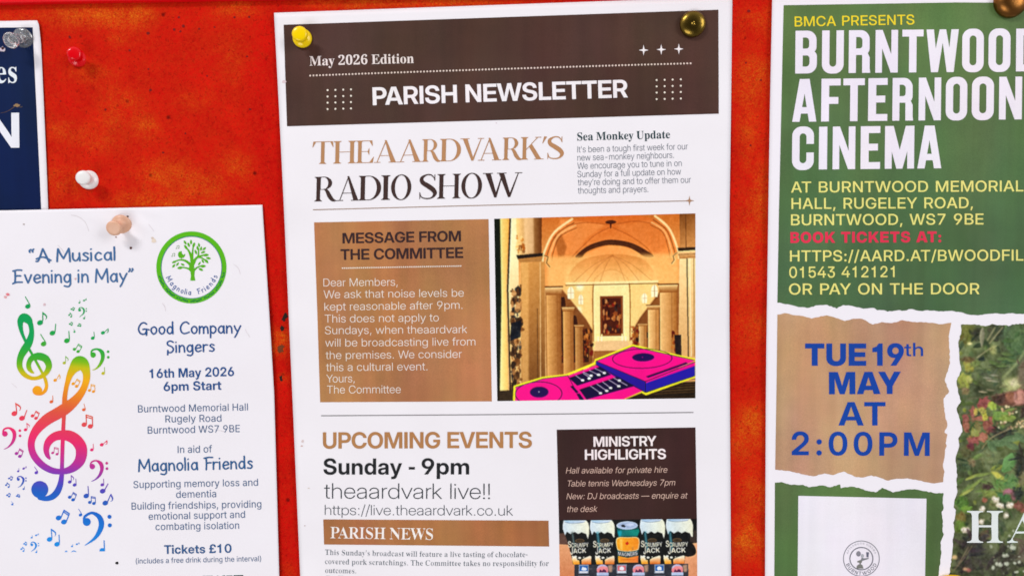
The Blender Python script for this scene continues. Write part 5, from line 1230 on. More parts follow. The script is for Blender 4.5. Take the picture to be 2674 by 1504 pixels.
    def crisp(self, amount=.8, contrast=1.0, pivot=128, r=2):
        for ch in range(3):
            c = self.a[..., ch]
            c = c + amount * (c - self._blur(c, r))
            self.a[..., ch] = pivot + (c - pivot) * contrast
        return self

    def vertex_colors(self):
        a = np.clip(self.a, 0, 255)
        a = a.reshape(self.h // 2, 2, self.w // 2, 2, 3).mean((1, 3))
        H, W = a.shape[:2]
        p = np.pad(a, ((1, 1), (1, 1), (0, 0)), mode='edge')
        v = (p[:-1, :-1] + p[1:, :-1] + p[:-1, 1:] + p[1:, 1:]) / 4
        v = np.clip(a.mean() * 0 + v, 0, 255)
        return lin(v.reshape(-1, 3)), W, H


# ------------------------------------------------------------------ the board
M_FELT = felt_mat()
M_PAPER = paper_mat('poster_paper', (241, 237, 241))
M_PAPER2 = paper_mat('flyer_paper', (240, 236, 241), .035)
M_PAPER3 = paper_mat('glossy_paper', (243, 238, 244), .012)


def felt_panel():
    """Board cloth with how far it has faded stored per vertex (the board's own wear)."""
    nu, nv = 300, 190
    X, Y = np.meshgrid(np.linspace(-420, 3200, nu + 1), np.linspace(-260, 2250, nv + 1))
    W = board(X, Y, 0.0)
    g = np.zeros(X.shape)
    # unfaded strips that older sheets covered, and blotches bleached by light
    base = 0.08 * np.ones(X.shape)
    base -= .08 * smooth01(X, 600, 690) * (1 - smooth01(X, 1895, 1935))
    base += .03 * smooth01(X, 1905, 1960)
    for bx, by, rx, ry, s in ((150, 45, 90, 22, .45), (270, 40, 90, 30, .95), (350, 38, 50, 34, .9), (20, 45, 45, 18, .35), (305, 108, 22, 14, .6), (235, 195, 60, 22, .35),
                              (310, 268, 45, 35, .6), (380, 333, 26, 28, 1.0), (300, 320, 30, 20, .4), (160, 340, 40, 26, .55), (255, 365, 50, 40, .5), (160, 470, 60, 40, .5),
                              (405, 452, 40, 45, .8), (480, 455, 40, 30, .5), (530, 490, 60, 36, .6), (420, 535, 70, 24, .8), (620, 440, 40, 40, .5), (340, 525, 50, 25, .5),
                              (610, 155, 40, 50, .4), (610, 20, 60, 25, .5), (500, 262, 40, 25, .3), (650, 25, 40, 20, .4), (1180, 8, 160, 14, 1.3), (900, 10, 110, 14, .9), (950, 4, 16, 10, .6),
                              (1980, 55, 40, 26, .5), (1968, 190, 40, 50, .7), (1945, 255, 40, 40, .3), (1955, 340, 22, 80, .5), (1990, 500, 22, 60, .8), (1960, 600, 40, 80, .4),
                              (1950, 720, 40, 50, .3), (1965, 850, 50, 60, .4), (1945, 1140, 40, 50, .9), (1970, 1100, 30, 40, .7), (1980, 1290, 40, 60, .7), (1965, 1400, 40, 50, .9),
                              (1940, 1420, 30, 40, .6), (735, 880, 24, 26, .9), (728, 905, 24, 24, .9), (742, 985, 14, 10, .6), (757, 1490, 20, 20, .3)):
        g += s * np.exp(-((X - bx) / rx) ** 2 - ((Y - by) / ry) ** 2)
    F = np.clip(base + g * .82, 0, 1.1)
    w = nu + 1
    faces = [(j * w + i, (j + 1) * w + i, (j + 1) * w + i + 1, j * w + i + 1) for j in range(nv) for i in range(nu)]
    V = W.reshape(-1, 3)
    rim = list(range(w)) + [j * w + nu for j in range(1, nv + 1)] + [nv * w + i for i in range(nu - 1, -1, -1)] + [j * w for j in range(nv - 1, 0, -1)]
    B = V[rim].copy()
    B[:, 1] += 0.012
    k, m = len(V), len(rim)
    faces += [(rim[(i + 1) % m], k + (i + 1) % m, k + i, rim[i]) for i in range(m)]
    V = np.vstack([V, B])
    o = make_mesh('notice_board', V, faces, M_FELT)
    at = o.data.attributes.new('fade', 'FLOAT', 'POINT')
    at.data.foreach_set('value', np.concatenate([F.ravel(), np.zeros(m)]).astype(np.float32))
    return tag(o, 'red felt notice board faded to orange in patches behind the pinned sheets', 'notice board')


felt = felt_panel()


def rail():
    """Painted wooden top rail: a square bar with rounded edges standing a few millimetres off the cloth."""
    a, b = board(-400, 15.8, .0035), board(900, -7.2, .0035)
    ax = unit(b - a)
    up = unit(np.cross(ax, [0, 1, 0]))
    if up[2] < 0:
        up = -up
    L = .76
    r, n = .0012, 6
    prof = [(0.0, 0.002), (0.0, -.0035 + r)] + [(r - r * math.cos(t), -.0035 + r - r * math.sin(t)) for t in np.linspace(0, math.pi / 2, n)][1:] + \
           [(.032 - r, -.0035), (.032, -.0035 + r), (.032, .002)]
    V, F = [], []
    for s in np.linspace(-.04, L, 40):
        for u, y in prof:
            p = a + ax * s + up * u
            V.append((p[0], y, p[2]))
    m = len(prof)
    for i in range(39):
        for j in range(m - 1):
            F.append((i * m + j, (i + 1) * m + j, (i + 1) * m + j + 1, i * m + j + 1))
    return make_mesh('frame_rail', V, F, simple_mat('red_gloss_paint', (252, 12, 26), .4, 0, .25, .15, 300, .05), felt)


rail()


class Flat:
    """Stand-in for a sheet where marks lie on the cloth itself."""
    root, mat = felt, None

    @staticmethod
    def xyz(px, py, layer=0.0):
        return board(px, py, np.asarray(layer))


M_INK = ink_mat('printed_ink', .05, .03, .03, .5, .12, .2)
M_INKP = ink_mat('panel_ink', .18, .08, .09, .5, .48, .14)
M_PHOTO = ink_mat('photo_ink', .04, .05, .05, .45, .08, .15)
M_TORN = ink_mat('torn_backing', .3, 0, .1, .9)
Flat.mat = M_TORN


def ragged(cx, cy, rx, ry, n=14, amp=.35, seed=0):
    r = random.Random(seed)
    return [(cx + rx * math.cos(2 * math.pi * i / n) * (1 - amp + 2 * amp * r.random()), cy + ry * math.sin(2 * math.pi * i / n) * (1 - amp + 2 * amp * r.random())) for i in range(n)]


for i, parts in enumerate(([(745, 826, 6, 7), (741, 834, 5, 5)], [(736, 858, 6, 7)], [(732, 912, 9, 9), (736, 905, 5, 5)], [(733, 986, 4, 6), (735, 992, 3, 4)])):
    k = Ink(Flat)
    for j, (x, y, rx, ry) in enumerate(parts):
        k.add([ccw(ragged(x, y, rx, ry, 11, .4, i * 7 + j))], (34, 22, 14) if i != 2 else (112, 52, 18), .00012 + .00003 * j)
    k.build('torn_patch')
k = Ink(Flat)
for i, (x, y, r) in enumerate(((467, 46, 3.4), (479, 69, 4), (455, 78, 3.4), (386, 88, 4.4), (471, 83, 3), (338, 133, 3.4), (181, 96, 2.5), (183, 99, 3), (275, 287, 3), (393, 236, 4), (484, 349, 2.6),
                               (387, 181, 2.6), (541, 199, 2.6), (653, 286, 3), (612, 46, 3), (650, 45, 3), (426, 399, 3), (645, 148, 2.6), (560, 72, 2.6), (520, 76, 2.6), (158, 265, 2),
                               (1955, 30, 4), (1987, 210, 2.6), (1948, 165, 2.4), (1960, 380, 2.6))):
    k.add([ccw(ragged(x, y, r, r * .9, 9, .3, 90 + i))], (116, 10, 7), .0001 + .00001 * (i % 4))
k.build('pin_hole_wear')['kind'] = 'stuff'


def root_at(px, py, name, label, cat, group=None):
    return empty(name, tuple(board(px, py, 0.0)), label, cat, group)


def mm(x):
    return x * .001


# ------------------------------------------------------------------ navy poster, upper left
def h_navy(u, v):
    return mm(.55 + .35 * np.sin((v - 60) / 210.) * np.exp(-((u - 110) / 90.) ** 2) + .9 * np.exp(-((u - 100) / 45.) ** 2 - ((v - 60) / 60.) ** 2))


navy = Sheet(root_at(-300, 600, 'navy_poster', 'navy blue poster with white margin cut off by the left edge, under a clear pin', 'poster'), h_navy, M_INK)
NL = [(-560, 66), (-560, 700)]
NR = [(96.6, 54.2), (101.5, 66), (104.5, 95), (106.8, 118), (110.4, 190), (114, 270.6), (121, 430), (125.6, 547), (132, 700)]
navy.grid('paper_sheet', NL, NR, 56, 60, 0, M_PAPER, thick=.00012)
npan = navy.grid('navy_panel', [(-540, 78), (-540, 690)], [(85, 72.3), (96, 300), (107.5, 547), (113, 690)], 52, 52, mm(.06), M_INKP, (2, 24, 66))
text(navy.ink(), 'S', 'es', C('c1', -28, 562), C('c1', 115, 560), 58.5, (226, 228, 236)).build('serif_word', npan)
text(navy.ink(), 'B', 'N', C('c1', -86, 1001), C('c1', 131, 999), 91, (232, 230, 238)).build('bold_letter', npan)
k = navy.ink()
k.add([ccw(ragged(45, 276, 8, 4, 12, .4, 3))], (150, 118, 84), mm(.12))
k.add([ccw(ragged(55, 280, 5, 1.6, 9, .4, 4))], (70, 60, 60), mm(.13))
k.add(stroke([(2, 296, 1), (20, 291, 1.4), (38, 279, 2)], n=4), (88, 66, 52), mm(.11))
k.build('torn_scratch')
k = navy.ink()
k.add([ccw(ragged(6, 129, 7, 6, 12, .35, 5))], (214, 196, 208), mm(.12))
k.add([ccw(ragged(7, 127, 4, 3.4, 10, .35, 6))], (60, 8, 16), mm(.15))
k.build('pin_hole')

# ------------------------------------------------------------------ concert flyer, lower left


def ridge(u, v, x0, y0, x1, y1, w, amp):
    L2 = (x1 - x0) ** 2 + (y1 - y0) ** 2
    t = np.clip(((u - x0) * (x1 - x0) + (v - y0) * (y1 - y0)) / L2, 0, 1)
    d2 = (u - x0 - t * (x1 - x0)) ** 2 + (v - y0 - t * (y1 - y0)) ** 2
    return amp * np.exp(-d2 / w ** 2) * np.sin(np.pi * np.clip(t, .02, .98))


def h_flyer(u, v):
    under = 1 - smooth01(u, 112, 136)
    dimple = -.75 * np.exp(-((u - 322) / 38.) ** 2 - ((v - 583) / 34.) ** 2)
    return mm(1.35 + .22 * under + .6 * np.sin((v - 520) / 190. + .4) + .5 * np.sin((u + 300) / 210. + v / 900.) + .8 * smooth01(u, 560, 740) * smooth01(v, 600, 1000) + dimple
              + ridge(u, v, 336, 556, 402, 612, 11, .42) + ridge(u, v, 345, 590, 385, 640, 10, -.3) + ridge(u, v, 215, 566, 300, 575, 12, .22)
              + ridge(u, v, 190, 570, 262, 628, 9, .16) + ridge(u, v, 355, 548, 440, 560, 10, .2))


flyer = Sheet(root_at(150, 2100, 'concert_flyer', 'white flyer with a rainbow treble clef and blue lettering under a beige pin', 'flyer'), h_flyer, M_INK)
FL = [(-420, 559), (-395, 1060), (-370, 2120)]
FR = [(684.8, 535.2), (695.5, 700), (707, 880), (715.8, 1030), (722, 1250), (729, 1504), (744, 2120)]
flyer.grid('paper_sheet', FL, FR, 170, 216, 0, M_PAPER2, thick=.00012)
BL = (58, 100, 150)
BL2 = (66, 96, 136)
BL3 = (30, 78, 138)
k = flyer.ink()
text(k, 'J', '\u201cA Musical', C('m1', 217, 447), C('m1', 875, 432), 34, (66, 108, 156))
text(k, 'J', 'Evening in May\u201d', C('m1', 90, 607), C('m1', 1013, 594), 35, (66, 108, 156))
k.build('handwritten_title')
k = flyer.ink()
text(k, 'J', 'Good Company', C('m1', 1043, 993), C('m1', 1828, 983), 31, BL3)
text(k, 'J', 'Singers', C('m1', 1262, 1132), C('m1', 1627, 1121), 30, BL3)
k.build('choir_name')
k = flyer.ink()
text(k, 'B', '16th May 2026', C('m1', 1132, 1325), C('m1', 1772, 1309), 24, BL3)
text(k, 'B', '6pm Start', C('m1', 1238, 1423), C('m1', 1675, 1413), 24, BL3)
k.build('date_text')
k = flyer.ink()
text(k, 'R', 'Burntwood Memorial Hall', C('b1', 1045, 210), C('b1', 1876, 195), 18.6, BL2)
text(k, 'R', 'Rugely Road', C('b1', 1252, 286), C('b1', 1676, 279), 18.6, BL2)
text(k, 'R', 'Burntwood WS7 9BE', C('b1', 1118, 371), C('b1', 1815, 358), 18.6, BL2)
k.build('venue_text')
k = flyer.ink()
text(k, 'R', 'In aid of', C('b1', 1345, 517), C('b1', 1605, 512), 18.6, BL2)
text(k, 'J', 'Magnolia Friends', C('b1', 1045, 655), C('b1', 1915, 632), 32, (32, 88, 140))
k.build('charity_name')
k = flyer.ink()
for s, x0, y0, x1, y1 in (('Supporting memory loss and', 1010, 782, 1953, 764), ('dementia', 1333, 856, 1636, 850), ('Building friendships, providing', 996, 945, 1978, 928),
                          ('emotional support and', 1125, 1022, 1855, 1006), ('combating isolation', 1177, 1100, 1810, 1089)):
    text(k, 'R', s, C('b1', x0, y0), C('b1', x1, y1), 18.4, BL2)
k.build('purpose_text')
k = flyer.ink()
text(k, 'B', 'Tickets \u00a310', C('b1', 1243, 1280), C('b1', 1753, 1270), 23, (38, 84, 136))
text(k, 'R', '(includes a free drink during the interval)', C('b1', 1028, 1353), C('b1', 1976, 1334), 13.6, BL2)
k.build('ticket_text')
k = flyer.ink()
for x0, x1, y in ((529, 555, 1503), (566, 569.5, 1502.5), (580.5, 588, 1502), (591, 606.5, 1502), (610, 635, 1501)):
    k.add([ccw([(x0, y), (x1, y - .6), (x1, y + 30), (x0, y + 30)])], (24, 34, 44))
k.build('bold_footer')


def rainbow(shift=0.0, tilt=-.22, x0=170):
    ys = [860, 915, 938, 952, 985, 1030, 1075, 1150, 1205, 1245, 1290, 1330, 1420]
    cs = [(0, 162, 84), (62, 172, 40), (128, 186, 10), (196, 190, 8), (244, 172, 8), (236, 130, 30), (228, 84, 62), (236, 38, 106), (186, 42, 150), (108, 54, 184), (20, 92, 190), (0, 104, 204), (2, 138, 224)]

    def f(x, y):
        t = np.asarray(y) + shift + tilt * (np.asarray(x) - x0)
        return lin(np.stack([np.interp(t, ys, [c[i] for c in cs]) for i in range(3)], -1))
    return f


RB = rainbow()


def c3(crop, pts, f=1.0):
    s = CROPS[crop][2]
    return [(*C(crop, p[0], p[1]), p[2] * s * f) for p in pts]


# small treble clef
k = flyer.ink()
shape = stroke(c3('zA', [(452, 1104, 18), (420, 1082, 40), (392, 1040, 56), (387, 985, 58), (412, 925, 64), (462, 888, 76), (540, 882, 90), (620, 918, 88), (660, 1005, 75), (635, 1085, 62), (575, 1142, 54),
                             (500, 1174, 44), (420, 1174, 46), (335, 1130, 58), (280, 1060, 66), (262, 985, 68), (280, 885, 78), (325, 800, 92), (380, 715, 92), (415, 625, 74), (427, 540, 58), (410, 445, 62),
                             (375, 385, 96), (318, 360, 104), (275, 410, 74), (280, 500, 52), (305, 590, 38), (350, 690, 34), (372, 740, 50)], 1.13), n=7, cap=18)
shape += stroke(c3('zA', [(385, 770, 34), (440, 865, 34), (530, 1030, 34), (588, 1140, 36), (615, 1205, 46), (628, 1280, 44), (608, 1345, 46), (560, 1385, 40), (510, 1392, 30)]), n=7, cap=16)
shape += [ccw(circle(*C('zA', 503, 1342), 66 * .19324, 64 * .19324))]
k.add(shape, rainbow(-22, -.05, 90), grid=12)
k.build('treble_clef')
# large treble clef
k = flyer.ink()
up = lambda pts: [(a, b - 1345.5, w) for a, b, w in pts]
shape = stroke(c3('zB', [(668, 912, 30), (640, 868, 56), (624, 790, 72), (652, 695, 92), (725, 625, 104), (825, 598, 116), (935, 610, 136), (1035, 672, 142), (1098, 780, 142), (1088, 915, 132), (1030, 1005, 112),
                             (935, 1068, 86), (820, 1090, 70), (695, 1072, 78), (565, 998, 84), (462, 880, 86), (421, 750, 84), (440, 625, 94), (515, 500, 116), (640, 385, 136), (770, 310, 142), (890, 235, 142),
                             (1000, 145, 118), (1085, 45, 94)] + up([(1140, 1290, 82), (1168, 1180, 88), (1162, 1080, 102), (1120, 990, 150), (1065, 975, 175), (1000, 1040, 120), (950, 1120, 84), (918, 1210, 64),
                             (893, 1310, 56)]) + [(874, 95, 60), (872, 190, 62)], 1.1), n=8, cap=22)
shape += stroke(c3('zB', [(868, 200, 58), (860, 400, 52), (846, 700, 54), (836, 1050, 54), (832, 1150, 62), (812, 1270, 78), (768, 1370, 88), (700, 1432, 82), (620, 1455, 66), (540, 1440, 70)]), n=8, cap=18)
shape += [ccw(circle(*C('zB', 537, 1332), 115 * .19324, 116 * .19324))]
k.add(shape, rainbow(0, -.12, 150), grid=12)
k.build('treble_clef')

# notes and bass clefs of the swirl
SK = {'q': 0, 'e': 1}


def q_note(k, crop, cx, cy, r, sx, sy, ex, ey, flag=0, col=None, w=None):
    s = CROPS[crop][2]
    o = [ccw(circle(*C(crop, cx, cy), r * 1.02 * s, r * .84 * s, 18, -.35))]
    w = w or max(r * .36, 6)
    o += stroke([(*C(crop, sx, sy), w * s), (*C(crop, ex, ey), w * .9 * s)], smooth=False, cap=7)
    if flag:
        L = math.hypot(ex - sx, ey - sy)
        ux, uy = (sx - ex) / L, (sy - ey) / L
        vx, vy = (-uy, ux) if (-uy) > 0 else (uy, -ux)
        f = [(.03, 0, w), (.16, .13, w * 1.4), (.36, .36, w * 1.4), (.55, .46, w), (.75, .42, w * .6), (.86, .3, w * .25)]
        o += stroke([(*C(crop, ex + (ux * a + vx * b) * L, ey + (uy * a + vy * b) * L), q * s) for a, b, q in f], n=4, cap=7)
    k.add(o, col or RB)


def beamed(k, crop, x1, y1, x2, y2, r, tx1, ty1, tx2, ty2):
    s = CROPS[crop][2]
    w = max(r * .38, 6)
    o = [ccw(circle(*C(crop, x1, y1), r * s, r * .84 * s, 16, -.3)), ccw(circle(*C(crop, x2, y2), r * s, r * .84 * s, 16, -.3))]
    a1, a2 = (x1 + r * .85, y1 - r * .2), (x2 + r * .85, y2 - r * .2)
    for (ax, ay), (tx, ty) in ((a1, (tx1, ty1)), (a2, (tx2, ty2))):
        o += stroke([(*C(crop, ax, ay), w * s), (*C(crop, tx, ty), w * s)], smooth=False, cap=7)
    for t in (0.0, .22):
        p = (tx1 + (a1[0] - tx1) * t, ty1 + (a1[1] - ty1) * t)
        q = (tx2 + (a2[0] - tx2) * t, ty2 + (a2[1] - ty2) * t)
        o += stroke([(*C(crop, *p), w * 1.1 * s), (*C(crop, *q), w * 1.1 * s)], smooth=False, cap=7)
    k.add(o, RB)


def bass_clef(k, crop, ball, rb, curve, dots, rd):
    s = CROPS[crop][2]
    o = [ccw(circle(*C(crop, *ball), rb * s, rb * s, 20))] + stroke(c3(crop, curve), n=6, cap=12)
    o += [ccw(circle(*C(crop, *d), rd * s, rd * s, 14)) for d in dots]
    k.add(o, RB)


NOTES = [('zA', 375, 207, 36, 405, 190, 342, 77, 0), ('zA', 540, 427, 40, 577, 400, 577, 287, 1), ('zA', 708, 567, 38, 742, 550, 752, 445, 0), ('zA', 588, 713, 37, 615, 690, 548, 584, 0),
         ('zA', 903, 670, 38, 937, 650, 930, 543, 0), ('zA', 1253, 635, 26, 1276, 620, 1268, 554, 0), ('zA', 1390, 563, 27, 1412, 552, 1462, 506, 1), ('zA', 868, 970, 22, 886, 955, 886, 880, 1),
         ('zA', 745, 1203, 24, 768, 1185, 800, 1124, 1), ('zA', 1393, 1110, 24, 1412, 1095, 1412, 1030, 0), ('zA', 1072, 158, 13, 1083, 150, 1078, 124, 0), ('zA', 1134, 128, 14, 1146, 120, 1166, 102, 1),
         ('zA', 1136, 368, 14, 1146, 360, 1146, 336, 0), ('zA', 1004, 550, 14, 1012, 540, 996, 516, 0),
         ('zB', 693, 148, 25, 714, 135, 712, 66, 0), ('zB', 193, 307, 39, 226, 290, 210, 167, 1), ('zB', 297, 370, 39, 330, 350, 362, 262, 0), ('zB', 345, 525, 24, 368, 505, 360, 437, 1),
         ('zB', 1132, 255, 24, 1153, 245, 1133, 176, 0), ('zB', 1240, 797, 24, 1262, 785, 1258, 717, 0), ('zB', 1374, 728, 26, 1398, 716, 1445, 670, 1), ('zB', 490, 1105, 24, 509, 1090, 465, 1025, 0),
         ('zB', 245, 1085, 15, 257, 1076, 254, 1048, 0), ('zB', 318, 1050, 16, 332, 1040, 354, 1020, 1), ('zB', 318, 1325, 14, 329, 1316, 329, 1290, 0), ('zB', 942, 1230, 25, 963, 1215, 960, 1141, 1),
         ('zB', 1008, 1270, 26, 1028, 1255, 1024, 1190, 0), ('zB', 1382, 1268, 25, 1402, 1255, 1398, 1188, 0),
         ('zC', 1336, 203, 42, 1372, 185, 1364, 55, 0), ('zC', 1590, 128, 43, 1624, 108, 1674, 14, 0), ('zC', 1632, 312, 44, 1668, 288, 1720, 175, 1), ('zC', 1247, 497, 27, 1266, 482, 1218, 406, 0),
         ('zC', 768, 875, 43, 804, 850, 793, 714, 1), ('zC', 884, 950, 43, 920, 932, 914, 806, 0), ('zC', 490, 848, 15, 501, 838, 498, 812, 0), ('zC', 560, 812, 16, 576, 804, 598, 786, 1),
         ('zC', 562, 1074, 15, 573, 1064, 572, 1040, 0), ('zC', 1116, 984, 15, 1128, 974, 1124, 950, 0), ('zC', 1190, 950, 16, 1204, 942, 1228, 924, 1), ('zC', 190, 334, 17, 205, 322, 176, 290, 0)]
PAIRS = [('zA', 1005, 785, 1055, 815, 23, 1060, 714, 1108, 748), ('zA', 988, 1250, 1034, 1284, 24, 1040, 1187, 1084, 1214), ('zA', 1208, 1340, 1262, 1355, 22, 1230, 1260, 1281, 1270),
         ('zA', 965, 244, 990, 256, 13, 988, 218, 1008, 230), ('zA', 934, 324, 960, 346, 13, 944, 292, 970, 318), ('zA', 942, 444, 966, 458, 13, 960, 418, 982, 430), ('zA', 1056, 468, 1084, 472, 13, 1064, 438, 1090, 444),
         ('zB', 438, 338, 485, 370, 25, 485, 274, 532, 302), ('zB', 1137, 457, 1220, 480, 36, 1162, 326, 1248, 352), ('zB', 222, 846, 268, 884, 25, 266, 782, 314, 813), ('zB', 712, 838, 770, 855, 20, 735, 762, 787, 774),
         ('zB', 122, 1182, 150, 1200, 14, 146, 1152, 172, 1166), ('zB', 82, 1272, 116, 1298, 14, 92, 1238, 128, 1266), ('zB', 96, 1408, 122, 1426, 14, 118, 1380, 142, 1392), ('zB', 228, 1420, 256, 1430, 14, 236, 1396, 262, 1402),
         ('zC', 1080, 222, 1132, 262, 29, 1136, 146, 1184, 180), ('zC', 1392, 302, 1455, 318, 28, 1413, 212, 1477, 224), ('zC', 908, 543, 990, 605, 45, 992, 424, 1074, 478), ('zC', 374, 944, 400, 960, 15, 390, 912, 414, 926),
         ('zC', 330, 1026, 362, 1056, 15, 346, 994, 376, 1020)]
BASSES = [('zA', (1258, 862), 37, [(1228, 850, 14), (1244, 802, 24), (1312, 784, 26), (1375, 822, 54), (1388, 900, 50), (1355, 985, 38), (1300, 1045, 20), (1250, 1066, 8)], [(1460, 818), (1462, 893)], 18),
          ('zA', (1075, 258), 19, [(1062, 250, 8), (1072, 228, 10), (1104, 224, 14), (1132, 250, 24), (1128, 302, 18), (1072, 350, 4)], [(1165, 238), (1165, 270)], 9),
          ('zB', (65, 580), 38, [(36, 565, 14), (54, 520, 24), (118, 502, 26), (182, 545, 50), (194, 620, 48), (165, 700, 36), (110, 760, 18), (54, 788, 7)], [(267, 537), (270, 608)], 18),
          ('zB', (1247, 1022), 37, [(1216, 1010, 14), (1238, 962, 22), (1300, 943, 24), (1362, 985, 52), (1376, 1060, 48), (1345, 1140, 36), (1290, 1195, 18), (1236, 1222, 7)], [(1442, 977), (1445, 1050)], 19),
          ('zB', (246, 1195), 19, [(230, 1188, 8), (240, 1164, 12), (276, 1156, 14), (314, 1186, 28), (312, 1230, 24), (282, 1280, 14), (242, 1304, 4)], [(350, 1177), (350, 1214)], 10),
          ('zC', (1345, 605), 62, [(1296, 590, 26), (1318, 518, 40), (1425, 466, 42), (1535, 525, 74), (1573, 640, 84), (1532, 770, 70), (1450, 875, 42), (1316, 968, 10)], [(1697, 525), (1702, 657)], 32),
          ('zC', (492, 960), 20, [(474, 950, 8), (490, 922, 12), (524, 920, 16), (556, 955, 30), (546, 1010, 22), (486, 1062, 5)], [(595, 938), (597, 973)], 10)]
for a in NOTES:
    k = flyer.ink()
    q_note(k, *a[:8], flag=a[8])
    k.build('music_note')
for a in PAIRS:
    k = flyer.ink()
    beamed(k, *a)
    k.build('beamed_note')
for a in BASSES:
    k = flyer.ink()
    bass_clef(k, *a)
    k.build('bass_clef')
k = flyer.ink()
k.add([ccw(C('zC', [(1542, 1060), (1545, 1028), (1570, 1010), (1622, 1012), (1626, 1060)]))] + stroke([(*C('zC', 1619, 1050), 3), (*C('zC', 1613, 896), 2.8)], smooth=False), RB)
k.build('music_note')
k = flyer.ink()
k.add([ccw(C('zC', [(1000, 1070), (1024, 1046), (1050, 1066), (1030, 1072)]))], RB)
k.add(stroke(c3('zC', [(1108, 1070, 8), (1142, 1054, 16), (1180, 1068, 8)]), n=4), RB)
k.build('clipped_note')

# round tree badge
k = flyer.ink()
cL = C('L', 688, 748)
SL = CROPS['L'][2]
k.add([ccw(circle(*cL, 632 * SL, 648 * SL, 64)), cw(circle(*C('L', 690, 748), 552 * SL, 566 * SL, 64))], (88, 184, 14))
k.build('badge_ring')
k = flyer.ink()
k.add([ccw(circle(*C('L', 690, 748), 552 * SL, 566 * SL, 64)), cw(circle(*C('L', 690, 749), 541 * SL, 554 * SL, 64))], (24, 116, 120), .00013)
for i in range(46):
    a = math.radians(100 + i * 3.5)
    if i % 7 == 3:
        continue
    r0 = 592 + 10 * math.sin(i * 2.3)
    x, y = C('L', 688 + r0 * math.sin(a), 748 - r0 * 1.02 * math.cos(a))
    k.add([ccw(ragged(x, y, 2.6, 2.6, 8, .4, i))], (28, 128, 62), .00014 + .00001 * (i % 3))
k.build('badge_motto')
k = flyer.ink()
G1 = (88, 176, 14)
tree = [ccw(C('L', [(668, 985), (680, 900), (672, 830), (640, 780), (650, 720), (690, 660), (735, 680), (735, 760), (750, 800), (742, 900), (760, 985)]))]
for br in ([(700, 760, 78), (700, 640, 62), (680, 540, 50), (640, 450, 34), (600, 400, 24)], [(700, 620, 50), (706, 520, 34), (715, 420, 26), (725, 370, 22)],
           [(720, 680, 60), (760, 600, 46), (815, 555, 36), (880, 535, 30), (930, 525, 26)], [(800, 570, 36), (815, 520, 28), (818, 450, 24), (820, 410, 20)], [(820, 565, 26), (880, 580, 26), (950, 630, 26)],
           [(690, 730, 54), (640, 670, 46), (560, 620, 36), (470, 615, 26), (380, 645, 22)], [(680, 800, 40), (620, 765, 30), (540, 748, 24), (480, 755, 22)], [(735, 800, 40), (790, 750, 28), (850, 725, 24)]):
    tree += stroke(c3('L', br), n=5, cap=10)
for lx, ly, ln, an in ((575, 300, 44, 60), (588, 385, 52, 55), (638, 340, 46, 70), (682, 292, 44, 90), (730, 345, 52, 110), (768, 472, 46, 70), (825, 345, 40, 80), (800, 400, 44, 80), (862, 410, 42, 100), (920, 412, 42, 140),
                       (898, 475, 44, 160), (950, 525, 54, 175), (995, 582, 46, 10), (895, 638, 40, 60), (960, 635, 52, 50), (832, 678, 38, 125), (895, 725, 56, 178), (858, 785, 48, 25), (378, 650, 44, 160), (370, 720, 42, 130),
                       (438, 690, 40, 125), (532, 697, 40, 25), (485, 755, 54, 170)):
    a = math.radians(an)
    lens = [(t, .46 * math.sin(math.pi * (t + 1) / 2) ** .8 * sgn) for sgn, ts in ((1, np.linspace(-1, 1, 8)), (-1, np.linspace(1, -1, 8)[1:-1])) for t in ts]
    tree.append(ccw(C('L', [(lx + ln * (t * math.cos(a) - w * math.sin(a)), ly + ln * (t * math.sin(a) + w * math.cos(a))) for t, w in lens])))
k.add(tree, G1)
bird = [ccw(C('L', [(tuple(p)) for p in spline([(505, 455), (460, 475), (447, 530), (475, 575), (520, 580), (565, 555), (575, 505), (545, 520), (520, 500), (515, 470)], 5, True)]))]
bird += stroke(c3('L', [(508, 570, 8), (508, 605, 8)]), smooth=False)
k.add(bird, G1)
for cx, cy in ((438, 382), (360, 522)):
    k.add([ccw(circle(*C('L', cx - 22, cy + 26), 10 * SL, 8 * SL, 10)), ccw(circle(*C('L', cx + 18, cy + 20), 10 * SL, 8 * SL, 10))] + stroke(c3('L', [(cx - 12, cy + 24, 6), (cx - 10, cy - 22, 7), (cx + 27, cy - 28, 7), (cx + 28, cy + 18, 6)]), smooth=False), (110, 160, 90))
k.build('badge_tree')
k = flyer.ink()
arc_text(k, 'J', 'Magnolia', C('L', 690, 745), 494 * SL, 250, 178, 13.5, (28, 78, 150), ry=496 * SL)
arc_text(k, 'J', 'Friends', C('L', 690, 745), 494 * SL, 168, 106, 13.5, (28, 78, 150), ry=496 * SL)
k.build('badge_name')
for pts in ([(186, 562, .8), (204, 566, 1), (222, 580, 1), (232, 604, .7)], [(388, 586, .8), (396, 596, 1), (402, 604, .7)], [(424, 792, .8), (430, 800, 1.2), (432, 812, .7)], [(30, 1000, .6), (44, 1012, .9)],
            [(610, 690, .7), (622, 700, 1), (628, 716, .7)], [(560, 1120, .6), (590, 1128, .9)], [(150, 640, .6), (162, 652, 1), (170, 668, .6)], [(640, 860, .6), (652, 880, .9)]):
    k = flyer.ink()
    k.add(stroke(pts, n=4), (214, 204, 206))
    k.build('paper_mark')
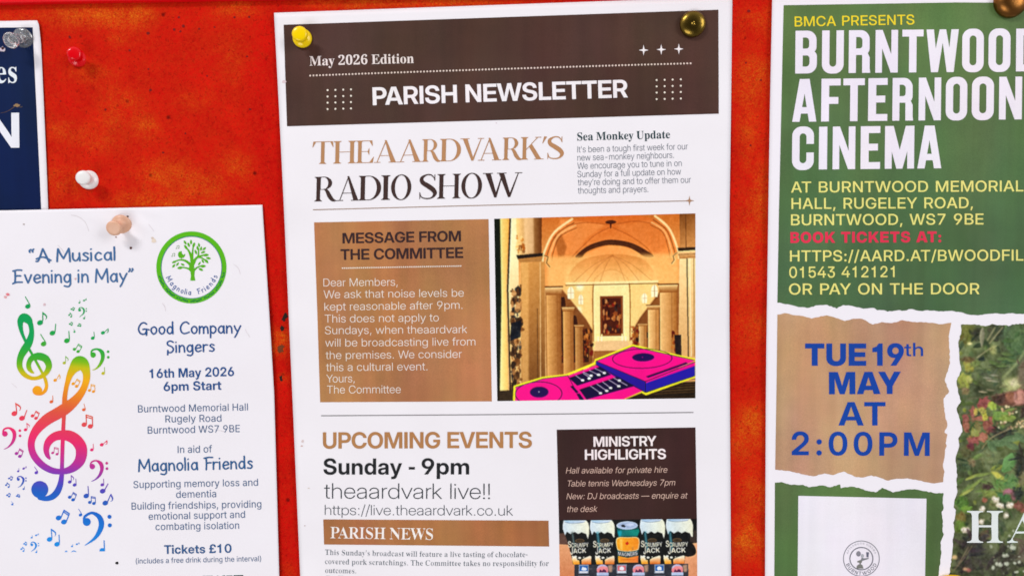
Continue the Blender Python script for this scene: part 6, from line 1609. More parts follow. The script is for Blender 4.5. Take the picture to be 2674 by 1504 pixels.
for i, (x, y, rx, ry, c) in enumerate(((341.5, 647.5, 3.6, 3.6, (92, 52, 46)), (305.5, 1469, 4.2, 3.8, (18, 16, 20)), (333, 565.5, 3.4, 2.2, (70, 36, 30)), (303, 619.5, 3, 1.6, (150, 110, 100)),
                                       (402, 629, 6, 6.5, (232, 216, 196)), (398, 622, 4, 3, (214, 196, 178)), (20, 769, 5, 3.5, (226, 128, 136)), (14, 776, 4, 4, (226, 170, 172)), (116, 795, 3.4, 4, (222, 192, 196)),
                                       (197, 728, 3, 3, (222, 180, 184)), (62, 586, 2.6, 2, (186, 176, 172)))):
    k = flyer.ink()
    k.add([ccw(ragged(x, y, rx, ry, 11, .22, 40 + i))], c, .00012)
    k.build('paper_mark')
# ------------------------------------------------------------------ parish newsletter, centre


def h_news(u, v):
    left = np.interp(v, [34, 550, 1067, 1504, 1610], [715.5, 742, 765, 784, 789])
    d = np.maximum(0, 1 - (u - left) / 150.)
    pin1 = np.exp(-((u - 790) / 60.) ** 2 - ((v - 101) / 50.) ** 2)
    return mm(1.3 + .55 * np.sin((u - 900) / 250. + v / 1100.) + .6 * np.sin((v - 300) / 240.) + (1.1 + .45 * np.sin(v / 62.) + .25 * np.sin(v / 27. + 1)) * d * d * (1 - .5 * pin1) + .35 * np.sin(v / 58. + 2) * smooth01(u, 1790, 1910) + .55 * smooth01(u, 1500, 1910) * smooth01(v, 250, 900) - .6 * pin1 - .5 * np.exp(-((u - 1808) / 55.) ** 2 - ((v - 64) / 50.) ** 2))


news = Sheet(root_at(1330, 1600, 'parish_newsletter', 'white newsletter with brown masthead and tan boxes pinned in the middle', 'newsletter'), h_news, M_INK)
WL = [(715.5, 34.5), (729, 290), (741.5, 545), (753, 800), (765, 1067), (784, 1504), (789, 1612)]
WR = [(1912.5, -8), (1909, 280), (1905, 560), (1904.5, 800), (1906, 1054), (1909, 1504), (1910, 1612)]
news.grid('paper_sheet', WL, WR, 84, 114, 0, M_PAPER, thick=.00012)

BROWN = (76, 51, 43)
TAN = (180, 122, 76)
CREAM = (240, 226, 214)
head = news.grid('header_panel', [(740.6, 65.7), (745, 198), (749.5, 330.5)], [(1876, 26.3), (1876.6, 160), (1877, 297.6)], 80, 22, mm(.08), M_INKP, BROWN)
LY = mm(.16)
text(news.ink(), 'S', 'May 2026 Edition', C('c2', 280, 446), C('c2', 985, 428), 24.5, (236, 222, 218), layer=LY).build('edition_text', head)
k = news.ink()
(xa, ya), (xb, yb) = C('c2', 285, 513), C('c3', 1302, 430)
for i in range(118):
    t = i / 117
    k.add([ccw(circle(xa + (xb - xa) * t, ya + (yb - ya) * t - 3.0 * 4 * t * (1 - t) * .4, 2.5, n=10))], (226, 204, 192), LY)
k.build('dotted_rule', head)
text(news.ink(), 'B', 'PARISH NEWSLETTER', C('c2', 708, 713), C('c3', 879, 660), 46.5, (244, 236, 238), layer=LY, tight=-24).build('masthead_title', head)
for cols, rows, crop in (((402, 455, 508, 560), (611, 654, 696, 739), 'c2'), ((1073, 1127, 1181, 1236), (543, 586, 628, 672), 'c3')):
    k = news.ink()
    for i, x in enumerate(cols):
        for y in rows:
            k.add([ccw(circle(*C(crop, x, y - i * 1.5), 2.6, n=10))], (240, 228, 212), LY)
    k.build('dot_grid', head)


def star(k, cx, cy, rx, ry, col, layer):
    pts = []
    for i in range(4):
        a = math.pi / 2 * i
        ux, uy = math.cos(a), math.sin(a)
        for t, r in ((-.5, .30), (-.22, .40), (0, 1.0), (.22, .40)):
            b = a + t * math.pi / 2
            rr = r if t else 1.0
            if abs(t) == .5:
                rr = .27
            pts.append((cx + rx * rr * math.cos(b), cy + ry * rr * math.sin(b)))
    k.add([ccw(pts)], col, layer)


for x, y in ((985, 341), (1104, 337), (1223, 333)):
    k = news.ink()
    star(k, *C('c3', x, y), 12.6, 14.2, (246, 236, 238), LY)
    k.build('star', head)

lb = lambda p, q: (lambda x: p[1] + (np.asarray(x) - p[0]) * (q[1] - p[1]) / (q[0] - p[0]))
b1 = lb(C('c2', 298, 1110), C('c3', 445, 1074))
X2 = lambda a: 700 + a * .38653
items = [(ch, X2(a), X2(b)) for ch, a, b in (('T', 298, 440), ('H', 440, 592), ('E', 594, 714), ('A', 714, 878), ('A', 872, 1042), ('R', 1040, 1166), ('D', 1160, 1302), ('V', 1297, 1457), ('A', 1418, 1576),
                                             ('R', 1583, 1716), ('K', 1706, 1862), ("'", 1850, 1882), ('S', 1886, 1998))]
boxed(news.ink(), DISPLAY, items, b1, 58.5, (184, 134, 92), 'display').build('feature_title')
b2 = lb(C('c2', 312, 1362), C('c2', 1712, 1331))
items = [(ch, X2(a), X2(b)) for ch, a, b in (('R', 312, 462), ('A', 462, 624), ('D', 610, 762), ('I', 762, 824), ('O', 829, 966), ('S', 1021, 1140), ('H', 1141, 1299), ('O', 1304, 1444), ('W', 1448, 1714))]
boxed(news.ink(), DISPLAY, items, b2, 64, (62, 42, 38), 'display').build('feature_title')
k = news.ink()
r0, r1 = C('c2', 305, 1418), C('c3', 1285, 1358)
k.add(stroke([(*r0, 2.0), ((r0[0] + r1[0]) / 2, (r0[1] + r1[1]) / 2 - 1, 2.0), (*r1, 2.0)], n=8), (150, 118, 92))
star(k, *C('c3', 1295, 1357), 12.6, 13.2, (170, 130, 100), .00014)
k.build('star_rule')
text(news.ink(), 'S', 'Sea Monkey Update', C('c3', 537, 951), C('c3', 1164, 935), 20.5, (34, 62, 68)).build('column_heading')
k = news.ink()
GREY = (104, 112, 124)
for s, x0, y0, x1, y1 in (("It's been a tough first week for our", 538, 1032, 1284, 1010), ('new sea-monkey neighbours.', 538, 1087, 1190, 1068), ('We encourage you to tune in on', 538, 1143, 1243, 1123),
                          ('Sunday for a full update on how', 538, 1199, 1238, 1180), ("they're doing and to offer them our", 541, 1254, 1305, 1235), ('thoughts and prayers.', 541, 1309, 1017, 1298)):
    text(k, 'L', s, C('c3', x0, y0), C('c3', x1, y1), 16.4, GREY, tight=-10)
k.build('column_text')

box = news.grid('message_panel', C('m2', [(322, 110), (345, 740), (365, 1368)]), C('m2', [(1545, 87), (1556, 720), (1568, 1362)]), 34, 34, mm(.08), M_INKP, TAN)
k = news.ink()
text(k, 'B', 'MESSAGE FROM', C('m2', 522, 258), C('m2', 1352, 242), 27.5, (54, 32, 34), layer=LY, tight=-24)
text(k, 'B', 'THE COMMITTEE', C('m2', 508, 373), C('m2', 1368, 359), 28, (54, 32, 34), layer=LY, tight=-24)
k.build('message_heading', box)
k = news.ink()
(xa, ya), (xb, yb) = C('m2', 522, 430), C('m2', 1350, 415)
for i in range(63):
    t = i / 62
    k.add([ccw(circle(xa + (xb - xa) * t, ya + (yb - ya) * t, 1.9, n=9))], (240, 228, 214), LY)
k.build('dotted_rule', box)
k = news.ink()
for s, x0, y0, x1, y1 in (('Dear Members,', 388, 558, 908, 553), ('We ask that noise levels be', 390, 641, 1372, 629), ('kept reasonable after 9pm.', 395, 727, 1363, 714), ('This does not apply to', 397, 811, 1197, 802),
                          ('Sundays, when theaardvark', 399, 892, 1396, 884), ('will be broadcasting live from', 401, 979, 1453, 970), ('the premises. We consider', 404, 1066, 1358, 1057),
                          ('this a cultural event.', 407, 1150, 1117, 1144), ('Yours,', 409, 1230, 607, 1228), ('The Committee', 413, 1307, 930, 1304)):
    text(k, 'L', s, C('m2', x0, y0), C('m2', x1, y1), 20.4, CREAM, layer=LY, tight=-6)
k.build('message_text', box)

# picture of a lit church nave with a DJ desk
K = Canvas(55, 47, 1465, 1360, 352, 328, (222, 180, 122))
K.poly([(55, 40), (1470, 40), (1470, 520), (55, 520)], (196, 118, 58), col2=(232, 178, 116), axis=(0, 60, 0, 520))
K.poly([tuple(p) for p in spline([(400, 560), (400, 330), (470, 160), (620, 70), (880, 30), (1140, 70), (1280, 170), (1345, 330), (1345, 560)], 8)], (206, 114, 54), col2=(236, 162, 96), axis=(880, 60, 880, 480))
K.poly([(520, 60), (840, 110), (700, 200), (610, 300), (520, 330), (450, 260)], (226, 146, 84), .8, 10)
K.poly([(900, 110), (1230, 80), (1300, 240), (1190, 330), (1100, 250)], (214, 130, 70), .8, 10)
K.poly([(470, 190), (520, 160), (560, 260), (540, 330), (500, 330)], (150, 90, 44), .6, 8)
for pts in ([(860, 130), (760, 180), (660, 270), (600, 330)], [(880, 130), (1000, 190), (1110, 270), (1160, 330)], [(860, 110), (700, 90), (560, 110)], [(890, 110), (1050, 90), (1190, 120)]):
    K.line(pts, 9, (168, 92, 44), .5, 3, True)
# outer arch mouldings
for off, col, w in ((0, (246, 214, 160), 16), (26, (120, 72, 36), 5), (46, (232, 176, 116), 12), (64, (130, 80, 42), 4)):
    K.line([(392 + off, 360), (400 + off, 300), (470 + off * .7, 160 + off * .4), (600 + off * .5, 62 + off)], w, col, .9, 1, True)
    K.line([(1346 - off, 360), (1340 - off, 300), (1280 - off * .7, 150 + off * .4), (1180 - off * .5, 56 + off)], w, col, .9, 1, True)
# inner arch
K.poly([tuple(p) for p in spline([(620, 330), (700, 262), (800, 226), (880, 218), (990, 236), (1080, 276), (1170, 340), (1110, 345), (1000, 278), (880, 256), (790, 266), (700, 300), (660, 340)], 6, True)], (84, 52, 34), .95, 2)
K.poly([tuple(p) for p in spline([(670, 345), (760, 285), (880, 262), (1000, 284), (1090, 345), (1080, 470), (690, 470)], 6, True)], (238, 164, 98), .9, 4)
# lamp hanging from the vault
K.poly(circle(870, 92, 38, 13), (60, 30, 18), .95, 2).poly([(862, 96), (878, 96), (872, 138), (867, 138)], (70, 36, 20), .9, 1)
K.line([(836, 92), (904, 92)], 4, (150, 90, 50), .7, 1)
# deep nave and altar
K.poly([(420, 330), (1340, 330), (1340, 1130), (420, 1130)], (234, 186, 118), .75, 14)
K.poly([(560, 420), (1180, 420), (1150, 1080), (590, 1080)], (246, 204, 136), .85, 24)
K.poly([tuple(p) for p in spline([(742, 940), (742, 560), (780, 470), (870, 430), (960, 470), (1000, 560), (1000, 940)], 6)], (250, 222, 160), .95, 5)
K.line([(742, 940), (742, 560), (780, 470), (870, 430), (960, 470), (1000, 560), (1000, 940)], 9, (166, 112, 60), .9, 2, True)
K.poly([(790, 620), (952, 620), (952, 905), (790, 905)], (132, 74, 40), .95, 3)
K.poly([(804, 634), (938, 634), (938, 890), (804, 890)], (86, 44, 28), .95, 2)
r = random.Random(4)
for i in range(46):
    x, y = r.uniform(812, 930), r.uniform(645, 880)
    K.poly(ragged(x, y, r.uniform(5, 14), r.uniform(8, 24), 9, .3, i), r.choice([(160, 92, 50), (196, 128, 72), (60, 30, 22), (150, 50, 36), (214, 160, 104), (70, 60, 60)]), .75, 2)
K.poly([(760, 940), (985, 940), (1000, 1010), (745, 1010)], (226, 190, 140), .95, 2).poly([(745, 1010), (1000, 1010), (1010, 1090), (735, 1090)], (150, 98, 56), .9, 3)
for x in (775, 800, 945, 970):
    K.line([(x, 940), (x, 905)], 6, (250, 238, 206), 1, 1)
    K.poly(circle(x, 898, 6, 9), (255, 236, 150), 1, 2)
for x, y, w in ((650, 540, 26), (690, 500, 18), (1050, 500, 22), (640, 720, 20), (1100, 640, 18)):
    K.poly(circle(x, y, w, w * 1.5), (255, 244, 206), .8, 12)
# apse vault, cornice, side aisles in deep shade of the picture, clerestory windows
K.poly([tuple(p) for p in spline([(560, 520), (590, 430), (690, 350), (880, 320), (1070, 350), (1160, 430), (1190, 520)], 8)], (208, 138, 76), .85, 6, (240, 190, 122), (880, 330, 880, 520))
for x in (600, 690, 790, 970, 1070, 1160):
    K.line([(880, 330), ((880 + x) / 2, 400), (x, 520)], 6, (178, 112, 62), .4, 3, True)
K.poly([(548, 516), (1204, 516), (1200, 532), (552, 532)], (250, 220, 162), .9, 1).line([(548, 536), (1204, 536)], 5, (126, 78, 42), .85, 1)
for sg in (1, -1):
    m = lambda pts: [(880 + sg * (x - 880), y) for x, y in pts]
    K.poly(m([(405, 540), (520, 560), (690, 780), (735, 860), (735, 1100), (405, 1240)]), (104, 62, 36), .92, 6, (150, 96, 54), (880, 0, 880 - sg * 480, 0))
    for x0, x1, y in ((520, 534, 620), (604, 616, 752), (668, 690, 860)):
        K.poly(m([tuple(p) for p in spline([(x0 - 18, 1090), (x0 - 14, y + 60), ((x0 + x1) / 2, y), (x1 + 14, y + 60), (x1 + 18, 1090)], 5)]), (64, 38, 26), .9, 3)
    for x, y, w, h in ((585, 590, 22, 44), (655, 640, 16, 36)):
        K.poly(m([tuple(p) for p in spline([(x - w, y + h), (x - w, y - h * .4), (x, y - h), (x + w, y - h * .4), (x + w, y + h)], 5)]), (255, 240, 196), .95, 2)
        K.line(m([(x, y - h), (x, y + h)]), 3, (150, 100, 60), .8, 1).line(m([(x - w, y), (x + w, y)]), 3, (150, 100, 60), .8, 1)
    for i in range(40):
        x, y = r.uniform(430, 730), r.uniform(880, 1090)
        K.poly(ragged(880 + sg * (x - 880), y, r.uniform(4, 16), r.uniform(6, 26), 9, .35, 700 + i), r.choice([(176, 110, 56), (60, 34, 24), (220, 160, 92), (120, 44, 30), (40, 30, 30)]), .75, 2)
K.poly([(735, 1085), (1010, 1085), (1120, 1290), (620, 1290)], (188, 140, 88), .9, 5, (110, 74, 46), (0, 1085, 0, 1280))
for y in (1106, 1136, 1176):
    K.line([(735 - (y - 1085) * .5, y), (1010 + (y - 1085) * .5, y)], 4, (90, 58, 38), .6, 1)
# nave columns, pairs
for x0, x1, yc, ch, c1, c2 in ((1062, 1118, 822, 16, (236, 196, 136), (176, 122, 70)), (612, 668, 822, 16, (206, 158, 100), (150, 100, 58)), (1128, 1206, 690, 34, (244, 206, 146), (190, 134, 78)),
                               (528, 602, 690, 34, (222, 172, 108), (160, 106, 60)), (1212, 1330, 545, 58, (238, 196, 136), (176, 120, 66)), (412, 516, 545, 58, (226, 176, 112), (150, 98, 54))):
    K.poly([(x0, yc), (x1, yc), (x1, 1290), (x0, 1290)], c1, .97, 2, c2, (x0, 0, x1, 0))
    K.poly([(x0 - 10, yc), (x1 + 10, yc), (x1 + 2, yc + ch), (x0 - 2, yc + ch)], (246, 214, 156), .97, 1, (150, 96, 50), (0, yc, 0, yc + ch))
    K.line([(x0 - 12, yc), (x1 + 12, yc)], max(4, ch * .16), (116, 74, 40), .95, 1)
    K.line([(x0 + (x1 - x0) * .72, yc + ch), (x0 + (x1 - x0) * .72, 1280)], 4, (140, 92, 52), .6, 1)
for i in range(90):
    x, y = r.choice([(r.uniform(1010, 1062), r.uniform(840, 1010)), (r.uniform(672, 730), r.uniform(840, 1030)), (r.uniform(1300, 1360), r.uniform(880, 1060))])
    K.poly(ragged(x, y, r.uniform(4, 12), r.uniform(6, 20), 8, .35, 200 + i), r.choice([(92, 48, 26), (60, 34, 22), (150, 84, 40), (190, 120, 60), (120, 40, 28)]), .75, 2)
# left side: dark strip, pale shafts, big pier and its shrines
K.poly([(50, 40), (120, 40), (96, 620), (70, 1365), (50, 1365)], (36, 44, 34), 1, 2)
K.poly([(96, 40), (158, 40), (128, 560), (132, 1290), (74, 1290), (96, 620)], (248, 224, 150), .98, 2, (226, 184, 100), (90, 0, 150, 0))
K.line([(168, 40), (140, 560), (148, 1290)], 12, (44, 40, 32), .95, 2)
K.poly([(172, 40), (222, 40), (212, 1290), (152, 1290), (146, 560)], (250, 228, 180), .97, 2, (214, 170, 110), (0, 300, 0, 1200))
K.poly([(206, 40), (388, 40), (382, 308), (212, 312)], (246, 206, 140), .98, 2, (112, 70, 38), (215, 0, 385, 0))
K.poly([(262, 40), (330, 40), (330, 300), (262, 304)], (240, 206, 160), .6, 8)
for i in range(30):
    K.poly(ragged(r.uniform(206, 260), r.uniform(170, 300), r.uniform(5, 16), r.uniform(5, 18), 8, .35, 300 + i), r.choice([(206, 128, 52), (168, 96, 40), (244, 206, 140), (120, 70, 36)]), .6, 3)
K.poly([(204, 312), (392, 300), (392, 324), (214, 340)], (58, 48, 40), 1, 1).poly([(214, 340), (392, 324), (380, 362), (232, 366)], (176, 128, 76), 1, 2)
K.line([(396, 320), (420, 330), (408, 372), (432, 400), (440, 430)], 12, (226, 180, 116), .9, 2).line([(402, 318), (428, 330), (416, 372), (440, 402)], 4, (70, 48, 34), .9, 1)
K.poly([(236, 366), (404, 362), (396, 1290), (226, 1290)], (204, 150, 88), .98, 3, (128, 88, 50), (0, 400, 0, 1250))
K.poly([(236, 366), (290, 366), (278, 1290), (226, 1290)], (226, 178, 112), .7, 8)
K.line([(372, 366), (362, 1290)], 7, (232, 200, 148), .7, 3).line([(348, 700), (342, 1290)], 5, (70, 50, 36), .6, 2)
for i in range(120):
    x, y = r.uniform(172, 236), r.uniform(540, 1290)
    K.poly(ragged(x - (y - 540) * .02, y, r.uniform(5, 22), r.uniform(8, 34), 9, .35, 400 + i), r.choice([(62, 44, 32), (44, 38, 34), (110, 72, 40), (150, 104, 62), (36, 46, 58), (190, 140, 90), (80, 56, 36)]), .7, 3)
K.poly([(160, 800), (232, 780), (226, 900), (150, 930)], (28, 36, 50), .85, 4)
# right side pier
K.poly([(1352, 40), (1470, 40), (1470, 292), (1356, 292)], (128, 84, 46), .98, 2, (206, 150, 94), (1360, 60, 1465, 290))
K.line([(1395, 40), (1398, 288)], 5, (90, 58, 36), .7, 2)
K.poly([(1338, 288), (1470, 284), (1470, 306), (1344, 312)], (66, 50, 38), 1, 1).poly([(1340, 312), (1470, 306), (1470, 362), (1352, 366)], (240, 206, 150), 1, 1, (180, 126, 74), (0, 310, 0, 366))
K.line([(1344, 336), (1470, 332)], 5, (140, 96, 58), .9, 1)
K.line([(1340, 318), (1312, 340), (1322, 370), (1300, 400)], 12, (232, 190, 130), .9, 2).line([(1334, 322), (1306, 344), (1314, 372), (1294, 398)], 4, (84, 56, 36), .9, 1)
K.poly([(1352, 366), (1470, 362), (1470, 1280), (1340, 1280)], (244, 210, 156), .98, 2, (206, 160, 104), (0, 380, 0, 1200))
K.line([(1404, 366), (1414, 1060)], 8, (64, 52, 44), .85, 2).line([(1424, 366), (1434, 1060)], 6, (250, 232, 196), .8, 2).line([(1452, 366), (1456, 1060)], 6, (150, 104, 60), .8, 2)
K.poly([(1314, 905), (1362, 905), (1366, 1070), (1324, 1070)], (46, 40, 44), .9, 3)
# floor and pews
K.poly([(55, 1285), (1470, 1240), (1470, 1365), (55, 1365)], (54, 44, 32), .95, 6)
for y in range(1225, 1345, 18):
    K.line([(1010, y + 16), (1470, y - 4)], 4, r.choice([(120, 92, 60), (30, 24, 20), (150, 120, 80)]), .7, 1)
for y in range(1290, 1350, 14):
    K.line([(70, y), (200, y + 4)], 4, (120, 100, 66), .5, 1)
K.noise(5, 16, 3).noise(4, 5, 5)
# the desk: two pink turntables and a mixer between them
PK, PU, DK, YL = (236, 34, 140), (62, 44, 150), (44, 20, 74), (248, 226, 66)
outl = [(172, 1364), (178, 1256), (380, 1196), (545, 1180), (752, 1098), (756, 1076), (1020, 976), (1456, 1084), (1456, 1206), (1112, 1324), (1080, 1306), (930, 1364)]
K.poly(stroke(outl, 16, smooth=False), YL, .95, 2)
K.poly([(180, 1368), (186, 1262), (385, 1204), (560, 1184), (800, 1100), (1110, 1268), (1085, 1302), (930, 1368)], PK, 1, 1)
K.poly([(760, 1085), (1020, 985), (1460, 1092), (1110, 1236)], PK, 1, 1)
K.poly([(760, 1085), (1110, 1236), (1110, 1312), (905, 1205), (760, 1110)], PU, 1, 1).poly([(1110, 1236), (1460, 1126), (1460, 1200), (1110, 1314)], (58, 48, 160), 1, 1)
K.poly([(1110, 1236), (1460, 1098), (1460, 1128), (1110, 1246)], (226, 30, 140), 1, 1)
for pts in ([(760, 1085), (1110, 1236), (1460, 1104)], [(1110, 1236), (1110, 1312)], [(760, 1085), (1020, 985), (1460, 1090)], [(760, 1085), (760, 1110), (1110, 1314), (1460, 1202)]):
    K.line(pts, 4, (40, 12, 56), .95, 0)
K.poly([circle(1088, 1072, 213, 71, 60), circle(1088, 1072, 208, 67, 60)[::-1]], (70, 10, 60), 1)
K.poly(circle(1095, 1063, 78, 29, 40), (54, 22, 92)).poly(circle(1090, 1062, 5, 3), PK)
K.poly([(1114, 1200), (1398, 1104), (1414, 1112), (1130, 1210)], (60, 20, 84))
K.poly([circle(350, 1312, 168, 88, 60), circle(350, 1312, 163, 84, 60)[::-1]], (70, 10, 60), 1)
K.poly(circle(354, 1300, 66, 39, 40), (54, 22, 92)).poly(circle(352, 1298, 5, 4), (250, 160, 210))
K.line([(186, 1262), (385, 1204), (560, 1184)], 4, (40, 12, 56), .95).line([(560, 1186), (650, 1366)], 4, (40, 12, 56), .95)
K.poly([(566, 1202), (790, 1124), (866, 1184), (626, 1258)], DK).poly([(640, 1286), (905, 1200), (1036, 1266), (690, 1358)], DK)
K.poly([(574, 1262), (592, 1258), (634, 1304), (616, 1310)], DK).poly([(620, 1320), (640, 1312), (672, 1358), (644, 1362)], DK)
for x0, y0, x1, y1, kx, ky in ((616, 1186, 664, 1222, 664, 1220), (668, 1170, 722, 1206, 710, 1208), (668, 1160, 730, 1196, 724, 1188), (712, 1150, 790, 1190, 777, 1182), (752, 1136, 826, 1174, 818, 1170),
                               (720, 1262, 796, 1318, 790, 1314), (764, 1248, 842, 1304, 834, 1298), (806, 1234, 870, 1284, 862, 1278), (850, 1220, 930, 1272, 920, 1266), (884, 1206, 980, 1262, 924, 1226)):
    K.line([(x0, y0), (x1, y1)], 5, (190, 170, 206), .9).poly(circle(kx, ky, 13, 9, 16), (250, 238, 226))
K.crisp(.7, 1.28, 150)
vc, W_, H_ = K.vertex_colors()
news.grid('nave_picture', C('m3', [(55, 85), (66, 720), (77, 1360)]), C('m3', [(1465, 47), (1465, 700), (1465, 1340)]), W_, H_, mm(.08), M_PHOTO, colors=vc)

k = news.ink()
r0, r1 = C('b2', 287, 100), C('b3', 1320, 72)
k.add(stroke([(*r0, 2.4), ((r0[0] + r1[0]) / 2, (r0[1] + r1[1]) / 2 + 1, 2.4), (*r1, 2.4)], n=8), (126, 122, 124))
k.build('divider_rule')
text(news.ink(), 'B', 'UPCOMING EVENTS', C('b2', 300, 376), C('b2', 2058, 371), 42.5, (178, 124, 74), tight=-24).build('events_heading')
k = news.ink()
text(k, 'B', 'Sunday', C('b2', 305, 594), C('b2', 966, 594), 42, (14, 18, 22))
text(k, 'B', '-', C('b2', 1022, 594), C('b2', 1073, 594), 42, (14, 18, 22))
text(k, 'B', '9pm', C('b2', 1130, 593), C('b2', 1530, 593), 42, (14, 18, 22))
k.build('event_time')
k = news.ink()
text(k, 'T', 'theaardvark live!!', C('b2', 310, 795), C('b2', 1705, 799), 40, (26, 38, 48))
text(k, 'T', 'https://live.theaardvark.co.uk', C('b2', 316, 933), C('b2', 1898, 938), 26.5, (38, 52, 64))
k.build('event_text')
bar = news.grid('news_bar', C('b2', [(303, 970), (310, 1181)]), C('b2', [(2197, 981), (2203, 1198)]), 36, 8, mm(.08), M_INKP, (172, 110, 64))
text(news.ink(), 'G', 'PARISH NEWS', C('b2', 362, 1128), C('b2', 1225, 1142), 29.5, (246, 238, 232), layer=LY, tight=-30).build('news_heading', bar)
k = news.ink()
DG = (86, 98, 108)
text(k, 'P', "This Sunday's broadcast will feature a live tasting of chocolate-", C('b2', 318, 1267), C('b2', 2020, 1286), 13.6, DG, drop=2.0)
text(k, 'P', 'covered pork scratchings. The Committee takes no responsibility for', C('b2', 318, 1344), C('b2', 2199, 1361), 13.6, DG, drop=2.0)
text(k, 'P', 'outcomes.', C('b2', 320, 1419), C('b2', 578, 1424), 13.6, DG)
text(k, 'P', 'By T', C('b2', 325, 1489), C('b2', 470, 1490), 13.6, DG)
k.build('news_text')

mbox = news.grid('ministry_panel', C('b3', [(173, 217), (182, 600), (191, 976)]), C('b3', [(1340, 198), (1346, 580), (1352, 966)]), 28, 20, mm(.08), M_INKP, (60, 35, 32))
k = news.ink()
text(k, 'B', 'MINISTRY', C('b3', 483, 360), C('b3', 1012, 353), 26, (246, 232, 232), layer=LY, tight=-24)
text(k, 'B', 'HIGHLIGHTS', C('b3', 410, 470), C('b3', 1092, 463), 26.5, (246, 232, 232), layer=LY, tight=-24)
k.build('ministry_heading', mbox)
k = news.ink()
for s, x0, y0, x1, y1 in (('Hall available for private hire', 250, 585, 1100, 577), ('Table tennis Wednesdays 7pm', 257, 694, 1165, 685), ('New: DJ broadcasts \u2014 enquire at', 255, 801, 1267, 793), ('the desk', 255, 908, 510, 906)):
    text(k, 'L', s, C('b3', x0, y0), C('b3', x1, y1), 15.6, (228, 190, 172), shear=.2, layer=LY)
k.build('ministry_text', mbox)

# picture of cans on a table
Q = Canvas(120, 90, 2455, 1500, 300, 181, (18, 20, 20))
Q.poly([(110, 320), (330, 300), (340, 520), (110, 520)], (110, 78, 66), .9, 14).poly([(2300, 300), (2460, 280), (2460, 500), (2330, 480)], (70, 56, 50), .8, 12)
Q.poly([(110, 500), (380, 520), (420, 1500), (110, 1500)], (226, 162, 116), 1, 6, (206, 128, 84), (0, 520, 0, 1100)).poly([(2180, 520), (2460, 490), (2460, 1500), (2180, 1500)], (232, 168, 122), 1, 6, (212, 140, 100), (0, 520, 0, 1100))
Q.poly([tuple(p) for p in spline([(2240, 500), (2370, 500), (2435, 620), (2400, 700), (2270, 720), (2220, 640)], 6, True)], (24, 22, 22), 1, 3)
for ci, (xl, xr, yt, bl, br_, lean) in enumerate(((180, 630, 105, 340, 655, 1), (640, 1060, 105, 735, 1050, 1), (1485, 1915, 95, 1500, 1830, 0), (1925, 2385, 90, 1895, 2240, -1))):
    yb = 845
    body = [(xl + 12, yt), (xr - 46, yt), (xr - 18, yt + 40), (xr, yt + 110), (xr + (br_ - xr) * .45, 480), (br_ + 4, 740), (br_ - 6, yb), (bl + 4, yb), (bl - 16, 720), (xl + (bl - xl) * .45, 440), (xl, yt + 130)]
    Q.poly(body, (22, 24, 24), 1, 2)
    w = xr - xl
    foam = [(xl + 4, yt + 60), (xl + 16, yt), (xr - 46, yt), (xr - 18, yt + 40), (xr, yt + 110), (xr - 6, 330 + 60 * (ci % 2)), (xr - w * .06, 420 - 30 * (ci % 2)), (xr - w * .12, 330), (xr - w * .3, 300), (xr - w * .42, 330), (xr - w * .55, 295), (xr - w * .7, 330), (xl + w * .16, 290), (xl + w * .08, 350), (xl, yt + 130)]
    Q.poly(foam, (206, 222, 232), 1, 3, (232, 232, 206), (xl, 0, xr, 0))
    Q.poly([(xl + 14, yt - 6), (xr - 46, yt - 6), (xr - 110, yt + 34), (xl + 90, yt + 40)], (150, 186, 214), .95, 4, (206, 214, 232), (xl, 0, xr, 0))
    Q.line([(xl + 30, yt + 20), (xl + w * .4, yt + 48), (xr - 80, yt + 22)], 8, (96, 118, 140), .7, 3, True)
    xm = xl + (bl - xl) * .5 + w * .08
    Q.poly([(xm + 20, 300), (xm + 70, 290), (xm + 110, 640), (xm + 60, 640)], (40, 130, 150) if ci != 0 else (60, 70, 66), .55, 12)
    Q.poly([(xm + 40, 320), (xm + 58, 318), (xm + 88, 600), (xm + 72, 600)], (170, 220, 226), .35, 8)
    cx = (xl + xr + bl + br_) / 4 + 6 * lean
    Q.poly(circle(cx + 10, 445, 80, 36, 30), (96, 76, 52), .9, 4).poly(circle(cx + 10, 447, 58, 22, 30), (60, 48, 34), .9, 4)
    x0, x1 = ((262, 612), (688, 1034), (1500, 1862), (1920, 2300))[ci]
    Q.text('B', 'S', (x0, 560), (x0 + 62, 562), 108, (226, 204, 176))
    Q.text('B', 'CRUMPY', (x0 + 62, 560), (x1 + 4, 552), 76, (226, 204, 176), drop=6)
    Q.text('B', 'J', (x0 + 40, 680), (x0 + 92, 680), 118, (230, 210, 184))
    Q.text('B', 'ACK', (x0 + 92, 660), (x1 - 34, 652), 80, (230, 210, 184))
    Q.poly([(bl - 12, 690), (bl + 40, 720), (bl + 110, 760), (bl + 120, yb), (bl + 10, yb), (bl - 10, 760)], (240, 226, 196), 1, 3, (244, 160, 46), (0, 740, 0, 830))
    Q.poly([(bl + 150, 770), (bl + 190, 740), (br_ - 20, 700), (br_ + 2, 712), (br_ - 4, yb), (bl + 150, yb)], (240, 220, 186), 1, 3, (222, 120, 44), (0, 740, 0, 840))
    for dx, dy, rr in ((50, 715, 26), (120, 735, 26), (75, 760, 16), (190, 725, 12)):
        Q.poly(circle(bl + dx, dy, rr, rr * .7, 16), (238, 238, 216), .95, 3)
    Q.poly([(bl + 70, 745), (bl + 120, 760), (bl + 122, 780), (bl + 80, 770)], (28, 26, 24), .9, 3)
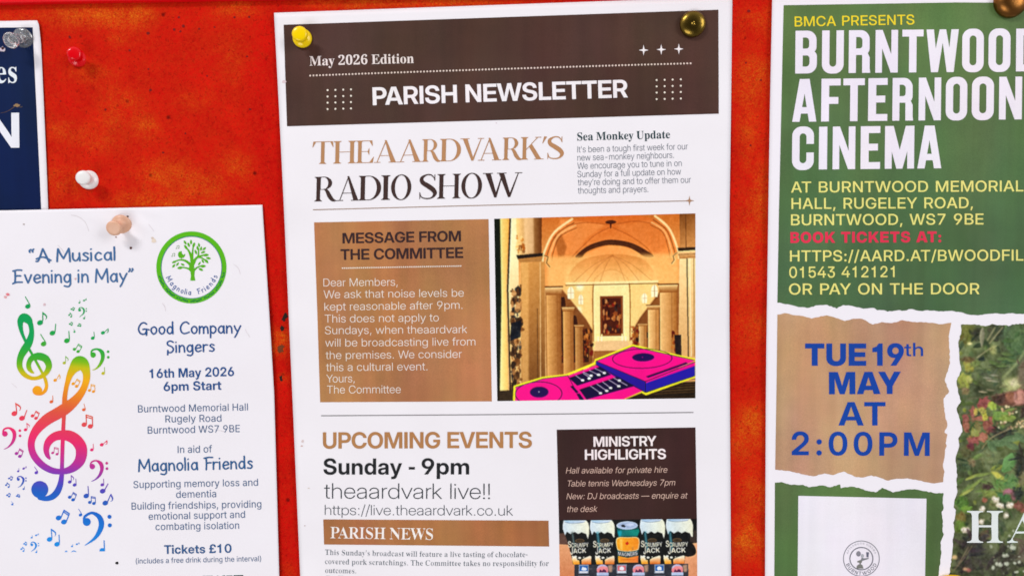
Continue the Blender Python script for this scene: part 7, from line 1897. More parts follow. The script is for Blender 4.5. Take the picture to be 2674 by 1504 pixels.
# middle can
Q.poly([(1092, 190), (1450, 190), (1478, 290), (1440, 385), (1462, 430), (1456, 822), (1112, 822), (1090, 430), (1124, 385), (1104, 300)], (14, 78, 78), 1, 3)
Q.poly([(1104, 262), (1470, 262), (1476, 300), (1440, 372), (1126, 372), (1108, 300)], (12, 104, 108), 1, 8, (16, 140, 120), (1104, 0, 1470, 0)).poly([(1108, 290), (1180, 290), (1170, 372), (1130, 372)], (30, 170, 190), .8, 14)
Q.poly(circle(1270, 192, 180, 70, 40), (188, 202, 226), 1, 2).poly(circle(1270, 186, 160, 54, 40), (160, 178, 206), .9, 8).poly([(1166, 190), (1196, 176), (1232, 182), (1226, 196), (1250, 206), (1230, 224), (1180, 214)], (24, 26, 34), 1, 2)
Q.poly(circle(1320, 180, 70, 24, 24), (206, 216, 238), .8, 8)
Q.poly(spline([(1094, 404), (1276, 392), (1462, 404), (1464, 580), (1400, 620), (1276, 632), (1150, 620), (1094, 580)], 6, True), (246, 206, 150), 1, 2)
Q.poly(spline([(1106, 414), (1276, 402), (1450, 414), (1452, 574), (1392, 610), (1276, 622), (1160, 610), (1106, 574)], 6, True), (240, 164, 34), 1, 2, (238, 144, 40), (1106, 0, 1452, 0))
Q.poly([(1140, 420), (1190, 420), (1190, 600), (1150, 596)], (252, 214, 120), .6, 14)
Q.poly(circle(1268, 496, 28, 26, 24), (206, 52, 26), 1, 3).line([(1268, 470), (1276, 458)], 6, (120, 80, 30), .9, 1).line([(1236, 430), (1300, 428)], 5, (206, 140, 40), .9, 2)
Q.poly([(1340, 560), (1380, 545), (1380, 600), (1350, 608)], (200, 130, 50), .8, 5)
Q.poly([(1106, 640), (1276, 668), (1450, 640), (1452, 690), (1276, 724), (1108, 690)], (30, 34, 52), 1, 2)
Q.text('B', 'MAGNERS', (1112, 696), (1446, 690), 62, (216, 222, 236), drop=20)
Q.poly([(1110, 704), (1276, 738), (1454, 702), (1450, 820), (1116, 820)], (242, 160, 46), 1, 2, (236, 124, 60), (1110, 0, 1454, 0))
for xx in range(1170, 1392, 16):
    Q.line([(xx, 772), (xx + 9, 770)], 12, (196, 100, 26), .8, 2)
# card tray along the bottom
Q.poly([(370, 852), (2300, 842), (2310, 1500), (350, 1500)], (52, 54, 62), 1, 3)
for i in range(40):
    Q.poly(ragged(r.uniform(380, 2290), r.uniform(860, 1450), r.uniform(20, 90), r.uniform(15, 50), 10, .3, 600 + i), r.choice([(90, 92, 98), (30, 32, 40), (70, 72, 82), (120, 116, 116), (40, 40, 56)]), .5, 12)
for x, kind in ((530, 0), (845, 1), (1175, 2), (1455, 1), (1815, 0), (2115, 1)):
    if kind == 1:
        Q.poly(circle(x, 940, 98, 92, 32), (228, 150, 150), 1, 3, (226, 120, 130), (x, 860, x, 1010)).poly([(x - 96, 930), (x - 80, 880), (x - 20, 850), (x + 50, 860), (x + 94, 900), (x + 40, 880), (x - 30, 880)], (170, 176, 206), .9, 5)
        Q.poly([(x - 60, 980), (x - 40, 930), (x - 10, 960), (x + 20, 925), (x + 60, 950), (x + 70, 985)], (88, 40, 76), .95, 4).poly([(x - 100, 985), (x + 104, 985), (x + 104, 1035), (x - 100, 1035)], (178, 190, 220), 1, 3)
        Q.poly([(x + 90, 870), (x + 170, 850), (x + 160, 980), (x + 110, 980)], (226, 176, 140), .7, 14)
    else:
        c = (30, 96, 168) if kind == 0 else (206, 110, 120)
        Q.poly([(x - 88, 850), (x + 80, 850), (x + 78, 1000), (x - 90, 1000)], (150, 160, 176), .9, 4).poly([(x - 72, 868), (x + 66, 868), (x + 64, 960), (x - 74, 960)], c, 1, 4)
        Q.poly(ragged(x, 920, 42, 34, 12, .3, x), (232, 236, 240), .95, 6).poly([(x - 74, 964), (x + 64, 964), (x + 64, 988), (x - 74, 988)], (226, 226, 232), .9, 4)
    for yy in (1040, 1070, 1140):
        for xx in range(x - 100, x + 90, 22):
            Q.line([(xx, yy), (xx + 14, yy)], 8, (190, 190, 200), .6, 3)
Q.noise(7, 40, 9).noise(5, 14, 11)
Q.crisp(.8, 1.1, 120)
vc, W_, H_ = Q.vertex_colors()
news.grid('cans_picture', [C('z1', 125, 106), C('z1', 140, 1056), C('z1', 146, 1500)], [C('z1', 2447, 86), C('z1', 2452, 1056), C('z1', 2454, 1500)], W_, H_, mm(.08), M_PHOTO, colors=vc)
for i, (x, y, rx, ry, c) in enumerate(((790, 1152, 3, 4, (222, 200, 200)), (788, 1164, 3, 2, (212, 176, 170)), (806, 1274, 3, 1.5, (220, 206, 200)), (796, 1372, 2, 1.5, (206, 190, 190)), (1296, 322, 2, 1, (214, 190, 198)),
                                       (742, 214, 5, 4, (228, 206, 210)))):
    k = news.ink()
    k.add([ccw(ragged(x, y, rx, ry, 9, .3, 140 + i))], c, .00012)
    k.build('paper_mark')
# ------------------------------------------------------------------ green cinema poster, right


def h_cine(u, v):
    d = np.maximum(0, 1 - (u - 2000) / 120.)
    return mm(1.1 + .35 * np.sin((u - 2000) / 300.) + .4 * np.sin((v - 200) / 320.) + (.6 + .35 * np.sin(v / 66.)) * d * d)


cine = Sheet(root_at(2560, 1720, 'cinema_poster', 'green and tan poster with torn paper edges and white capitals at the right edge', 'poster'), h_cine, M_INK)
CL = [(2017, -16), (2016.2, 20), (2010.5, 300), (2006.5, 560), (2001.5, 900), (2000, 1060), (1998, 1504), (1997, 1730)]
CR = [(3130, -36), (3130, 560), (3128, 1060), (3126, 1730)]
cine.grid('paper_sheet', CL, CR, 80, 116, 0, M_PAPER3, thick=.00012)
GREEN = (84, 122, 70)


def green(x, y):
    t = np.clip((np.asarray(y) - 0) / 800, 0, 1)[..., None]
    return lin(np.array([92, 118, 66.]) * (1 - t) + np.array([74, 104, 68.]) * t)


def torn(pts, amp=2.2, seed=0, step=5.0):
    """Break a traced line up into a finer torn edge."""
    r = random.Random(seed)
    out = []
    for (ax, ay), (bx, by) in zip(pts, pts[1:]):
        L = math.hypot(bx - ax, by - ay)
        n = max(1, int(L / step))
        for i in range(n):
            t = i / n
            a = amp * (r.random() - .5) if i else 0
            out.append((ax + (bx - ax) * t - (by - ay) / L * a, ay + (by - ay) * t + (bx - ax) / L * a))
    return out + [pts[-1]]


T1 = C('m4', [(145, 855), (175, 858), (230, 868), (300, 885), (345, 890), (420, 872), (470, 868), (510, 878), (545, 895), (590, 870), (625, 872), (680, 885), (725, 895), (800, 890), (820, 905), (865, 905),
              (890, 915), (960, 905), (1000, 908), (1050, 897), (1110, 910), (1160, 905), (1250, 912), (1310, 910), (1380, 918), (1440, 935), (1500, 940), (1545, 932), (1600, 928), (1650, 930), (1720, 926),
              (1811, 930), (2000, 944), (2200, 930), (2500, 950), (2900, 935)])
k = cine.ink()
k.add([ccw([(3094, 12), (2500, 7.4), (2200, 12.2), (2046.3, 14.7), (2040, 300), (2034, 560), (2030, 790)] + torn(T1, 2.4, 1))], green, mm(.08), grid=14)
gpan = k.build('green_panel', mat=M_INKP)
LY = mm(.16)
T2 = C('m4', [(145, 935), (190, 925), (240, 935), (320, 945), (375, 962), (440, 945), (480, 940), (540, 958), (600, 978), (660, 962), (720, 965), (790, 1002), (850, 985), (920, 992), (990, 972), (1060, 985),
              (1120, 985), (1190, 990), (1250, 1000), (1320, 990)])
T3 = C('z2', [(155, 25), (120, 170), (125, 260), (135, 480), (75, 670), (125, 800), (62, 880), (75, 1040), (105, 1190), (72, 1270), (105, 1290), (85, 1390), (98, 1420)]) + \
    C('z3', [(75, 60), (70, 140), (52, 240), (70, 300), (55, 412)])
T4 = C('b4', [(1315, 790), (1250, 798), (1140, 778), (1060, 762), (1000, 765), (920, 778), (880, 762), (810, 742), (750, 757), (690, 750), (615, 715), (540, 740), (480, 728), (400, 748), (330, 735), (240, 712), (135, 702)])
k = cine.ink()
k.add([ccw(torn(T2, 2, 2) + torn(T3[1:], 2.4, 3) + torn(T4[1:], 2, 4) + [(2028, 1000)])], (190, 148, 114), mm(.08), grid=14)
tpan = k.build('tan_panel', mat=M_INKP)
T5 = C('b4', [(133, 793), (180, 788), (250, 808), (330, 808), (370, 825), (470, 812), (520, 825), (590, 805), (595, 832), (660, 820), (720, 828), (780, 850), (840, 860), (885, 828), (960, 862), (1050, 842),
              (1110, 838), (1180, 852), (1270, 868), (1312, 865)])
T6 = C('z3', [(60, 545), (48, 640), (60, 700), (38, 740), (52, 850), (48, 960), (62, 985), (25, 1080), (35, 1200), (10, 1380), (0, 1449)]) + [(2446, 1600), (2440, 1690)]
k = cine.ink()
k.add([ccw(torn(T5, 1.8, 5) + torn(T6, 2.2, 6) + [(2020, 1690), (2022, 1500)])], lambda x, y: np.tile(lin((88, 116, 66)), (len(x), 1)), mm(.08), grid=14)
lpan = k.build('green_panel', mat=M_INKP)

YEL = (240, 214, 40)
PALE = (236, 226, 128)
text(cine.ink(), 'M', 'BMCA PRESENTS', C('c4', 262, 182), C('c4', 1071, 168), 26.0, YEL, layer=LY, tight=16).build('presenter_text', gpan)
k = cine.ink()
X4 = lambda a: 1974 + a * .38653
base = lb(C('c4', 265, 499), C('c4', 1735, 485))
boxed(k, NARROW, [(c, X4(a), X4(b)) for c, a, b in (('B', 265, 411), ('U', 445, 592), ('R', 626, 772), ('N', 806, 958), ('T', 987, 1130), ('W', 1150, 1368), ('O', 1392, 1538), ('O', 1570, 1718), ('D', 1756, 1902))], base, 111.5, (240, 232, 242), 'narrow', LY)
base = lb(C('c4', 247, 825), C('c4', 1790, 808))
boxed(k, NARROW, [(c, X4(a), X4(b)) for c, a, b in (('A', 245, 408), ('F', 440, 570), ('T', 588, 733), ('E', 757, 887), ('R', 921, 1062), ('N', 1098, 1249), ('O', 1281, 1426), ('O', 1457, 1606), ('N', 1641, 1796))], base, 111.5, (240, 232, 242), 'narrow', LY)
base = lb(C('c4', 265, 1148), C('c4', 1250, 1138))
boxed(k, NARROW, [(c, X4(a), X4(b)) for c, a, b in (('C', 243, 390), ('I', 424, 480), ('N', 517, 670), ('E', 706, 838), ('M', 870, 1068), ('A', 1090, 1252))], base, 111.5, (240, 232, 242), 'narrow', LY)
k.build('title_text', gpan)
k = cine.ink()
for s, x0, y0, x1, y1 in (('AT BURNTWOOD MEMORIAL', 237, 112, 1808, 104), ('HALL, RUGELEY ROAD,', 240, 223, 1466, 217), ('BURNTWOOD, WS7 9BE', 237, 333, 1538, 327)):
    text(k, 'M', s, C('m4', x0, y0), C('m4', x1, y1), 28.5, PALE, layer=LY, tight=22)
k.build('venue_text', gpan)
text(cine.ink(), 'H', 'BOOK TICKETS AT:', C('m4', 233, 452), C('m4', 1252, 447), 28.5, (226, 46, 78), layer=LY, tight=40).build('booking_heading', gpan)
k = cine.ink()
for s, x0, y0, x1, y1 in (('HTTPS://AARD.AT/BWOODFIL', 230, 577, 1808, 571), ('01543 412121', 225, 687, 937, 682), ('OR PAY ON THE DOOR', 223, 800, 1510, 797)):
    text(k, 'M', s, C('m4', x0, y0), C('m4', x1, y1), 28.8, PALE, layer=LY, tight=22)
k.build('booking_text', gpan)
BLUE = (14, 66, 160)
k = cine.ink()
text(k, 'H', 'TUE', C('m4', 332, 1280), C('m4', 745, 1280), 58, BLUE, layer=LY)
text(k, 'H', '19', C('m4', 787, 1280), C('m4', 1000, 1279), 58, BLUE, layer=LY, tight=-130)
text(k, 'M', 'th', C('m4', 1003, 1216), C('m4', 1130, 1215), 35, BLUE, layer=LY)
text(k, 'H', 'MAY', C('b4', 512, 175), C('b4', 1016, 172), 58, BLUE, layer=LY)
text(k, 'B', 'AT', C('b4', 578, 393), C('b4', 908, 393), 61, BLUE, layer=LY, tight=60)
text(k, 'B', '2:00PM', C('b4', 250, 600), C('b4', 1217, 606), 61, BLUE, layer=LY, tight=120)
k.build('date_text', tpan)

# blank white card where the square code is left out, with the round cinema badge
k = cine.ink()
k.add([ccw(C('b4', [(297, 885), (1195, 905), (1184, 1500), (1178, 1930), (288, 1930), (293, 1400)]))], (240, 234, 242), mm(.14), grid=16)
card = k.build('code_card', lpan)
k = cine.ink()
ec = C('z4', 755, 860)
S4 = CROPS['z4'][2]
GB = (112, 112, 122)
LB = mm(.22)
k.add([ccw(circle(*ec, 607 * S4, 596 * S4, 56)), cw(circle(*ec, 583 * S4, 572 * S4, 56))], GB, LB)
k.add([ccw(circle(*ec, 397 * S4, 388 * S4, 48)), cw(circle(*ec, 364 * S4, 355 * S4, 48))], GB, LB)
arc_text(k, 'M', 'AFTERNOON CINEMA', ec, 470 * S4, -72, 72, 4.8, (176, 174, 182), bottom=False, layer=LB)
arc_text(k, 'M', 'BURNTWOOD', ec, 545 * S4, 252, 108, 9.0, (100, 102, 112), bottom=True, layer=LB)
k.add([ccw(C('z4', [(590, 1190), (600, 1110), (650, 1060), (690, 1050), (690, 1000), (620, 980), (610, 945), (740, 900), (780, 930), (770, 990), (740, 1000), (740, 1050), (790, 1070), (830, 1190)]))], (124, 124, 118), LB)
k.add([ccw(C('z4', [(740, 910), (760, 830), (860, 850), (1000, 835), (990, 870), (860, 910), (780, 940)]))], (128, 130, 134), LB + .00002)
k.add([ccw(C('z4', [(915, 645), (1010, 650), (990, 820), (925, 815)]))], (104, 104, 122), LB + .00002)
k.add([ccw(C('z4', circle(790, 770, 55, 62, 18)))], (176, 178, 184), LB + .00004)
k.add([ccw(C('z4', circle(660, 700, 76, 90, 18)))], (136, 134, 142), LB + .00001)
k.build('round_badge', card)

# garden picture
GP = [(255, 32), (265, 120), (230, 240), (240, 330), (250, 480), (265, 560), (210, 680), (235, 830), (262, 910), (212, 990), (240, 1100), (275, 1220), (280, 1260), (230, 1340), (240, 1430)]
T7 = C('z2', [(3000, 40), (1600, 30), (984, 22), (850, 30), (810, 50), (760, 38), (680, 40), (620, 25), (590, 40), (540, 50), (420, 28), (330, 30), (260, 35)]) + C('z2', GP[1:]) + \
    C('z3', [(195, 130), (195, 200), (210, 330), (200, 400), (210, 530), (180, 610), (170, 690), (195, 720), (185, 800), (165, 860), (180, 960), (160, 1070), (155, 1200), (130, 1380), (120, 1449)]) + [(2470, 1690)]
gx0, gy0, gx1, gy1 = 2466, 840, 3100, 1692
N = Canvas(gx0, gy0, gx1, gy1, 330, 440, (84, 94, 56))
r = random.Random(11)
N.noise(22, 60, 21, (1, 1.1, .6)).noise(20, 22, 22, (1, 1.1, .7)).noise(14, 9, 23)


def leaf(cx, cy, ln, wd, ang, col, alpha=.9, blur=0, vein=None):
    ca, sa = math.cos(ang), math.sin(ang)
    pts = []
    for sgn, ts in ((1, np.linspace(-1, 1, 9)), (-1, np.linspace(1, -1, 9)[1:-1])):
        for t in ts:
            w = wd * math.cos(t * math.pi / 2) ** .8 * sgn * (1 - .25 * t)
            pts.append((cx + ln * t * ca - w * sa, cy + ln * t * sa + w * ca))
    dk = tuple(c * .72 for c in col)
    N.poly(pts, col, alpha, blur, dk, (cx - wd * sa, cy + wd * ca, cx + wd * sa, cy - wd * ca))
    if vein:
        N.line([(cx - ln * .9 * ca, cy - ln * .9 * sa), (cx + ln * .9 * ca, cy + ln * .9 * sa)], .8, vein, .5)


GL = [(92, 118, 58), (70, 98, 50), (112, 140, 66), (52, 76, 40), (130, 150, 70), (84, 104, 44), (60, 84, 56), (40, 58, 34), (148, 160, 60)]
for i in range(620):
    x, y = r.uniform(gx0, gx1), r.uniform(gy0, gy1)
    dark = y > 1405
    c = r.choice(GL)
    if dark:
        c = tuple(v * r.uniform(.42, .75) + 8 for v in c)
    leaf(x, y, r.uniform(5, 22), r.uniform(2.5, 8), r.uniform(0, 3.14), c, r.uniform(.5, .95), r.choice([0, 1, 1, 2]))
Z2 = lambda a, b: C('z2', a, b)
Z3 = lambda a, b: C('z3', a, b)


def blob(f, x, y, rx, ry, col, alpha=.9, blur=2, seed=0):
    cx, cy = f(x, y)
    s = .2276
    N.poly(ragged(cx, cy, rx * s, ry * s, 14, .34, seed + int(x)), col, alpha, blur)
    if min(rx, ry) > 20:
        q = random.Random(int(x * 3 + y) + seed)
        for _ in range(int(3 + (rx * ry) ** .5 / 9)):
            f_ = q.uniform(.72, 1.22)
            leaf(cx + q.uniform(-1, 1) * rx * s, cy + q.uniform(-1, 1) * ry * s, q.uniform(.25, .6) * max(rx, ry) * s, q.uniform(.08, .22) * min(rx, ry) * s + .6, q.uniform(0, 3.14),
                 tuple(min(v * f_ + q.uniform(-10, 10), 250) for v in col), alpha * q.uniform(.5, .9), q.choice([0, 0, 1]))


blob(Z2, 330, 130, 80, 120, (104, 104, 40), .8, 5)
blob(Z2, 440, 150, 70, 80, (44, 46, 34), .9, 5)
blob(Z2, 590, 120, 60, 80, (62, 66, 44), .7, 5)
blob(Z2, 760, 130, 110, 90, (46, 54, 38), .9, 6)
leaf(*Z2(500, 175), 28, 6.5, 1.62, (150, 146, 112), .95, 1)
for a, b in (((585, 245), (735, 60)), ((560, 210), (650, 60)), ((440, 410), (590, 300))):
    N.line([Z2(*a), Z2(*b)], 2.6, (154, 146, 104), .85, 1)
blob(Z2, 880, 160, 120, 160, (84, 112, 66), .8, 8)
blob(Z2, 900, 360, 110, 160, (76, 106, 62), .8, 8)
for i, (x, y) in enumerate(((740, 420), (720, 500), (790, 370), (840, 440), (640, 470))):
    leaf(*Z2(x, y), 17, 5, .1 * i, (98, 122, 62), .9, 1)
    N.line([Z2(x - 60, y + 26), Z2(x + 80, y + 20)], 2, (40, 54, 34), .7, 1)
blob(Z2, 350, 500, 60, 70, (158, 152, 60), .85, 2)
blob(Z2, 430, 480, 60, 40, (108, 122, 60), .85, 2)
blob(Z2, 300, 680, 80, 80, (150, 156, 60), .9, 2)
blob(Z2, 350, 660, 40, 40, (172, 172, 86), .7, 2)
blob(Z2, 310, 790, 50, 40, (136, 112, 70), .8, 2)
blob(Z2, 330, 430, 70, 30, (104, 76, 46), .7, 3)
blob(Z2, 360, 250, 24, 18, (226, 214, 140), .9, 2)
blob(Z2, 500, 425, 36, 24, (26, 38, 36), .9, 2)
blob(Z2, 630, 320, 34, 50, (158, 158, 90), .8, 3)
blob(Z2, 600, 650, 150, 90, (86, 96, 62), .8, 6)
for i, (x, y) in enumerate(((600, 670), (650, 680), (560, 640), (640, 610), (600, 780), (510, 800))):
    leaf(*Z2(x, y), 13, 2.6, .1, r.choice([(170, 158, 120), (128, 120, 86), (150, 150, 120)]), .85, 1)
N.line([Z2(740, 640), Z2(900, 470), Z2(990, 340)], 6, (140, 150, 96), .9, 3, True)
blob(Z2, 840, 720, 110, 80, (176, 174, 110), .9, 7)
blob(Z2, 870, 700, 50, 40, (214, 206, 160), .8, 5)
blob(Z2, 975, 590, 60, 150, (112, 98, 76), .9, 5)
N.poly([Z2(600, 850), Z2(760, 810), Z2(984, 770), Z2(1050, 960), Z2(900, 960), Z2(700, 960)], (104, 60, 44), .95, 2)
blob(Z2, 690, 890, 90, 60, (70, 48, 40), .9, 4)
blob(Z2, 840, 860, 80, 60, (164, 88, 56), .9, 4)
blob(Z2, 950, 870, 70, 100, (204, 128, 104), .95, 3)
blob(Z2, 980, 1030, 50, 70, (66, 54, 44), .9, 4)
N.line([Z2(340, 880), Z2(600, 850), Z2(960, 770)], 2.4, (120, 110, 84), .8, 2)
for x, y, rx, ry, c in ((520, 930, 70, 60, (192, 58, 50)), (390, 1030, 30, 60, (190, 74, 56)), (310, 1100, 40, 40, (176, 66, 52)), (470, 1110, 90, 26, (184, 92, 62)), (320, 1200, 40, 60, (176, 84, 56)),
                        (570, 1190, 50, 80, (166, 72, 50)), (620, 1240, 50, 40, (150, 44, 46)), (410, 1350, 70, 50, (196, 60, 50)), (510, 1320, 50, 50, (192, 96, 66)), (370, 1420, 40, 30, (120, 40, 44)),
                        (600, 1105, 24, 24, (190, 70, 50)), (530, 1080, 30, 50, (182, 178, 60)), (620, 970, 50, 50, (158, 182, 64)), (430, 1030, 24, 40, (196, 170, 70)), (420, 1270, 60, 50, (140, 144, 70)),
                        (710, 1070, 80, 60, (110, 146, 62)), (790, 1110, 90, 40, (128, 150, 60)), (500, 1010, 40, 40, (170, 160, 70)), (450, 1190, 40, 50, (120, 110, 60))):
    blob(Z2, x, y, rx, ry, c, .88, 1)
for i in range(46):
    a = r.choice([(760, 990, 60, 30), (860, 1030, 50, 40), (950, 1160, 40, 60), (760, 1180, 90, 40), (870, 1200, 60, 40)])
    blob(Z2, a[0] + r.uniform(-1, 1) * a[2], a[1] + r.uniform(-1, 1) * a[3], 13, 12, r.choice([(206, 178, 124), (182, 146, 98), (222, 198, 150), (120, 92, 66)]), .9, 1, i)
blob(Z2, 740, 1290, 140, 60, (46, 50, 40), .9, 4)
N.line([Z2(500, 1449), Z2(600, 1330), Z2(800, 1230), Z2(984, 1160)], 2.4, (150, 132, 92), .9, 1, True)
for i, (x, y) in enumerate(((780, 1350), (880, 1330), (700, 1390), (850, 1420), (950, 1330), (620, 1440))):
    leaf(*Z2(x, y), 24, 9, -.5 + i * .3, (96, 126, 80), .9, 1, (130, 150, 100))
N.poly([Z3(690, 290), Z3(720, 150), Z3(800, 90), Z3(895, 85), Z3(870, 190), Z3(800, 280), Z3(720, 310)], (104, 152, 84), .95, 1, (80, 124, 62), Z3(700, 100) + Z3(860, 280))
N.line([Z3(700, 300), Z3(890, 90)], 1, (140, 176, 110), .6)
blob(Z3, 900, 200, 60, 200, (46, 48, 40), .85, 4)
blob(Z3, 560, 140, 110, 90, (110, 122, 76), .8, 4)
blob(Z3, 350, 30, 40, 40, (120, 36, 46), .9, 3)
blob(Z3, 300, 90, 60, 70, (84, 82, 46), .8, 4)
blob(Z3, 370, 200, 40, 40, (146, 118, 84), .7, 3)
blob(Z3, 280, 240, 90, 50, (58, 78, 50), .8, 5)
for i, (x, y, a) in enumerate(((330, 470, -.6), (420, 420, -.7), (380, 350, -.4), (480, 330, -.2), (310, 520, -.5), (540, 420, .3), (490, 500, -.2))):
    leaf(*Z3(x, y), 24, 4, a, r.choice([(166, 176, 78), (132, 152, 70), (110, 136, 66)]), .9, 1)
N.poly([Z3(570, 290), Z3(650, 300), Z3(780, 410), Z3(740, 420), Z3(640, 370)], (190, 184, 70), .9, 2)
blob(Z3, 720, 440, 140, 60, (94, 134, 62), .85, 4)
blob(Z3, 800, 400, 70, 90, (88, 128, 70), .8, 4)
blob(Z3, 540, 460, 70, 36, (66, 48, 44), .9, 3)
blob(Z3, 600, 540, 120, 40, (136, 152, 66), .8, 4)
blob(Z3, 770, 580, 110, 50, (62, 108, 54), .9, 4)
blob(Z3, 780, 520, 60, 30, (186, 96, 116), .9, 3)
blob(Z3, 830, 570, 30, 40, (160, 76, 86), .8, 3)
blob(Z3, 880, 540, 60, 60, (44, 50, 46), .9, 4)
blob(Z3, 930, 380, 40, 90, (128, 122, 84), .8, 3)
blob(Z3, 880, 670, 60, 40, (150, 76, 58), .9, 3)
blob(Z3, 930, 720, 30, 30, (170, 70, 50), .8, 3)
blob(Z3, 260, 640, 80, 70, (74, 112, 40), .9, 3)
blob(Z3, 310, 710, 70, 40, (108, 148, 48), .9, 3)
blob(Z3, 250, 800, 60, 60, (128, 112, 50), .8, 3)
blob(Z3, 240, 910, 60, 70, (96, 126, 44), .9, 3)
blob(Z3, 510, 610, 24, 24, (196, 84, 50), .9, 2)
blob(Z3, 600, 660, 60, 60, (110, 120, 66), .8, 4)
for x, y in ((640, 610), (690, 672), (780, 672), (485, 706), (320, 940), (285, 940), (745, 780), (620, 600), (665, 660), (800, 660), (470, 850)):
    blob(Z3, x, y, 32, 30, (222, 206, 180), .92, 2)
    blob(Z3, x + 8, y - 6, 16, 12, (236, 226, 206), .9, 1)
blob(Z3, 640, 900, 130, 120, (72, 82, 56), .6, 8)
blob(Z3, 500, 1000, 60, 60, (96, 70, 60), .7, 5)
blob(Z3, 370, 1100, 160, 120, (52, 50, 42), .85, 10)
blob(Z3, 600, 1250, 260, 160, (58, 54, 50), .6, 16)
blob(Z3, 300, 1330, 120, 90, (56, 50, 46), .8, 10)
blob(Z3, 920, 1150, 60, 160, (104, 86, 74), .7, 8)
for a, b in (((250, 1290), (370, 1110)), ((220, 1310), (330, 1120)), ((170, 1380), (260, 1270))):
    N.line([Z3(*a), Z3(*b)], 2, (126, 108, 78), .8, 1)
for i in range(70):
    x, y = r.uniform(560, 1900), r.uniform(880, 1449)
    blob(Z3, x, y, r.uniform(8, 22), r.uniform(8, 20), r.choice([(150, 156, 130), (176, 178, 156), (112, 118, 96), (96, 92, 84), (134, 130, 96)]), .8, 1, i)
for x, y, rx, ry in ((740, 1220, 36, 22), (840, 1300, 22, 14), (890, 1290, 20, 16), (640, 1310, 16, 26), (680, 1320, 30, 22), (600, 1350, 18, 24), (750, 1310, 28, 24), (820, 1130, 40, 30), (860, 1400, 30, 14)):
    blob(Z3, x, y, rx, ry, (176, 180, 158), .9, 1)
blob(Z3, 180, 1240, 30, 26, (206, 170, 110), .9, 2)
blob(Z3, 300, 1370, 34, 18, (196, 150, 110), .9, 2)
blob(Z3, 330, 1380, 22, 18, (186, 80, 64), .9, 2)
N.noise(8, 5, 25).noise(7, 2.5, 26)
grey = N.a.mean(2, keepdims=True)
redness = np.clip((N.a[..., :1] - 1.25 * N.a[..., 1:2]) / 90, 0, 1)
N.a = grey + (N.a - grey) * (.9 - .38 * redness)
N.a = N.a * 1.06 + 6
N.crisp(.9, 1.03, 110)
vcol, Wn, Hn = N.vertex_colors()
vgrid = vcol.reshape(Hn + 1, Wn + 1, 3)


def garden(x, y):
    u = np.clip((np.asarray(x) - gx0) / (gx1 - gx0) * Wn, 0, Wn - 1.001)
    v = np.clip((np.asarray(y) - gy0) / (gy1 - gy0) * Hn, 0, Hn - 1.001)
    iu, iv = u.astype(int), v.astype(int)
    fu, fv = (u - iu)[:, None], (v - iv)[:, None]
    return (vgrid[iv, iu] * (1 - fu) + vgrid[iv, iu + 1] * fu) * (1 - fv) + (vgrid[iv + 1, iu] * (1 - fu) + vgrid[iv + 1, iu + 1] * fu) * fv


# the picture's fine mesh: cells wholly inside the torn outline, joined to a triangulated rim by one fill on a grid
k = cine.ink()
k.add([ccw([(2690, 848)] + torn(T7[2:], 2.2, 8)[0:] + [(2690, 1690)])], garden, mm(.08), grid=2.0)
gp = k.build('garden_picture', mat=M_PHOTO)
k = cine.ink()
k.add([ccw([(3090, 850), (2690, 848), (2690, 1690), (3090, 1690)])], garden, mm(.08), grid=6.0)
k.build('garden_picture_edge', mat=M_PHOTO, parent=gp)
text(cine.ink(), 'G', 'H', C('z3', 318, 1080), C('z3', 712, 1080), 83, (228, 234, 232), layer=LY).build('film_title', gp)
text(cine.ink(), 'G', 'A', C('z3', 758, 1080), C('z3', 1170, 1080), 83, (228, 234, 232), layer=LY).build('film_title', gp)

# ------------------------------------------------------------------ pins


def lathe(name, prof, base, axis, mat, parent, n=48, smooth=True, wob=0.0):
    """Turned body: profile (radius mm, height mm) round an axis from base."""
    ax = Vector(axis).normalized()
    q = ax.to_track_quat('Z', 'Y').to_matrix()
    V, F = [], []
    m = len(prof)
    rings = []
    for i, (r_, z) in enumerate(prof):
        if r_ < 1e-6:
            rings.append([len(V)])
            V.append(np.array(base) + np.array(q @ Vector((0, 0, mm(z)))))
        else:
            rings.append(list(range(len(V), len(V) + n)))
            for j in range(n):
                a = 2 * math.pi * j / n
                V.append(np.array(base) + np.array(q @ Vector((mm(r_) * math.cos(a), mm(r_) * math.sin(a), mm(z)))))
    for a, b in zip(rings, rings[1:]):
        for j in range(n):
            j2 = (j + 1) % n
            if len(a) == 1 and len(b) == 1:
                continue
            if len(a) == 1:
                F.append((a[0], b[j], b[j2]))
            elif len(b) == 1:
                F.append((a[j], b[0], a[j2]))
            else:
                F.append((a[j], b[j], b[j2], a[j2]))
    F = [f[::-1] for f in F]
    return make_mesh(name, V, F, mat, parent)


def profile(pts, n=5):
    return [tuple(p) for p in spline([(max(a, 0), b) for a, b in pts], n)]


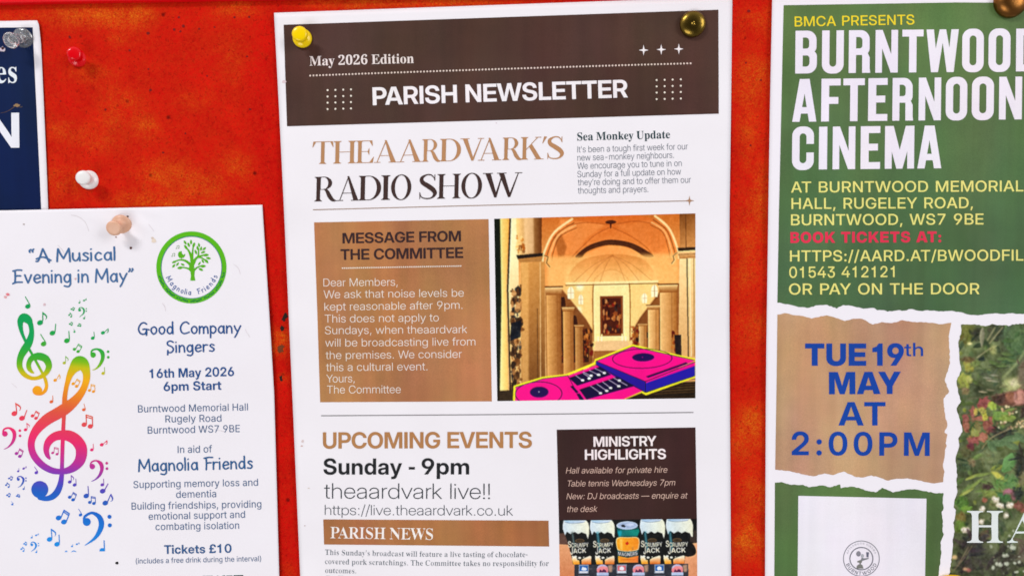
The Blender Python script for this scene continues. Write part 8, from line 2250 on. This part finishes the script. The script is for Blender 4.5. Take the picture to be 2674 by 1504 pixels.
def push_pin(label, base_px, head_px, h0, mats, fl=4.7, hd=3.7, H=9.6, flat=.4, dish=0.0, name='push_pin'):
    """Flange on the paper, waisted grip, round head, steel needle into the board."""
    b = board(*base_px, h0)
    t = board(*head_px, h0 + mm(H))
    ax = (t - b) / np.linalg.norm(t - b)
    root = empty(name, tuple(b), label, 'push pin', 'push pins in the notice board')
    s = fl / 4.7
    flange = [(0, 0.02), (fl - .35, .02)] + profile([(fl - .2, .05), (fl, .45), (fl - .12, .95), (fl - .9, 1.55), (fl - 1.9, 2.05), (2.35 * s, 2.6)], 4)
    h = H
    neck = [(2.35 * s, 2.6), (1.95, 3.4), (1.75, 4.6), (1.85, h - 3.6), (2.5, h - 2.5), (hd - .25, h - 1.7), (hd, h - 1.05)]
    if flat > .6:
        head = profile(neck + [(hd - .14, h - .5), (hd - .62, h - .02), (hd * .6, h + .22), (hd * .3, h + .33), (0, h + .36)], 5)
    else:
        head = profile(neck + [(hd - .1, h - .5), (hd - flat - .3, h - .12)], 4)
        head += [(hd - flat - .9, h - dish * .5), ((hd - flat) * .5, h + .03 - dish), (0, h + .05 - dish)]
    lathe('flange', flange, b, ax, mats, root)
    lathe('grip', head, b, ax, mats, root)
    lathe('needle', [(.45, 1.5), (.45, -6), (0, -9)], b, ax, M_STEEL, root, n=16)
    return root


M_STEEL = simple_mat('needle_steel', (190, 190, 195), .25, 1.0)
M_RED = simple_mat('red_plastic', (228, 4, 18), .16, 0, .35, .0, 800)
M_WHITE = simple_mat('white_plastic', (238, 234, 232), .3, 0, .5)
M_BEIGE = simple_mat('worn_beige_plastic', (226, 176, 146), .38, 0, .45, .22, 700, .10)
M_YELLOW = simple_mat('yellow_plastic', (252, 214, 0), .2, 0, .35, .04, 700)
M_BRASS = simple_mat('polished_brass', (124, 100, 42), .26, 1.0, .5, .2, 900)
M_BRONZE = simple_mat('dull_bronze', (140, 92, 44), .34, 1.0, .5, .25, 900, .12)
M_CLEAR, _n, _l, _b = new_mat('clear_plastic')
_b.inputs['Base Color'].default_value = (.97, .98, .97, 1)
_b.inputs['Transmission Weight'].default_value = .86
_b.inputs['Roughness'].default_value = .13
_b.inputs['IOR'].default_value = 1.47

push_pin('clear plastic push pin holding the corner of the navy poster', (62.5, 100.5), (23, 107), mm(1.2), M_CLEAR, 4.9, 3.75, 11.0, .5, .9)
push_pin('glossy red push pin alone on the felt below the top rail', (204, 153.5), (193, 138), mm(.1), M_RED, 4.3, 3.4, 9.0, 1.1)
push_pin('white push pin alone on the felt above the flyer', (233.5, 470.5), (215.5, 463.5), mm(.1), M_WHITE, 4.7, 3.55, 9.2, 1.2)
push_pin('beige flesh coloured push pin at the top of the white flyer', (319, 586), (295, 597.5), mm(.9), M_BEIGE, 4.95, 3.75, 9.8, .25)
push_pin('yellow push pin in the left corner of the brown masthead', (790, 101.5), (781.8, 88), mm(1.1), M_YELLOW, 4.6, 3.7, 8.6, 1.2)


def dome_tack(label, px, h0, R, H, mat, dimple=0.0, tilt=(0, 0)):
    b = board(*px, h0)
    root = empty('thumb_tack', tuple(b), label, 'thumb tack', 'domed thumb tacks in the posters')
    pr = [(0, .0), (R - .25, .0), (R - .04, .12), (R, .3)]
    for i in range(1, 15):
        t = i / 15
        pr.append((R * math.cos(t * math.pi / 2) ** .82, .3 + (H - .3) * math.sin(t * math.pi / 2) ** .9))
    if dimple:
        pr = [p for p in pr if p[0] > dimple * 1.4]
        pr += [(dimple * 1.25, H - .02), (dimple, H - .08), (dimple * .6, H - .28), (0, H - .36)]
    else:
        pr += [(0, H)]
    ax = (tilt[0], -1, tilt[1])
    lathe('dome', pr, b, ax, mat, root, 64)
    lathe('needle', [(.5, .1), (.5, -6), (0, -9)], b, ax, M_STEEL, root, n=16)
    return root


dome_tack('polished brass tack with a dimpled dome on the right of the brown masthead', (1808.5, 64), mm(1.4), 6.15, 2.5, M_BRASS, .75, (-.03, -.05))
dome_tack('dull bronze domed tack at the top of the green poster', (2636, 6), mm(1.5), 7.5, 4.6, M_BRONZE, 0, (.0, .0))
dome_tack('yellow orange domed tack cut off at the bottom edge over the green poster', (2483, 1574), mm(1.4), 14.6, 5.0, simple_mat('amber_plastic', (250, 196, 40), .3, 0, .5), 0)
